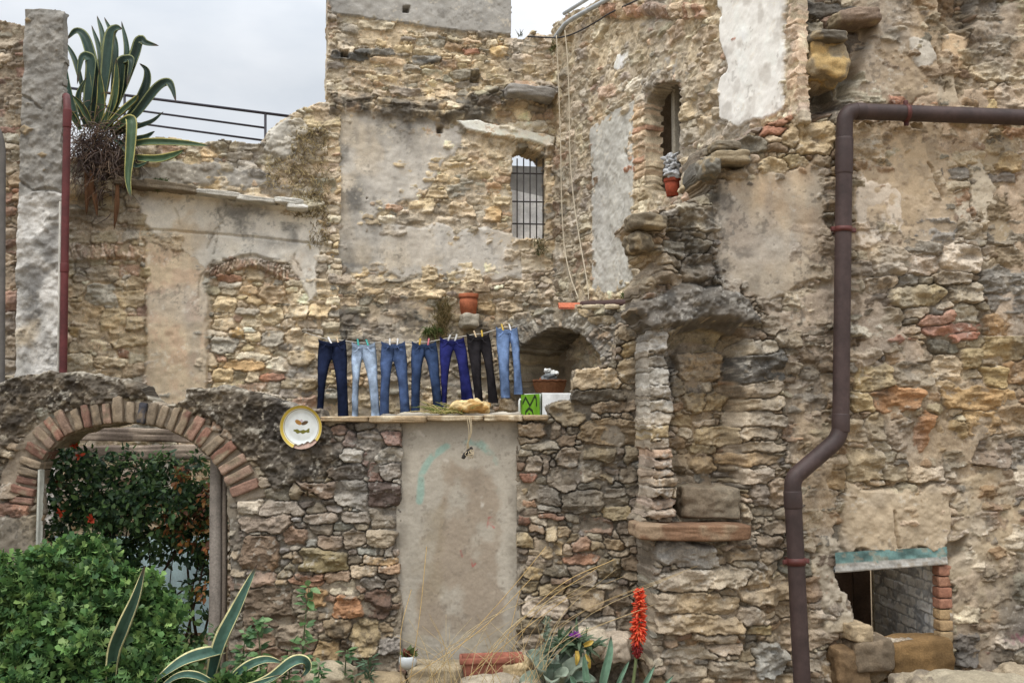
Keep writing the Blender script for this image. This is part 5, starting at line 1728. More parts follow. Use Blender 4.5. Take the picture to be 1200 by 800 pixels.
# ================================================================== WASHING LINE, JEANS, PEGS
YJ = 10.9
JEANS = [
    ("dark navy jeans, leftmost on the washing line", (24, 34, 62), (374, 405), 398.5, (389, 421), (371.5, 378.5, 489), (396, 408.5, 488), [(387, "white"), (396, "beige")]),
    ("pale grey-blue jeans, second from left on the line", (150, 172, 200), (413, 439.5), 402, (424.6, 421), (412.5, 420, 488), (435, 445.5, 488), [(420, "teal"), (431, "teal")]),
    ("mid blue flared jeans hanging between pale and indigo pairs", (62, 86, 130), (447.5, 474.5), 401, (460.5, 423), (445, 456, 489), (469, 481, 489), [(457, "white"), (466, "white")]),
    ("faded indigo jeans in the middle of the washing line", (44, 66, 104), (483, 511), 401, (497, 418), (481.5, 492, 482), (507.5, 519, 480), [(492, "yellow"), (502, "pink")]),
    ("bright royal blue trousers on the washing line", (28, 34, 104), (516, 543.5), 396, (531.5, 410), (517.5, 523.5, 480), (540.5, 555.5, 471), [(526, "white"), (534, "white")]),
    ("black trousers hanging between royal and light blue pairs", (40, 37, 40), (547, 573), 391.5, (563.5, 412), (557, 566, 470), (572, 584, 472), [(557, "beige"), (565, "yellow")]),
    ("light blue washed jeans, rightmost and highest on the line", (104, 136, 186), (581.5, 606), 384, (597.5, 399), (587, 598, 466), (602, 613, 462), [(589, "yellow"), (598, "white")]),
]
PEGC = {"white": (232, 232, 232), "beige": (206, 184, 150), "teal": (70, 168, 160), "yellow": (226, 190, 84), "pink": (224, 130, 140)}
PXM = YJ / FPX


def jw(px, py, o=0.0):
    return at(px, py, YJ) + np.array([0, o, 0])


jean_names = ["navy", "pale", "mid blue", "indigo", "royal blue", "black", "light blue"]
peg_proto = None
sag = []
for ji, (lab, colr, (wl, wr), wy, (cx, cy), (l0, l1, ly), (r0, r1, ry), pegs) in enumerate(JEANS):
    base = lin(*colr)
    base = base * 0.8 + 0.2 * base.mean()
    th = empty("jeans", jw((wl + wr) / 2, wy))
    tag(th, lab, "jeans", "jeans hanging on the washing line")
    body = MB()
    for side in (0, 1):
        n, m = 46, 18
        P = np.zeros((n, m, 3))
        cc = np.zeros((n, m, 3))
        h0, h1, hy = (l0, l1, ly) if side == 0 else (r0, r1, ry)
        for i in range(n):
            t = i / (n - 1)
            y = wy + (hy - wy) * t
            tc_ = (cy - wy) / (hy - wy)
            bl = 1.6 * math.sin(min(t / 0.45, 1) * pi) * 0.6
            if side == 0:
                o = wl + (h0 - wl) * t - bl
                if t < tc_:
                    inn = cx + 0.9 - (wl * 0) * t
                else:
                    s_ = (t - tc_) / (1 - tc_)
                    inn = cx + (h1 - cx) * (s_ ** 0.62) - 1.2 * sin(pi * s_)
                a, b = o, inn
            else:
                o = wr + (h1 - wr) * t + bl
                if t < tc_:
                    inn = cx - 0.9
                else:
                    s_ = (t - tc_) / (1 - tc_)
                    inn = cx + (h0 - cx) * (s_ ** 0.62) + 1.2 * sin(pi * s_)
                a, b = inn, o
            xm, hw = (a + b) / 2, abs(b - a) / 2
            dep = 0.016 + 0.018 * sstep(np.array(t), 0.0, 0.25) + 0.006 * t
            for k in range(m):
                an = 2 * pi * k / m
                ca, sa = cos(an), sin(an)
                ex = np.sign(ca) * abs(ca) ** 0.75
                yy = y
                if i < 5:     # waist droops between the pegs
                    u = (xm + hw * ex - wl) / (wr - wl)
                    yy += (1 - i / 5) * (5.2 * math.sin(pi * min(max(u, 0), 1)) ** 0.7 - 1.2) * (1 if sa > 0 else 0.45)
                p = jw(xm + hw * ex, yy)
                wri = (0.004 + 0.05 * (0.3 if side else -0.2) * sin(ji * 2.1 + side) * t) * 0.5 + 0.022 * float(fbm(np.array(p[0] * 10 + ji * 5), np.array(p[2] * 5 + side * 3 + 0.25 * p[0] * 40), 1, 3, ji)) + 0.006 * math.sin(p[2] * 34 + p[0] * 60 + ji) * (1 if t > 0.75 or t < 0.3 else 0.35)
                p[1] += -sa * dep - wri * (1 if sa > 0 else 0)
                P[i, k] = p
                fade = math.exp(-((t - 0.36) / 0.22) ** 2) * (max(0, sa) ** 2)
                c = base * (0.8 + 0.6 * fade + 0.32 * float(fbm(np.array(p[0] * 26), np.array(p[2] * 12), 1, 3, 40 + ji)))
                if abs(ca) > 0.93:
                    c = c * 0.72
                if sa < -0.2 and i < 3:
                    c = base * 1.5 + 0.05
                if t > 0.975:
                    c = c * 1.25
                cc[i, k] = np.clip(c, 0.004, 0.8)
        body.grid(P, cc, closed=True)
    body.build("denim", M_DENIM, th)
    # waistband, fly seam and front pockets
    wbm = MB()
    xs = np.linspace(wl - 0.3, wr + 0.3, 14)
    P = np.array([[jw(x, wy + 5.2 * max(0.0, sin(pi * min(1, max(0, (x - wl) / (wr - wl))))) ** 0.7 - 1.4 + dy * 3.4, -0.030 - 0.004 * sin(x)) for dy in (0, 0.5, 1)] for x in xs])
    wbm.grid(P, base * 0.8)
    wbm.build("waistband", M_DENIM, th)
    for sd in (-1, 1):
        pk = MB()
        xo = (wl + 1.8) if sd < 0 else (wr - 1.8)
        xi = xo - sd * 6.5
        pk.tube(spline([jw(xi, wy + 5.2, -0.037), jw((xi * 0.5 + xo * 0.5), wy + 9.2, -0.040), jw(xo, wy + 10.2, -0.036)], 8), 0.0035, 5, base * 1.6 + 0.01)
        pk.build("pocket_seam", M_DENIM, th)
    fl = MB()
    fl.tube(spline([jw(cx, wy + 4.5, -0.034), jw(cx + 0.4, (wy + cy) / 2, -0.04), jw(cx, cy - 1, -0.042)], 8), 0.004, 5, base * 0.55)
    fl.build("fly_seam", M_DENIM, th)
    for pi_, (px, cname) in enumerate(pegs):
        u = (px - wl) / (wr - wl)
        py = wy + 2.0 * sin(pi * u) - 1.0
        loc = jw(px, py, -0.012)
        pg = MB()
        c = lin(*PEGC[cname])
        for s_ in (-1, 1):
            pg.box((0, s_ * 0.010, 0.004), (0.016, 0.009, 0.085), c, rot=rotx(s_ * -0.14), bevel=0.002)
        pg.tube([(-0.011, 0, 0.012), (0.011, 0, 0.012)], 0.006, 8, lin(150, 150, 150))
        o = pg.build("clothes_peg", M_PAINT)
        o.location = V3(loc)
        o.rotation_euler = (0, rnd.gauss(0, 0.25), 0)
        tag(o, "%s clothes peg, %s of two holding the %s trousers" % (cname, ("left", "right")[pi_], jean_names[ji]), "peg", "pegs on the washing line")
        sag.append(jw(px, py - 1.0, 0.0))
lm = MB()
ends0 = F.at(352, 388, -0.03)
ends1 = S_.at(662, 366, -0.03)
lm.tube([ends0] + sag + [ends1], 0.0045, 5, lin(196, 192, 184))
tag(lm.build("washing_line", M_CLOTH), "thin washing line strung across the courtyard with seven pairs of jeans", "washing line")

# ================================================================== POTS, TILES, CABINET, BASKET
def pot(name, c, r, h, col, lab, cat, taper=0.74, soil=True, group=None):
    o = empty(name, c)
    tag(o, lab, cat, group)
    m_ = MB()
    col = np.asarray(col)
    pr = [(0.001, 0), (r * taper, 0), (r * (taper + 0.17), h * 0.55), (r * 0.93, h * 0.80), (r * 0.93, h * 0.80), (r * 1.04, h * 0.805), (r * 1.06, h * 0.83), (r * 1.06, h * 0.98), (r * 1.03, h), (r * 0.93, h), (r * 0.90, h * 0.97), (r * 0.86, h * 0.8)]
    m_.lathe(c, pr, np.array([col * (0.85 + 0.2 * (k % 3) / 3) for k in range(len(pr))]))
    m_.build("pot_body", M_TERRA, o)
    if soil:
        m_ = MB()
        m_.lathe(c, [(0.001, h * 0.82), (r * 0.5, h * 0.84), (r * 0.88, h * 0.81)], lin(70, 56, 44))
        m_.build("soil", M_STONE, o)
    return o


c0 = B.at(549, 368, 0.13)
mb = MB()
rock(mb, c0 - np.array([0, -0.02, 0.08]), (0.19, 0.42, 0.15), lin(176, 168, 152), seed=5, sub=14, rough=0.1, boxy=9, rot=rotz(0.2))
mb.build("stone_bracket", M_STONE, wb)
pot("flower_pot", c0, 0.105, 0.225, lin(176, 106, 76), "small empty orange terracotta pot on a stone bracket above the jeans", "pot", 0.8)
c0 = S_.at(788, 230, -0.03)
pot("flower_pot", c0, 0.075, 0.165, lin(168, 84, 62), "terracotta pot on the sill of the arched side window", "pot", 0.72)
m_ = MB()
for k in range(7):
    rock(m_, c0 + np.array([rnd.uniform(-0.05, 0.03), rnd.uniform(-0.04, 0.04), 0.2 + 0.028 * k]), (0.13 - 0.012 * k, 0.12, 0.07), lin(186, 188, 190), seed=400 + k, sub=8, rough=0.7, boxy=2.2)
tag(m_.build("plastic_bag", M_CLOTH), "crumpled grey plastic bag in the terracotta pot on the arched window sill", "bag")

m_ = MB()
c0 = G.at(668, 358.5, -0.03)
ang = np.linspace(0.15, pi - 0.15, 9)
P = np.array([[c0 + np.array([x, -0.085 * cos(a), 0.07 * sin(a) - 0.035]) for a in ang] for x in np.linspace(-0.12, 0.115, 6)])
m_.grid(P, lin(196, 116, 88))
P2 = P.copy()
P2[..., 2] -= 0.014
m_.grid(P2, lin(170, 96, 74))
for side in (0, -1):
    m_.grid(np.stack([P[side], P2[side]]), lin(186, 108, 82))
tag(m_.build("roof_tile", M_TERRA), "orange curved roof tile lying on the ledge above the niche", "tile")
m_ = MB()
m_.tube(dens([G.at(682, 357, -0.05), G.at(740, 354.5, -0.05)], 0.04), 0.038, 14, lin(74, 54, 50))
tag(m_.build("dark_roll", M_PAINT), "dark brown pipe length lying on the ledge beside the orange tile", "pipe")
for k, (px, w_, lab) in enumerate([(695, 24, "whitish flat stone resting in front of the dark pipe, left piece"), (717, 16, "small whitish stone in front of the dark pipe, right piece")]):
    m_ = MB()
    rock(m_, G.at(px, 359.5, 0.05), (w_ * 0.0091, 0.1, 0.04), lin(206, 192, 166), seed=60 + k, sub=8)
    tag(m_.build("loose_stone", M_STONE), lab, "stone")

# white cabinet with a sprayed green door
A0 = math.radians(19)
dr, dl = np.array([cos(A0), sin(A0), 0]), np.array([-sin(A0), cos(A0), 0])
k0 = at(634, 487, 9.9)
zc0, zc1 = 1.385, at(634, 460, 9.9)[2]
cb = empty("cabinet", (k0[0], k0[1], zc0))
tag(cb, "white cabinet with a green sprayed door standing behind the parapet", "cabinet")
W_, T_ = 0.62, 0.52
ctr = k0 + dr * W_ / 2 + dl * T_ / 2
m_ = MB()
m_.box((ctr[0], ctr[1], (zc0 + zc1) / 2), (W_ - 0.01, T_ - 0.02, zc1 - zc0), lin(214, 216, 216), rot=rotz(A0), bevel=0.012)
m_.build("carcass", M_PAINT, cb)
m_ = MB()
H_ = zc1 - zc0 - 0.02
nu_, nv_ = 60, 110
uu, vv = np.meshgrid(np.linspace(0, T_, nu_), np.linspace(0, H_, nv_))
P = k0[None, None] + dl[None, None] * uu[..., None] - dr[None, None] * 0.014
P[..., 2] = zc0 + 0.01 + vv
GRN = lin(118, 178, 40)
c = GRN[None, None] * (1 + 0.2 * fbm(uu, vv, 5, 3, 3))[..., None]
fx = lambda pts: [(T_ * (1 - a), H_ - b) for a, b in pts]
dl_ = np.minimum(sdf_line(uu, vv, fx([(0.1, 0.085), (0.24, 0.03), (0.34, 0.06), (0.48, 0.11), (0.60, 0.075), (0.74, 0.02), (0.82, 0.04), (0.84, 0.11)])),
                 sdf_line(uu, vv, fx([(0.22, 0.24), (0.26, 0.17), (0.44, 0.135), (0.62, 0.16), (0.68, 0.22), (0.6, 0.27), (0.4, 0.28), (0.24, 0.25)])))
dl_ = np.minimum(dl_, sdf_line(uu, vv, fx([(0.36, 0.23), (0.44, 0.19), (0.54, 0.23)])))
kk = (1 - sstep(dl_, 0.011, 0.018))[..., None]
c = c * (1 - kk) + lin(24, 34, 20)[None, None] * kk
m_.grid(P, c)
dd = m_.build("green_door", M_PAINT, cb)
m_ = MB()
hpt = k0 + dl * (T_ - 0.03) - dr * 0.03
m_.tube([(hpt[0], hpt[1], zc1 - 0.19), (hpt[0] - 0.012, hpt[1] - 0.004, zc1 - 0.17), (hpt[0] - 0.012, hpt[1] - 0.004, zc1 - 0.07), (hpt[0], hpt[1], zc1 - 0.05)], 0.011, 8, lin(226, 228, 226))
m_.build("handle", M_PAINT, dd)
# wicker basket with pale cloth on the cabinet
c0 = at(644, 460, 10.18)
c0[2] = zc1 + 0.002
bk_ = empty("wicker_basket", c0)
tag(bk_, "round brown wicker basket standing on the white cabinet", "basket")
m_ = MB()
seg = 60
rows = 22
P = np.zeros((rows, seg, 3))
cc = np.zeros((rows, seg, 3))
for i in range(rows):
    t = i / (rows - 1)
    for k in range(seg):
        a = 2 * pi * k / seg
        r = (0.125 + 0.032 * math.sin(t * pi * 0.55)) + 0.006 * math.sin(k * pi / 2 + (i % 2) * pi) + 0.003 * math.sin(i * pi)
        P[i, k] = c0 + np.array([r * cos(a), r * sin(a), t * 0.115])
        cc[i, k] = lin(128, 88, 62) * (0.7 + 0.45 * ((k // 2 + i) % 2) + 0.2 * rnd.random())
m_.grid(P, cc, closed=True)
m_.lathe(c0, [(0.001, 0.005), (0.12, 0.005)], lin(90, 62, 44))
m_.build("weave", M_FIBRE, bk_)
m_ = MB()
a = np.linspace(0, 2 * pi, 49)
m_.tube(np.array([c0 + np.array([0.157 * cos(x), 0.157 * sin(x), 0.118 + 0.004 * sin(12 * x)]) for x in a]), 0.011, 8, lin(104, 70, 50))
m_.build("rim", M_FIBRE, bk_)
m_ = MB()
for k, (dx, dz, sx, sz, cl_) in enumerate([(-0.03, 0.115, 0.14, 0.05, (186, 184, 180)), (0.05, 0.112, 0.13, 0.05, (150, 130, 116)), (0.0, 0.155, 0.13, 0.07, (120, 124, 126)), (0.02, 0.19, 0.11, 0.05, (206, 208, 206)), (-0.02, 0.215, 0.07, 0.035, (210, 212, 210)), (-0.07, 0.11, 0.08, 0.05, (120, 80, 60))]):
    rock(m_, c0 + np.array([dx, -0.02 + 0.02 * (k % 2), dz]), (sx, 0.12, sz), lin(*cl_), seed=500 + k, sub=9, rough=0.4, boxy=2.5)
tag(m_.build("cloth_bundle", M_CLOTH), "grey and white crumpled cloth heaped in the wicker basket", "cloth")

# big pale stone, weeds and hanging charm on the parapet ledge
m_ = MB()
pz = at(550, 487, YA)[2]
rock(m_, (at(551, 479, YA + 0.08)[0], YA + 0.10, pz + 0.064), (0.31, 0.22, 0.125), lin(206, 182, 134), seed=23, sub=26, rough=0.28, boxy=2.6, col2=lin(168, 132, 80), rot=roty(-0.08))
tag(m_.build("pale_stone", M_STONE), "large yellowish stone lying on the parapet ledge above the doorway", "stone")
m_ = MB()
for k in range(90):
    p0_ = np.array([at(rnd.uniform(506, 545), 487, YA)[0], YA + rnd.uniform(0.0, 0.18), pz + 0.015])
    d = np.array([rnd.gauss(-0.04, 0.09), rnd.gauss(-0.01, 0.05), abs(rnd.gauss(0.03, 0.03))])
    m_.tube(spline([p0_, p0_ + d * 0.6 + np.array([0, 0, 0.02]), p0_ + d * 1.2], 5), [0.004, 0.004, 0.003, 0.003, 0.001], 3, lin(*rnd.choice([(150, 148, 90), (176, 164, 110), (110, 120, 66), (196, 180, 130)])))
tag(m_.build("wilted_weed", M_FIBRE), "wilted yellow-green weeds lying on the ledge left of the stone", "weed")
ch = empty("hanging_charm", at(549, 530, YA - 0.07))
tag(ch, "small dark charm with twine hanging in front of the doorway panel", "charm")
m_ = MB()
for k in range(4):
    x = 548 + k * 1.3
    m_.tube(spline([at(x + rnd.uniform(-1, 1), 488, YA - 0.03 - 0.05), at(x + rnd.uniform(-2, 3), 505, YA - 0.1), at(549 + rnd.uniform(-2, 2), 520, YA - 0.09), at(549 + rnd.uniform(-3, 4), 534, YA - 0.08)], 12), 0.0035, 5, lin(170, 156, 130))
for k in range(6):
    m_.tube(spline([at(549, 527, YA - 0.09), at(549 + rnd.uniform(-6, 7), 530 + rnd.uniform(-3, 4), YA - 0.1), at(549 + rnd.uniform(-9, 9), 533 + rnd.uniform(-5, 8), YA - 0.08)], 8), 0.003, 5, lin(190, 176, 150))
m_.build("twine", M_CLOTH, ch)
m_ = MB()
rock(m_, at(549, 529, YA - 0.08), (0.03, 0.03, 0.085), lin(50, 48, 46), seed=3, sub=8, rot=roty(0.75), boxy=3)
rock(m_, at(544, 534, YA - 0.08), (0.03, 0.025, 0.05), lin(56, 54, 52), seed=4, sub=8, rot=roty(0.5), boxy=3)
m_.build("dark_charm", M_STONE, ch)

# ================================================================== CHIPPED CERAMIC PLATE
c0 = at(353.5, 500, YA - 0.085)
pltx = empty("ceramic_plate", c0)
tag(pltx, "chipped white ceramic plate with a yellow rim hung on the rough wall", "plate")
RP = 0.166
nr, na = 40, 128
P = np.zeros((nr, na, 3))
cc = np.zeros((nr, na, 3))
keep = np.ones((nr, na), bool)
Rx = rotx(0.10) @ rotz(0)
for i in range(nr):
    q = i / (nr - 1)
    for k in range(na):
        a = 2 * pi * k / na
        x, z = q * cos(a), q * sin(a)
        dish = 0.0 if q < 0.62 else (q - 0.62) / 0.38
        y = -0.030 * dish ** 1.3 - 0.004
        P[i, k] = c0 + Rx @ np.array([x * RP * 0.97, y, z * RP * 1.02])
        c = lin(222, 228, 228)
        if q > 0.86:
            c = lin(202, 176, 76)
        if 0.80 < q < 0.845:
            c = lin(150, 128, 52)
        if q > 0.975:
            c = lin(196, 184, 140)
        # small painted motif
        if ((x + 0.15) / 0.16) ** 2 + ((z - 0.16 + 0.35 * x) / 0.11) ** 2 < 1:
            c = lin(166, 124, 66)
        if ((x - 0.15) / 0.16) ** 2 + ((z - 0.14 - 0.3 * x) / 0.09) ** 2 < 1:
            c = lin(92, 74, 56)
        if ((x - 0.0) / 0.06) ** 2 + ((z - 0.28) / 0.06) ** 2 < 1:
            c = lin(198, 180, 190)
        if abs(z + 0.22 - 0.5 * x * x) < 0.075 + 0.025 * sin(x * 23) and abs(x) < 0.38:
            c = lin(112, 112, 52)
        cc[i, k] = c
        ad = (math.degrees(a)) % 360
        lim = 0.80 + 0.05 * math.sin(math.radians(ad * 6)) + 0.025 * math.sin(math.radians(ad * 17))
        if 250 < ad < 318 and q > lim:
            keep[i, k] = False
f = []
for i in range(nr - 1):
    for k in range(na):
        k2 = (k + 1) % na
        if keep[i, k] and keep[i + 1, k] and keep[i, k2] and keep[i + 1, k2]:
            f.append((i * na + k, i * na + k2, (i + 1) * na + k2, (i + 1) * na + k))
m_ = MB()
m_.add(P.reshape(-1, 3), np.array(f), cc.reshape(-1, 3))
m_.build("glazed_dish", M_GLAZE, pltx)
m_ = MB()
P2 = P[:, ::4].copy()
P2[..., 1] += 0.014
P2 = c0 + (P2 - c0) * np.array([0.995, 1, 0.995])
m_.grid(P2, lin(176, 150, 138), closed=True)
m_.build("plate_back", M_TERRA, pltx)

# ================================================================== GROUND-LEVEL THINGS
def loose(px, py, wpx, hpx, Y, col, seed, lab, dz=0.0, boxy=4, rough=0.16, dy=0.3, col2=None, name="loose_stone", cat="stone", sub=18):
    m_ = MB()
    p = at(px, py, Y)
    s_ = Y / FPX
    rock(m_, p, (wpx * s_, dy, hpx * s_), lin(*col), seed=seed, sub=sub, boxy=boxy, rough=rough, col2=None if col2 is None else lin(*col2), rot=rotz(rnd.uniform(-0.2, 0.2)))
    return tag(m_.build(name, M_STONE), lab, cat)


loose(512, 790, 64, 26, 7.95, (150, 138, 116), 31, "flat grey-brown slab at the foot of the doorway panel", boxy=8, rough=0.1, col2=(170, 156, 130))
loose(603, 780, 36, 20, 7.9, (190, 170, 134), 32, "small buff stone just right of the terracotta trough")
loose(576, 803, 72, 22, 7.6, (160, 150, 132), 33, "pale rounded stone lying under the terracotta trough")
loose(634, 806, 60, 20, 7.55, (156, 146, 128), 34, "whitish stone at the foot of the thistle")
loose(388, 794, 56, 30, 7.8, (168, 156, 134), 35, "rounded grey stone at the wall foot left of the white pot", boxy=3)
loose(446, 800, 60, 22, 7.8, (150, 134, 108), 36, "low brown stone under the small white pot")
loose(692, 752, 36, 30, 7.98, (186, 174, 154), 37, "squarish pale stone leaning on the wall behind the purple thistle")
loose(722, 758, 34, 30, 8.0, (182, 168, 150), 38, "pale stone leaning on the wall between thistle and red flower")
loose(1150, 818, 130, 64, 7.35, (158, 148, 128), 39, "big pale boulder in the bottom right corner", boxy=2.6, rough=0.12, dy=0.6, col2=(150, 140, 120), name="boulder", cat="boulder", sub=40)
loose(1085, 812, 70, 42, 7.45, (150, 138, 118), 41, "rough grey boulder beneath the small window", boxy=3, rough=0.25, dy=0.4, col2=(120, 110, 96), name="boulder", cat="boulder", sub=30)
loose(1192, 800, 40, 40, 7.5, (160, 146, 124), 42, "brown-grey stone behind the big boulder at the right edge", boxy=3, name="boulder", cat="boulder")

# terracotta trough
c0 = at(576, 783, 7.85)
tr = empty("plant_trough", c0)
tag(tr, "long reddish terracotta trough at the foot of the doorway panel", "trough")
RT = roty(-0.02) @ rotz(0.06)
m_ = MB()
w2, d2, h2 = 0.225, 0.085, 0.095
TC = lin(142, 90, 74)
pr = []
for (fw, z) in ((0.86, -h2), (0.95, 0.045), (0.95, 0.052), (1.03, 0.054), (1.04, 0.062), (1.04, 0.092), (1.02, 0.098), (0.95, 0.098), (0.92, 0.06)):
    ring = []
    for (sx, sy) in ((-1, -1), (1, -1), (1, 1), (-1, 1)):
        for t in (0, 0.5, 1):
            aa = {(-1, -1): pi, (1, -1): 1.5 * pi, (1, 1): 0, (-1, 1): 0.5 * pi}[(sx, sy)] + t * pi / 2
            rr = 0.014
            ring.append(RT @ np.array([sx * (w2 * fw - rr) + rr * cos(aa), sy * (d2 * fw - rr + (fw - 1) * 0.05) + rr * sin(aa), z]) + c0)
    pr.append(ring)
P = np.array(pr)
m_.grid(P, TC[None, None] * (1 + 0.25 * fbm(P[..., 0] * 8, P[..., 2] * 12, 1, 3, 4))[..., None], closed=True)
m_.build("trough_body", M_TERRA, tr)
m_ = MB()
m_.box(c0 + np.array([0, 0, 0.045]), (2 * w2 * 0.92, 2 * d2 * 0.85, 0.02), lin(84, 66, 50), rot=RT)
m_.build("soil", M_STONE, tr)
# small white bowl with a succulent
c0 = at(478, 783, 7.85)
wp = empty("white_pot", c0)
tag(wp, "small round white pot with a red-tipped succulent by the doorway", "pot")
m_ = MB()
m_.lathe(c0, [(0.001, 0), (0.035, 0), (0.06, 0.03), (0.068, 0.06), (0.062, 0.088), (0.056, 0.094), (0.052, 0.088)], lin(196, 202, 204), 24)
m_.lathe(c0, [(0.001, 0.085), (0.054, 0.085)], lin(60, 48, 38), 24)
m_.build("bowl", M_GLAZE, wp)
# ================================================================== PLANTS
LEAF_V = [(0, 0, 0), (0.26, 0.35, 0.05), (0.2, 0.7, 0.02), (0, 1, -0.06), (-0.2, 0.7, 0.02), (-0.26, 0.35, 0.05), (0, 0.4, -0.03)]
LEAF_F = [(0, 1, 6), (1, 2, 6), (2, 3, 6), (3, 4, 6), (4, 5, 6), (5, 0, 6)]
LOB_V = [(0, 0, 0), (0.05, 0.25, 0.0), (0.40, 0.30, 0.05), (0.09, 0.42, 0.0), (0.46, 0.66, 0.03), (0.09, 0.62, 0.0), (0.24, 0.95, 0.02), (0.0, 1.1, -0.07), (-0.24, 0.95, 0.02), (-0.09, 0.62, 0), (-0.46, 0.66, 0.03), (-0.09, 0.42, 0), (-0.40, 0.30, 0.05), (-0.05, 0.25, 0), (0, 0.5, -0.03)]
LOB_F = [(i, i + 1, 14) for i in range(13)] + [(13, 0, 14)]
NAR_V = [(0, 0, 0), (0.09, 0.3, 0.03), (0.07, 0.7, 0.0), (0, 1, -0.08), (-0.07, 0.7, 0.0), (-0.09, 0.3, 0.03), (0, 0.4, -0.02)]
prs = np.random.RandomState(5)


def nrm(a):
    return a / (np.linalg.norm(a, axis=-1, keepdims=True) + 1e-9)


def frames(d, upish):
    Y_ = nrm(d)
    X_ = nrm(np.cross(Y_, upish))
    Z_ = np.cross(X_, Y_)
    return X_, Y_, Z_


def clump_leaves(mb, clumps, tips, per, size, cols, tv=LOB_V, tf=LOB_F, spread=0.9, droop=0.15, dark=0.5, front=0.4, jit=0.35):
    """leaf rosettes over the outsides of foliage clumps: (centre, radii)"""
    for (c, r) in clumps:
        c = np.asarray(c)
        r = np.asarray(r) if np.ndim(r) else np.array([r, r, r])
        n = max(3, int(tips * (r[0] * r[2]) / 0.06))
        d = nrm(prs.normal(size=(n, 3)) + np.array([0, -front, 0.25]))
        rad = prs.uniform(0.55, 1.08, n) ** 0.6
        tip = c + d * r * rad[:, None]
        for k in range(n):
            m = per
            ax = nrm(d[k] + prs.normal(0, 0.35, 3) + np.array([0, -0.1, 0.35]))
            q = nrm(prs.normal(size=(m, 3)))
            dirs = nrm(ax * prs.uniform(0.15, 0.9, (m, 1)) + q * spread + np.array([0, 0, -droop]))
            X_, Y_, Z_ = frames(dirs, ax[None] + prs.normal(0, 0.2, (m, 3)))
            col = cols[prs.randint(0, len(cols), m)] * prs.uniform(0.7, 1.3, (m, 1))
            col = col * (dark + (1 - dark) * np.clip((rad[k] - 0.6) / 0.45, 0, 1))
            pos = tip[k] + dirs * 0.008 + prs.normal(0, size * jit, (m, 3))
            mb.leaves(tv, tf, pos, X_, Y_, Z_, size * prs.uniform(0.6, 1.25, m), col)


def strap(mb, pts, width, cmid, cedge, n=26, fold=0.35, edge=0.16, facing=None, thick=0.15, taper=0.75):
    """strap leaf with pale margins along a spline"""
    P = spline(pts, n)
    T = nrm(np.gradient(P, axis=0))
    face = np.array([0.15, -1, 0.25]) if facing is None else np.asarray(facing, float)
    rows = []
    cols = []
    for i in range(n):
        t = i / (n - 1)
        w_ = width * (0.62 + 0.38 * math.sin(min(t / 0.45, 1) * pi / 2)) * (1 - max(0, (t - 0.4) / 0.6) ** 1.6) ** taper + 0.0012
        nz = face - T[i] * face.dot(T[i])
        nz = nz / (np.linalg.norm(nz) + 1e-6)
        X_ = np.cross(T[i], nz)
        row = []
        cr_ = []
        for s_, e_ in ((-1, 1), (-1 + edge, 1), (-1 + edge + 0.03, 0), (-0.35, 0), (0, 0), (0.35, 0), (1 - edge - 0.03, 0), (1 - edge, 1), (1, 1), (0.4, 2), (-0.4, 2)):
            z = (abs(s_) - 0.5) * fold * w_
            if e_ == 2:
                z -= thick * w_ * 2.2
            row.append(P[i] + X_ * s_ * w_ / 2 + nz * z)
            base = cedge if e_ == 1 else cmid
            q_c = np.asarray(base) * (0.82 + 0.3 * rnd.random() + 0.12 * sin(i * 0.9 + s_ * 4)) * (0.7 if e_ == 2 else 1)
            dry = min(1.0, max(0.0, (t - 0.90) / 0.06))
            cr_.append(q_c * (1 - dry) + np.array([0.07, 0.045, 0.03]) * dry)
        rows.append(row)
        cols.append(cr_)
    mb.grid(np.array(rows), np.array(cols), closed=True)


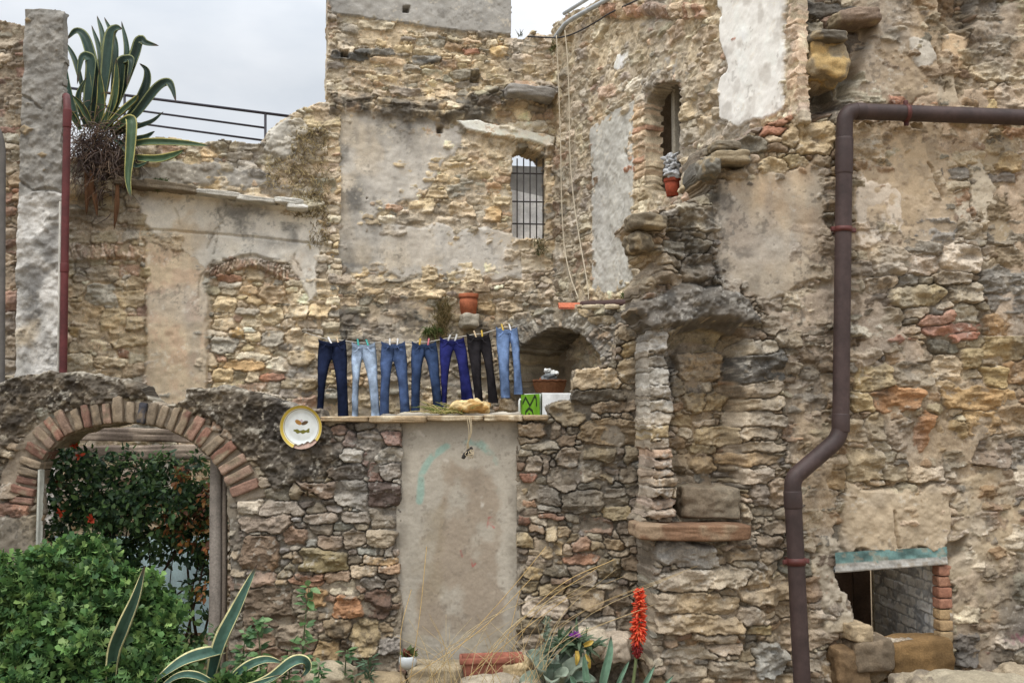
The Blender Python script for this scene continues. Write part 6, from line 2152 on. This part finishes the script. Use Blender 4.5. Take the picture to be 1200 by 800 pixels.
# ---- big agave on the terrace wall
YG_ = 10.72
ag = empty("agave", at(128, 160, YG_))
tag(ag, "huge variegated agave growing on top of the back left wall", "agave")
AGL = [
    ([(300, 432), (308, 330), (318, 225), (306, 199), (284, 203), (268, 295)], 15, 0.0, 0), ([(322, 432), (334, 300), (302, 150), (268, 108), (232, 138)], 14, 0.1, 0),
    ([(345, 400), (368, 260), (382, 130), (400, 100), (424, 101)], 17, -0.05, 0), ([(352, 330), (350, 190), (318, 88)], 9, 0.2, 0), ([(362, 300), (360, 140), (337, 55)], 9, 0.25, 0), ([(392, 320), (402, 160), (362, 60)], 9, 0.2, 0),
    ([(425, 320), (442, 180), (422, 74)], 9, 0.15, 0), ([(365, 445), (425, 310), (470, 190), (486, 140), (506, 150), (552, 160)], 15, -0.1, 1), ([(395, 470), (450, 410), (502, 310), (510, 250), (484, 220)], 12, 0.05, 1),
    ([(385, 462), (465, 405), (540, 312), (580, 286), (598, 308), (611, 354)], 13, -0.1, 1), ([(400, 470), (480, 440), (530, 420), (568, 388)], 7, 0.05, 0), ([(395, 450), (440, 418), (456, 425), (452, 520), (444, 620), (456, 698)], 14, -0.3, 2),
    ([(430, 508), (520, 494), (640, 498), (734, 508)], 11, -0.2, 2), ([(430, 545), (540, 553), (600, 540), (642, 520)], 12, -0.25, 2), ([(430, 485), (500, 478), (538, 456)], 8, -0.1, 0), ([(272, 432), (240, 330), (222, 196)], 11, 0.0, 0),
    ([(292, 320), (262, 210), (226, 145)], 8, 0.1, 0), ([(300, 440), (272, 340), (300, 268)], 9, -0.1, 0), ([(378, 445), (410, 320), (420, 225), (438, 207), (456, 214), (440, 298)], 14, -0.15, 1), ([(335, 440), (350, 360), (345, 240)], 12, -0.1, 2),
    ([(350, 445), (390, 370), (405, 290), (404, 200)], 12, -0.12, 2), ([(320, 445), (290, 380), (250, 330)], 9, -0.15, 2), ([(400, 480), (440, 520), (470, 575), (520, 560)], 9, -0.2, 0), ([(280, 450), (250, 400), (236, 380)], 8, -0.1, 2),
    ([(360, 450), (420, 390), (470, 345), (480, 330)], 10, -0.2, 2),
]
for k, (pts, w_, dy, kind) in enumerate(AGL):
    m_ = MB()
    g = [(52, 74, 64), (40, 58, 50), (70, 92, 66)][kind]
    P = [at(x / 2.963, y / 2.963, YG_ + dy * (0.2 + 0.8 * i / (len(pts) - 1))) for i, (x, y) in enumerate(pts)]
    strap(m_, P, 0.9 * w_ * YG_ / FPX, lin(*g) * rnd.uniform(0.8, 1.15), lin(170, 162, 96) if kind == 2 else lin(124, 130, 88), n=30, facing=(rnd.uniform(-0.5, 0.5), -1, 0.3), edge=0.2)
    m_.build("leaf", M_AGAVE, ag)
m_ = MB()
for k in range(1500):
    x = rnd.gauss(118, 18)
    y = rnd.gauss(176, 20)
    if not (84 < x < 158):
        continue
    p = at(x, y, YG_ + rnd.uniform(-0.15, 0.15))
    d = np.array([rnd.gauss(0, 0.09), rnd.gauss(-0.02, 0.05), rnd.gauss(-0.09, 0.09)])
    m_.tube(spline([p, p + d * 0.5 + np.array([rnd.gauss(0, 0.02), 0, 0.015]), p + d], 5), [0.005, 0.005, 0.004, 0.003, 0.001], 3, lin(*rnd.choice([(104, 92, 88), (124, 110, 102), (84, 72, 70), (136, 118, 100), (110, 90, 78)])))
m_.build("dead_leaf_skirt", M_FIBRE, ag)
for (x0, y0, x1, y1) in ((300, 600, 300, 748), (322, 640, 338, 752), (408, 640, 396, 798), (318, 590, 310, 700)):
    m_ = MB()
    strap(m_, [at(x0 / 2.963, y0 / 2.963, YG_ - 0.1), at((x0 * 0.6 + x1 * 0.4) / 2.963 + 1, (y0 + y1) / 2 / 2.963, YG_ - 0.14), at(x1 / 2.963, y1 / 2.963, YG_ - 0.12)], 0.05, lin(112, 82, 60), lin(96, 68, 50), n=12)
    m_.build("dead_leaf", M_FIBRE, ag)


def tuft(name, lab, cat, boxes, cols, n, ln, mat=None, kind=None, droop=0.5, group=None, up=0.6, r=0.004):
    m_ = MB()
    for k in range(n):
        (fn, px0, py0, px1, py1) = boxes[k % len(boxes)]
        p = fn(rnd.uniform(px0, px1), rnd.uniform(py0, py1))
        d = np.array([rnd.gauss(0, 0.5), rnd.gauss(-0.35, 0.3), rnd.gauss(up, 0.4)])
        d = d / np.linalg.norm(d) * ln * rnd.uniform(0.4, 1.2)
        m_.tube(spline([p, p + d * 0.6, p + d + np.array([0, 0, -droop * ln])], 6), [r, r, r * 0.8, r * 0.7, r * 0.5, r * 0.2], 3, lin(*rnd.choice(cols)) * rnd.uniform(0.7, 1.2))
    return tag(m_.build(name, mat or M_FIBRE), lab, cat, group, kind)


STRAW = [(196, 178, 136), (176, 158, 120), (150, 134, 104), (206, 190, 150), (130, 118, 94)]
fF = lambda x, y: F.at(x, y, 0.04)
tuft("dry_grass", "straw-coloured dry growth on the shoulder where the back walls meet", "dry grass", [(fF, 352, 150, 386, 215), (fF, 362, 215, 386, 292), (fF, 312, 185, 356, 222), (fF, 340, 150, 384, 180), (fF, 345, 225, 380, 255)], STRAW, 1000, 0.085, droop=0.4)
fB = lambda x, y: B.at(x, y, 0.04)
tuft("wall_weed", "dry straw weed sprouting from the back wall above the royal blue trousers", "weed", [(fB, 509, 372, 524, 402), (fB, 514, 360, 526, 384)], [(150, 134, 96), (120, 112, 76), (170, 150, 110)], 220, 0.22, up=1.0, droop=0.3)
tuft("wall_weed", "small green weed on the back wall between indigo and royal pairs", "weed", [(fB, 499, 386, 516, 394)], [(84, 104, 56), (104, 120, 66), (120, 124, 80)], 180, 0.10, up=0.5)
fF2 = lambda x, y: F.at(x, y, 0.16)
tuft("wall_weed", "small green moss tuft under the broken ledge beneath the agave", "weed", [(fF2, 179, 212, 196, 224)], [(84, 100, 60), (104, 116, 76)], 160, 0.07)
fD = lambda x, y: S_.at(x, y, 0.05)
tuft("wall_weed", "tiny green weed on the ledge right of the dark pipe", "weed", [(fD, 728, 345, 742, 354)], [(96, 112, 70), (130, 136, 96)], 90, 0.07)
tuft("wall_weed", "tiny plant on top of the broken wall between the two tower tops", "weed", [(lambda x, y: B.at(x, y, -0.1), 606, 40, 612, 44)], [(110, 112, 84), (90, 96, 70)], 14, 0.07, up=1.2, droop=0.0)
tuft("wall_weed", "green weed in the corner crack under the black cable", "weed", [(lambda x, y: S_.at(x, y, 0.03), 641, 50, 650, 62)], [(96, 104, 66), (120, 122, 80)], 70, 0.07)
tuft("wall_weed", "dry twig tangle in the ragged edge below the window cords", "weed", [(lambda x, y: B.at(x, y, 0.05), 625, 282, 640, 300)], [(96, 100, 70), (130, 120, 90)], 60, 0.10)

# ---- creeper filling the arch
cr_ = empty("creeper", at(150, 760, 9.0))
tag(cr_, "dark leafy creeper with russet leaves filling the brick arch", "creeper")
mb = MB()
DG = np.array([lin(66, 94, 56), lin(52, 78, 50), lin(80, 108, 62), lin(46, 70, 48), lin(94, 120, 68)])
RU = np.array([lin(160, 104, 58), lin(132, 78, 48), lin(172, 128, 70), lin(112, 72, 50), lin(104, 112, 60)])
cl = []
for (x, y, r, dy) in [(75, 555, 30, 0), (110, 570, 34, .1), (150, 565, 36, .1), (190, 560, 30, .2), (225, 565, 26, .2), (65, 610, 26, 0), (100, 620, 34, 0), (140, 615, 34, .1), (180, 605, 36, 0), (215, 600, 30, .1), (240, 600, 22, .1),
                      (70, 540, 20, 0), (130, 660, 36, .1), (165, 655, 26, .2), (90, 665, 28, 0), (222, 640, 22, .1), (235, 680, 16, .1), (200, 640, 20, .3), (212, 752, 20, .1), (240, 750, 14, .1), (180, 770, 20, 0), (150, 700, 18, .3), (120, 590, 26, -.1), (60, 575, 18, -.1), (244, 640, 14, 0), (222, 705, 9, .1), (205, 690, 8, .2), (190, 720, 10, .1), (160, 690, 14, .1), (230, 720, 8, 0), (200, 585, 24, -.1), (160, 590, 24, -.1), (105, 540, 16, 0), (235, 545, 14, .1)]:
    cl.append((at(x, y, 8.75 + dy), (r * 0.0071, 0.14, r * 0.0071)))
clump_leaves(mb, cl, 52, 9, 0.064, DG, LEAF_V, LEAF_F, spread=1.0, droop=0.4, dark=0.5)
cl2 = [(at(x, y, 8.72 + dy), (r * 0.0071, 0.12, r * 0.0071)) for (x, y, r, dy) in [(208, 605, 18, 0), (225, 622, 18, 0), (240, 590, 14, 0), (238, 690, 10, 0), (68, 560, 9, 0), (215, 560, 12, 0), (245, 640, 10, 0)]]
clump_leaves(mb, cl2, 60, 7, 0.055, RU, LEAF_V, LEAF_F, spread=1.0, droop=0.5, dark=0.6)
mb.build("foliage", M_LEAF, cr_)
mb = MB()
for k in range(24):
    x0 = rnd.uniform(70, 245)
    x1 = min(250, max(55, x0 + rnd.gauss(0, 40)))
    pts = [at(x0, 790, 8.95 + rnd.uniform(-.2, .3)), at(x0 * 0.6 + x1 * 0.4 + rnd.gauss(0, 12), 710, 8.9 + rnd.uniform(-.15, .2)), at(x1 + rnd.gauss(0, 10), 640, 8.85), at(x1 + rnd.gauss(0, 14), rnd.uniform(540, 600), 8.8 + rnd.uniform(-.1, .2))]
    mb.tube(spline(pts, 16), np.linspace(0.012, 0.003, 16) * rnd.uniform(0.6, 1.5), 5, lin(62, 48, 40) * rnd.uniform(0.6, 1.2))
mb.build("stems", M_WOOD, cr_)
for (x, y, n) in ((107, 608, 18), (88, 522, 12), (93, 534, 9), (72, 600, 5)):
    mb = MB()
    p = at(x, y, 8.5)
    q = nrm(prs.normal(size=(n, 3)) + np.array([0, -0.8, 0]))
    X_, Y_, Z_ = frames(q, prs.normal(size=(n, 3)))
    mb.leaves(LEAF_V, LEAF_F, np.tile(p, (n, 1)), X_, Y_, Z_, prs.uniform(0.03, 0.055, n), np.array([lin(196, 76, 48)] * n) * prs.uniform(0.7, 1.2, (n, 1)))
    mb.build("flower", M_LEAF, cr_)

# things glimpsed behind the arch
m_ = MB()
nn = 14
xs = np.linspace(at(60, 700, 10.0)[0], at(252, 700, 10.0)[0], 40)
P = np.array([[[x, 10.0 + 0.03 * sin(x * 9 + z * 2) + 0.02 * sin(x * 23), z] for z in np.linspace(0.02, at(100, 628, 10.0)[2], nn)] for x in xs])
cc = np.clip(lin(188, 214, 220)[None, None] * (1 + 0.15 * fbm(P[..., 0], P[..., 2], 3, 4, 2))[..., None], 0, 0.85)
m_.grid(P, cc)
tag(m_.build("pale_sheet", M_CLOTH), "pale blue-white sheet glimpsed through the creeper behind the arch", "sheet")
for k, (x0, y0, x1, y1, h_, Y_, lab) in enumerate([(84, 507, 252, 512, 15, 9.25, "upper weathered grey timber beam across the top of the arch"), (84, 529, 262, 532, 17, 9.2, "lower weathered grey timber beam across the arch behind the creeper")]):
    m_ = MB()
    a, b = at(x0, y0, Y_), at(x1, y1, Y_)
    rock(m_, (a + b) / 2, (b[0] - a[0] + 0.3, 0.16, h_ * Y_ / FPX), lin(146, 132, 118), seed=77 + k, sub=40, rough=0.09, boxy=12, col2=lin(112, 100, 90), rot=roty(0.02 * (1 - 2 * k)))
    tag(m_.build("timber_beam", M_WOOD), lab, "beam", "timber beams behind the arch")

# ---- bright green bush in the foreground
YB_ = 7.0
bu = empty("green_bush", at(120, 830, YB_))
tag(bu, "big bright green bush with lobed leaves in the lower left foreground", "bush")
mb = MB()
LG = np.array([lin(86, 120, 70), lin(74, 106, 62), lin(104, 136, 80), lin(62, 94, 58), lin(120, 146, 88)])
cl = []
for (x, y, r, dy) in [(25, 752, 50, 0), (80, 702, 34, .1), (50, 806, 42, -.25), (122, 742, 38, 0), (160, 746, 26, .1), (190, 782, 32, 0), (140, 812, 40, -.2), (12, 692, 30, .1), (60, 652, 20, .2), (96, 676, 22, .2), (212, 768, 20, .1), (235, 804, 28, -.1), (8, 806, 46, -.3), (92, 766, 34, -.1), (50, 718, 30, 0), (158, 780, 28, -.1), (124, 706, 22, .1), (30, 670, 22, .1), (140, 668, 12, .25), (112, 634, 11, .5), (178, 690, 9, .3), (275, 806, 20, -.1), (310, 812, 18, -.1), (180, 722, 16, .2)]:
    cl.append((at(x, y + 20, YB_ + dy), (r * 0.0057, r * 0.0046, r * 0.0057)))
sub_ = []
for c, r in cl:
    for q in range(int(3 + 34 * r[0])):
        d = nrm(prs.normal(size=3) + np.array([0, -0.7, 0.35]))
        k = prs.uniform(0.07, 0.13)
        sub_.append((c + d * np.asarray(r) * prs.uniform(0.75, 1.1), np.array([k * 1.15, k, k * 0.75])))
for si, sc_ in enumerate(sub_):
    sh = prs.uniform(0.65, 1.3)
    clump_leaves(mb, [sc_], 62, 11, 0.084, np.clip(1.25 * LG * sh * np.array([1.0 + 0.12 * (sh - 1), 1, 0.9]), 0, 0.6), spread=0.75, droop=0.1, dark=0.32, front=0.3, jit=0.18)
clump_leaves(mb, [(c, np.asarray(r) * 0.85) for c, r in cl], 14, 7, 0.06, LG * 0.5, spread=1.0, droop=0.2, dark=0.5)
clump_leaves(mb, cl, 3, 4, 0.06, np.array([lin(150, 130, 76), lin(120, 96, 60)]), spread=0.9, droop=0.4, dark=0.8)
mb.build("foliage", M_LEAF, bu)
mb = MB()
for k in range(60):
    c, r = cl[k % len(cl)]
    b = at(rnd.uniform(20, 240), 860, YB_ + rnd.uniform(-.1, .2))
    mb.tube(spline([b, (b + c) / 2 + np.array([rnd.gauss(0, .06), rnd.gauss(0, .05), 0.05]), c + np.array([rnd.gauss(0, .1), rnd.gauss(0, .08), rnd.gauss(0.05, .1)])], 10), np.linspace(0.008, 0.003, 10), 5, lin(84, 92, 56))
mb.build("stems", M_WOOD, bu)

# ---- variegated agaves low in the foreground
CR_, GR_ = lin(206, 200, 150), lin(66, 96, 84)
a1 = empty("agave", at(131, 830, 6.75))
tag(a1, "single upright variegated agave leaf spearing through the green bush", "agave")
m_ = MB()
strap(m_, [at(131, 830, 6.75), at(134, 770, 6.7), at(146, 735, 6.66), at(160, 700, 6.66), at(170, 662, 6.68)], 17 * 6.7 / FPX, lin(48, 74, 60), CR_, n=34, edge=0.14, facing=(-0.3, -1, 0.1), fold=0.6)
m_.build("leaf", M_AGAVE, a1)
a2 = empty("agave", at(250, 830, 7.0))
tag(a2, "low sprawling agave with cream-edged curling leaves right of the bush", "agave")
for pts, w_ in [([(246, 800, 7.0), (258, 755, 6.95), (278, 712, 6.95), (302, 660, 7.0)], 23), ([(262, 762, 7.0), (240, 766, 6.9), (212, 776, 6.8), (178, 800, 6.7)], 21), ([(250, 800, 6.85), (228, 791, 6.8), (206, 793, 6.75), (180, 812, 6.7)], 12),
                ([(262, 806, 6.95), (285, 784, 6.9), (310, 773, 6.9), (332, 776, 6.95)], 15), ([(290, 806, 6.8), (318, 794, 6.75), (342, 776, 6.75), (356, 774, 6.8), (361, 784, 6.85), (352, 794, 6.85)], 17), ([(255, 810, 6.8), (286, 806, 6.72), (330, 790, 6.7)], 12)]:
    m_ = MB()
    strap(m_, [at(*p) for p in pts], 0.78 * w_ * 6.9 / FPX, GR_, CR_, n=34, edge=0.17, facing=(-0.1, -0.8, 0.6), fold=0.45)
    m_.build("leaf", M_AGAVE, a2)


def stem_plant(name, lab, cat, px, py0, py1, Y, n, size, cols, lean=0, tv=LEAF_V):
    o = empty(name, at(px, py0, Y))
    tag(o, lab, cat)
    m_ = MB()
    path = spline([at(px, py0, Y), at(px + lean * 0.4, (py0 + py1) / 2, Y), at(px + lean, py1, Y)], 14)
    m_.tube(path, np.linspace(0.007, 0.003, 14), 6, lin(92, 104, 72))
    m_.build("stem", M_LEAF, o)
    m_ = MB()
    k = prs.randint(1, 14, n)
    d = nrm(np.stack([prs.normal(0, 1, n), prs.normal(-0.3, 0.7, n), prs.normal(0.15, 0.45, n)], -1))
    X_, Y_, Z_ = frames(d, np.array([[0, -0.4, 1.0]]) + prs.normal(0, 0.25, (n, 3)))
    m_.leaves(tv, LEAF_F, path[k] + d * 0.012, X_, Y_, Z_, size * prs.uniform(0.6, 1.2, n), cols[prs.randint(0, len(cols), n)] * prs.uniform(0.75, 1.25, (n, 1)))
    m_.build("leaves", M_LEAF, o)
    return o


MG = np.array([lin(94, 124, 84), lin(78, 108, 74), lin(110, 138, 92), lin(86, 120, 70)])
stem_plant("leafy_plant", "tall soft-leaved plant against the wall right of the arch", "plant", 354, 775, 688, 7.7, 34, 0.085, MG, 8)
stem_plant("leafy_plant", "short leafy plant just left of the tall one by the wall", "plant", 306, 790, 728, 7.5, 40, 0.085, MG, -4)
stem_plant("leafy_plant", "bushy seedling among the low agave leaves", "plant", 282, 800, 742, 7.3, 46, 0.085, MG, 6)
stem_plant("leafy_plant", "low plant between the tall leafy plant and the grey stone", "plant", 338, 805, 756, 7.4, 40, 0.075, MG, 4)
stem_plant("leafy_plant", "small seedling with bright leaves left of the white pot", "plant", 404, 800, 762, 7.7, 22, 0.075, MG, 2)
stem_plant("leafy_plant", "narrow-leaved green tuft growing beside the white pot", "plant", 432, 806, 774, 7.7, 60, 0.10, np.array([lin(96, 116, 92), lin(80, 104, 80)]), 1, NAR_V)
stem_plant("leafy_plant", "sprig of low leaves at the foot of the timber post", "plant", 258, 792, 735, 7.6, 46, 0.075, MG, -6)
stem_plant("leafy_plant", "low seedling at the stone right of the agave", "plant", 372, 812, 778, 7.3, 34, 0.075, MG, 3)
# succulent in the white pot
m_ = MB()
n = 26
d = nrm(np.stack([prs.normal(0, 0.6, n), prs.normal(-0.1, 0.5, n), prs.uniform(0.4, 1.4, n)], -1))
X_, Y_, Z_ = frames(d, prs.normal(size=(n, 3)))
p0_ = at(478, 771, 7.85)
m_.leaves(LEAF_V, LEAF_F, p0_ + d * 0.01, X_, Y_, Z_, prs.uniform(0.05, 0.10, n), np.array([lin(96, 104, 66), lin(120, 62, 50), lin(86, 100, 60)])[prs.randint(0, 3, n)])
m_.build("succulent", M_LEAF, wp)

# ---- grey thistle rosette, purple thistle, torch flower
GG = np.array([lin(140, 154, 138), lin(122, 140, 124), lin(152, 164, 146)])
th = empty("grey_thistle", at(648, 812, 7.55))
tag(th, "grey-green woolly plant with broad leaves and a budding spike", "thistle")
for (x, y, dy, w_) in [(616, 764, 0, 20), (628, 782, -.15, 22), (690, 776, -.1, 20), (676, 758, .1, 16), (608, 800, -.1, 20), (700, 798, -.15, 16), (650, 770, -.1, 20), (632, 756, .1, 14), (664, 792, -.2, 20), (646, 800, -.25, 22)]:
    m_ = MB()
    strap(m_, [at(648, 808, 7.55), at(648 * 0.45 + x * 0.55, 806 * 0.4 + y * 0.6 - 8, 7.55 + dy * 0.6), at(x, y, 7.55 + dy)], w_ * 7.5 / FPX, GG[rnd.randrange(3)], lin(160, 170, 152), n=14, edge=0.06, fold=0.3, facing=(0, -0.7, 0.8), taper=0.6)
    m_.build("leaf", M_LEAF, th)
m_ = MB()
path = spline([at(648, 806, 7.55), at(643, 770, 7.55), at(641, 726, 7.55)], 16)
m_.tube(path, np.linspace(0.012, 0.006, 16), 6, lin(136, 150, 130))
n = 150
k = prs.randint(5, 16, n)
d = nrm(np.stack([prs.normal(0, 1, n), prs.normal(-0.2, 1, n), prs.normal(0.6, 0.5, n)], -1))
X_, Y_, Z_ = frames(d, prs.normal(size=(n, 3)))
m_.leaves(LEAF_V, LEAF_F, path[k] + prs.normal(0, 0.008, (n, 3)), X_, Y_, Z_, 0.05 * (1.3 - (k - 5) / 16) * prs.uniform(0.6, 1.2, n), GG[prs.randint(0, 3, n)])
m_.build("flower_spike", M_LEAF, th)
pt = empty("purple_thistle", at(676, 800, 7.6))
tag(pt, "spiky plant with one purple flower and yellowing leaves by the wall", "thistle")
m_ = MB()
m_.tube(spline([at(682, 806, 7.6), at(678, 770, 7.6), at(674, 748, 7.58)], 10), 0.008, 6, lin(96, 112, 84))
n = 110
d = nrm(np.stack([prs.normal(0, 1, n), prs.normal(-0.3, 0.7, n), prs.normal(0.2, 0.5, n)], -1))
X_, Y_, Z_ = frames(d, np.array([[0, -0.4, 1.0]]) + prs.normal(0, 0.3, (n, 3)))
pb = np.array([at(x, y, 7.6) for x, y in ((668, 755), (680, 752), (690, 758), (660, 752))])[prs.randint(0, 4, n)]
m_.leaves(NAR_V, LEAF_F, pb + prs.normal(0, 0.02, (n, 3)), X_, Y_, Z_, prs.uniform(0.09, 0.19, n), np.array([lin(88, 108, 84), lin(106, 124, 98), lin(70, 92, 72)])[prs.randint(0, 3, n)])
m_.build("foliage", M_LEAF, pt)
m_ = MB()
n = 70
d = nrm(np.stack([prs.normal(0, 1, n), prs.normal(-0.2, 0.8, n), prs.uniform(0.2, 1.4, n)], -1))
X_, Y_, Z_ = frames(d, prs.normal(size=(n, 3)))
m_.leaves(NAR_V, LEAF_F, at(674, 746, 7.52) + d * 0.006, X_, Y_, Z_, prs.uniform(0.03, 0.05, n), np.array([lin(170, 84, 186), lin(148, 66, 170)])[prs.randint(0, 2, n)])
m_.build("flower", M_LEAF, pt)
for (x0, y0, x1, y1) in ((676, 762, 675, 780), (684, 756, 696, 750), (686, 766, 691, 784)):
    m_ = MB()
    strap(m_, [at(x0, y0, 7.5), at((x0 + x1) / 2 + 1, (y0 + y1) / 2, 7.47), at(x1, y1, 7.48)], 0.035, lin(206, 176, 84), lin(196, 160, 76), n=8, fold=0.3)
    m_.build("yellow_leaf", M_LEAF, pt)
tf_ = empty("torch_flower", at(742, 815, 7.45))
tag(tf_, "tall torch-shaped orange-red aloe flower on a green stalk with blade leaves", "flower")
m_ = MB()
axis = spline([at(740, 815, 7.45), at(745, 775, 7.45), at(748, 740, 7.45), at(750, 691, 7.45)], 30)
m_.tube(axis, np.linspace(0.013, 0.006, 30), 8, lin(112, 124, 84))
m_.build("stalk", M_LEAF, tf_)
m_ = MB()
n = 330
tt = prs.uniform(0, 1, n) ** 0.9
for k in range(n):
    t = tt[k]
    fi = 12 + t * 16.9
    p = axis[int(fi)] * (1 - fi % 1) + axis[int(fi) + 1] * (fi % 1)
    a = prs.uniform(0, 2 * pi)
    out_ = np.array([cos(a), sin(a), 0])
    ln_ = 0.066 * (1 - 0.42 * t) + 0.006
    el_ = -1.1 + 1.7 * t + prs.normal(0, 0.28)
    ln_ *= (0.42 + 0.58 * min(1.0, t / 0.38)) * prs.uniform(0.8, 1.2)
    d = out_ * cos(el_) + np.array([0, 0, sin(el_)])
    c = lin(222, 74, 46) * prs.uniform(0.75, 1.2) if t > 0.30 else lin(140, 40, 40) * prs.uniform(0.7, 1.2)
    if prs.rand() < 0.25 and t > 0.3:
        c = lin(232, 112, 72)
    m_.tube([p, p + d * ln_ * 0.6, p + d * ln_ + np.array([0, 0, -0.004])], [0.0045, 0.0075, 0.004], 5, c)
m_.build("florets", M_LEAF, tf_)
for pts, w_ in [([(702, 820, 7.4), (708, 790, 7.4), (714, 765, 7.42), (716, 744, 7.45)], 14), ([(690, 820, 7.4), (686, 790, 7.4), (684, 764, 7.42)], 12), ([(716, 820, 7.45), (728, 792, 7.45), (738, 772, 7.5)], 7), ([(748, 820, 7.4), (756, 800, 7.4), (768, 778, 7.45)], 9), ([(676, 820, 7.4), (672, 800, 7.4), (668, 790, 7.4)], 10), ([(757, 820, 7.5), (775, 806, 7.5), (790, 790, 7.55)], 7)]:
    m_ = MB()
    strap(m_, [at(*p) for p in pts], 0.7 * w_ * 7.4 / FPX, lin(104, 134, 112), lin(122, 148, 124), n=18, fold=0.6, edge=0.06)
    m_.build("leaf", M_AGAVE, tf_)

# ---- dry grass stalks in front of the doorway (nobody could count them)
m_ = MB()
for k in range(58):
    x0 = rnd.choice([rnd.uniform(470, 620), rnd.uniform(500, 560), rnd.uniform(590, 640)])
    Y_ = rnd.uniform(7.3, 7.8)
    ln_ = rnd.uniform(25, 100)
    lean = rnd.gauss(0, 0.5)
    if rnd.random() < 0.15:
        lean, ln_ = rnd.uniform(0.7, 1.5), rnd.uniform(90, 150)
    p = [at(x0, 812, Y_), at(x0 + lean * ln_ * 0.35, 812 - ln_ * 0.6, Y_ - 0.03), at(x0 + lean * ln_, 812 - ln_, Y_ - 0.06)]
    m_.tube(spline(p, 10), np.linspace(0.0030, 0.0012, 10), 3, lin(*rnd.choice([(206, 184, 140), (186, 162, 120), (214, 196, 156)])))
for (x0, y0, x1, y1, xm, ym) in [(470, 800, 625, 675, 560, 740), (560, 780, 720, 655, 650, 690), (500, 800, 640, 640, 590, 700), (470, 800, 482, 690, 470, 740), (600, 760, 700, 665, 640, 705), (560, 800, 610, 690, 590, 760), (540, 800, 665, 700, 610, 740), (480, 800, 500, 640, 492, 720)]:
    m_.tube(spline([at(x0, y0, 7.7), at(xm, ym, 7.6), at(x1, y1, 7.6)], 16), 0.0028, 3, lin(214, 184, 128))
tag(m_.build("dry_grass", M_FIBRE), "thin straw-coloured dry grass stalks in front of the doorway panel", "dry grass", kind="stuff")
g = MB()
g.grid(np.array([[[x, y, 0.0] for x in (-600, -30, -8, -4, 0, 4, 8, 30, 600)] for y in (-600, -20, 0, 5, 9, 13, 40, 900)]), lin(120, 104, 80))
tag(g.build("ground", M_STONE), kind="structure")
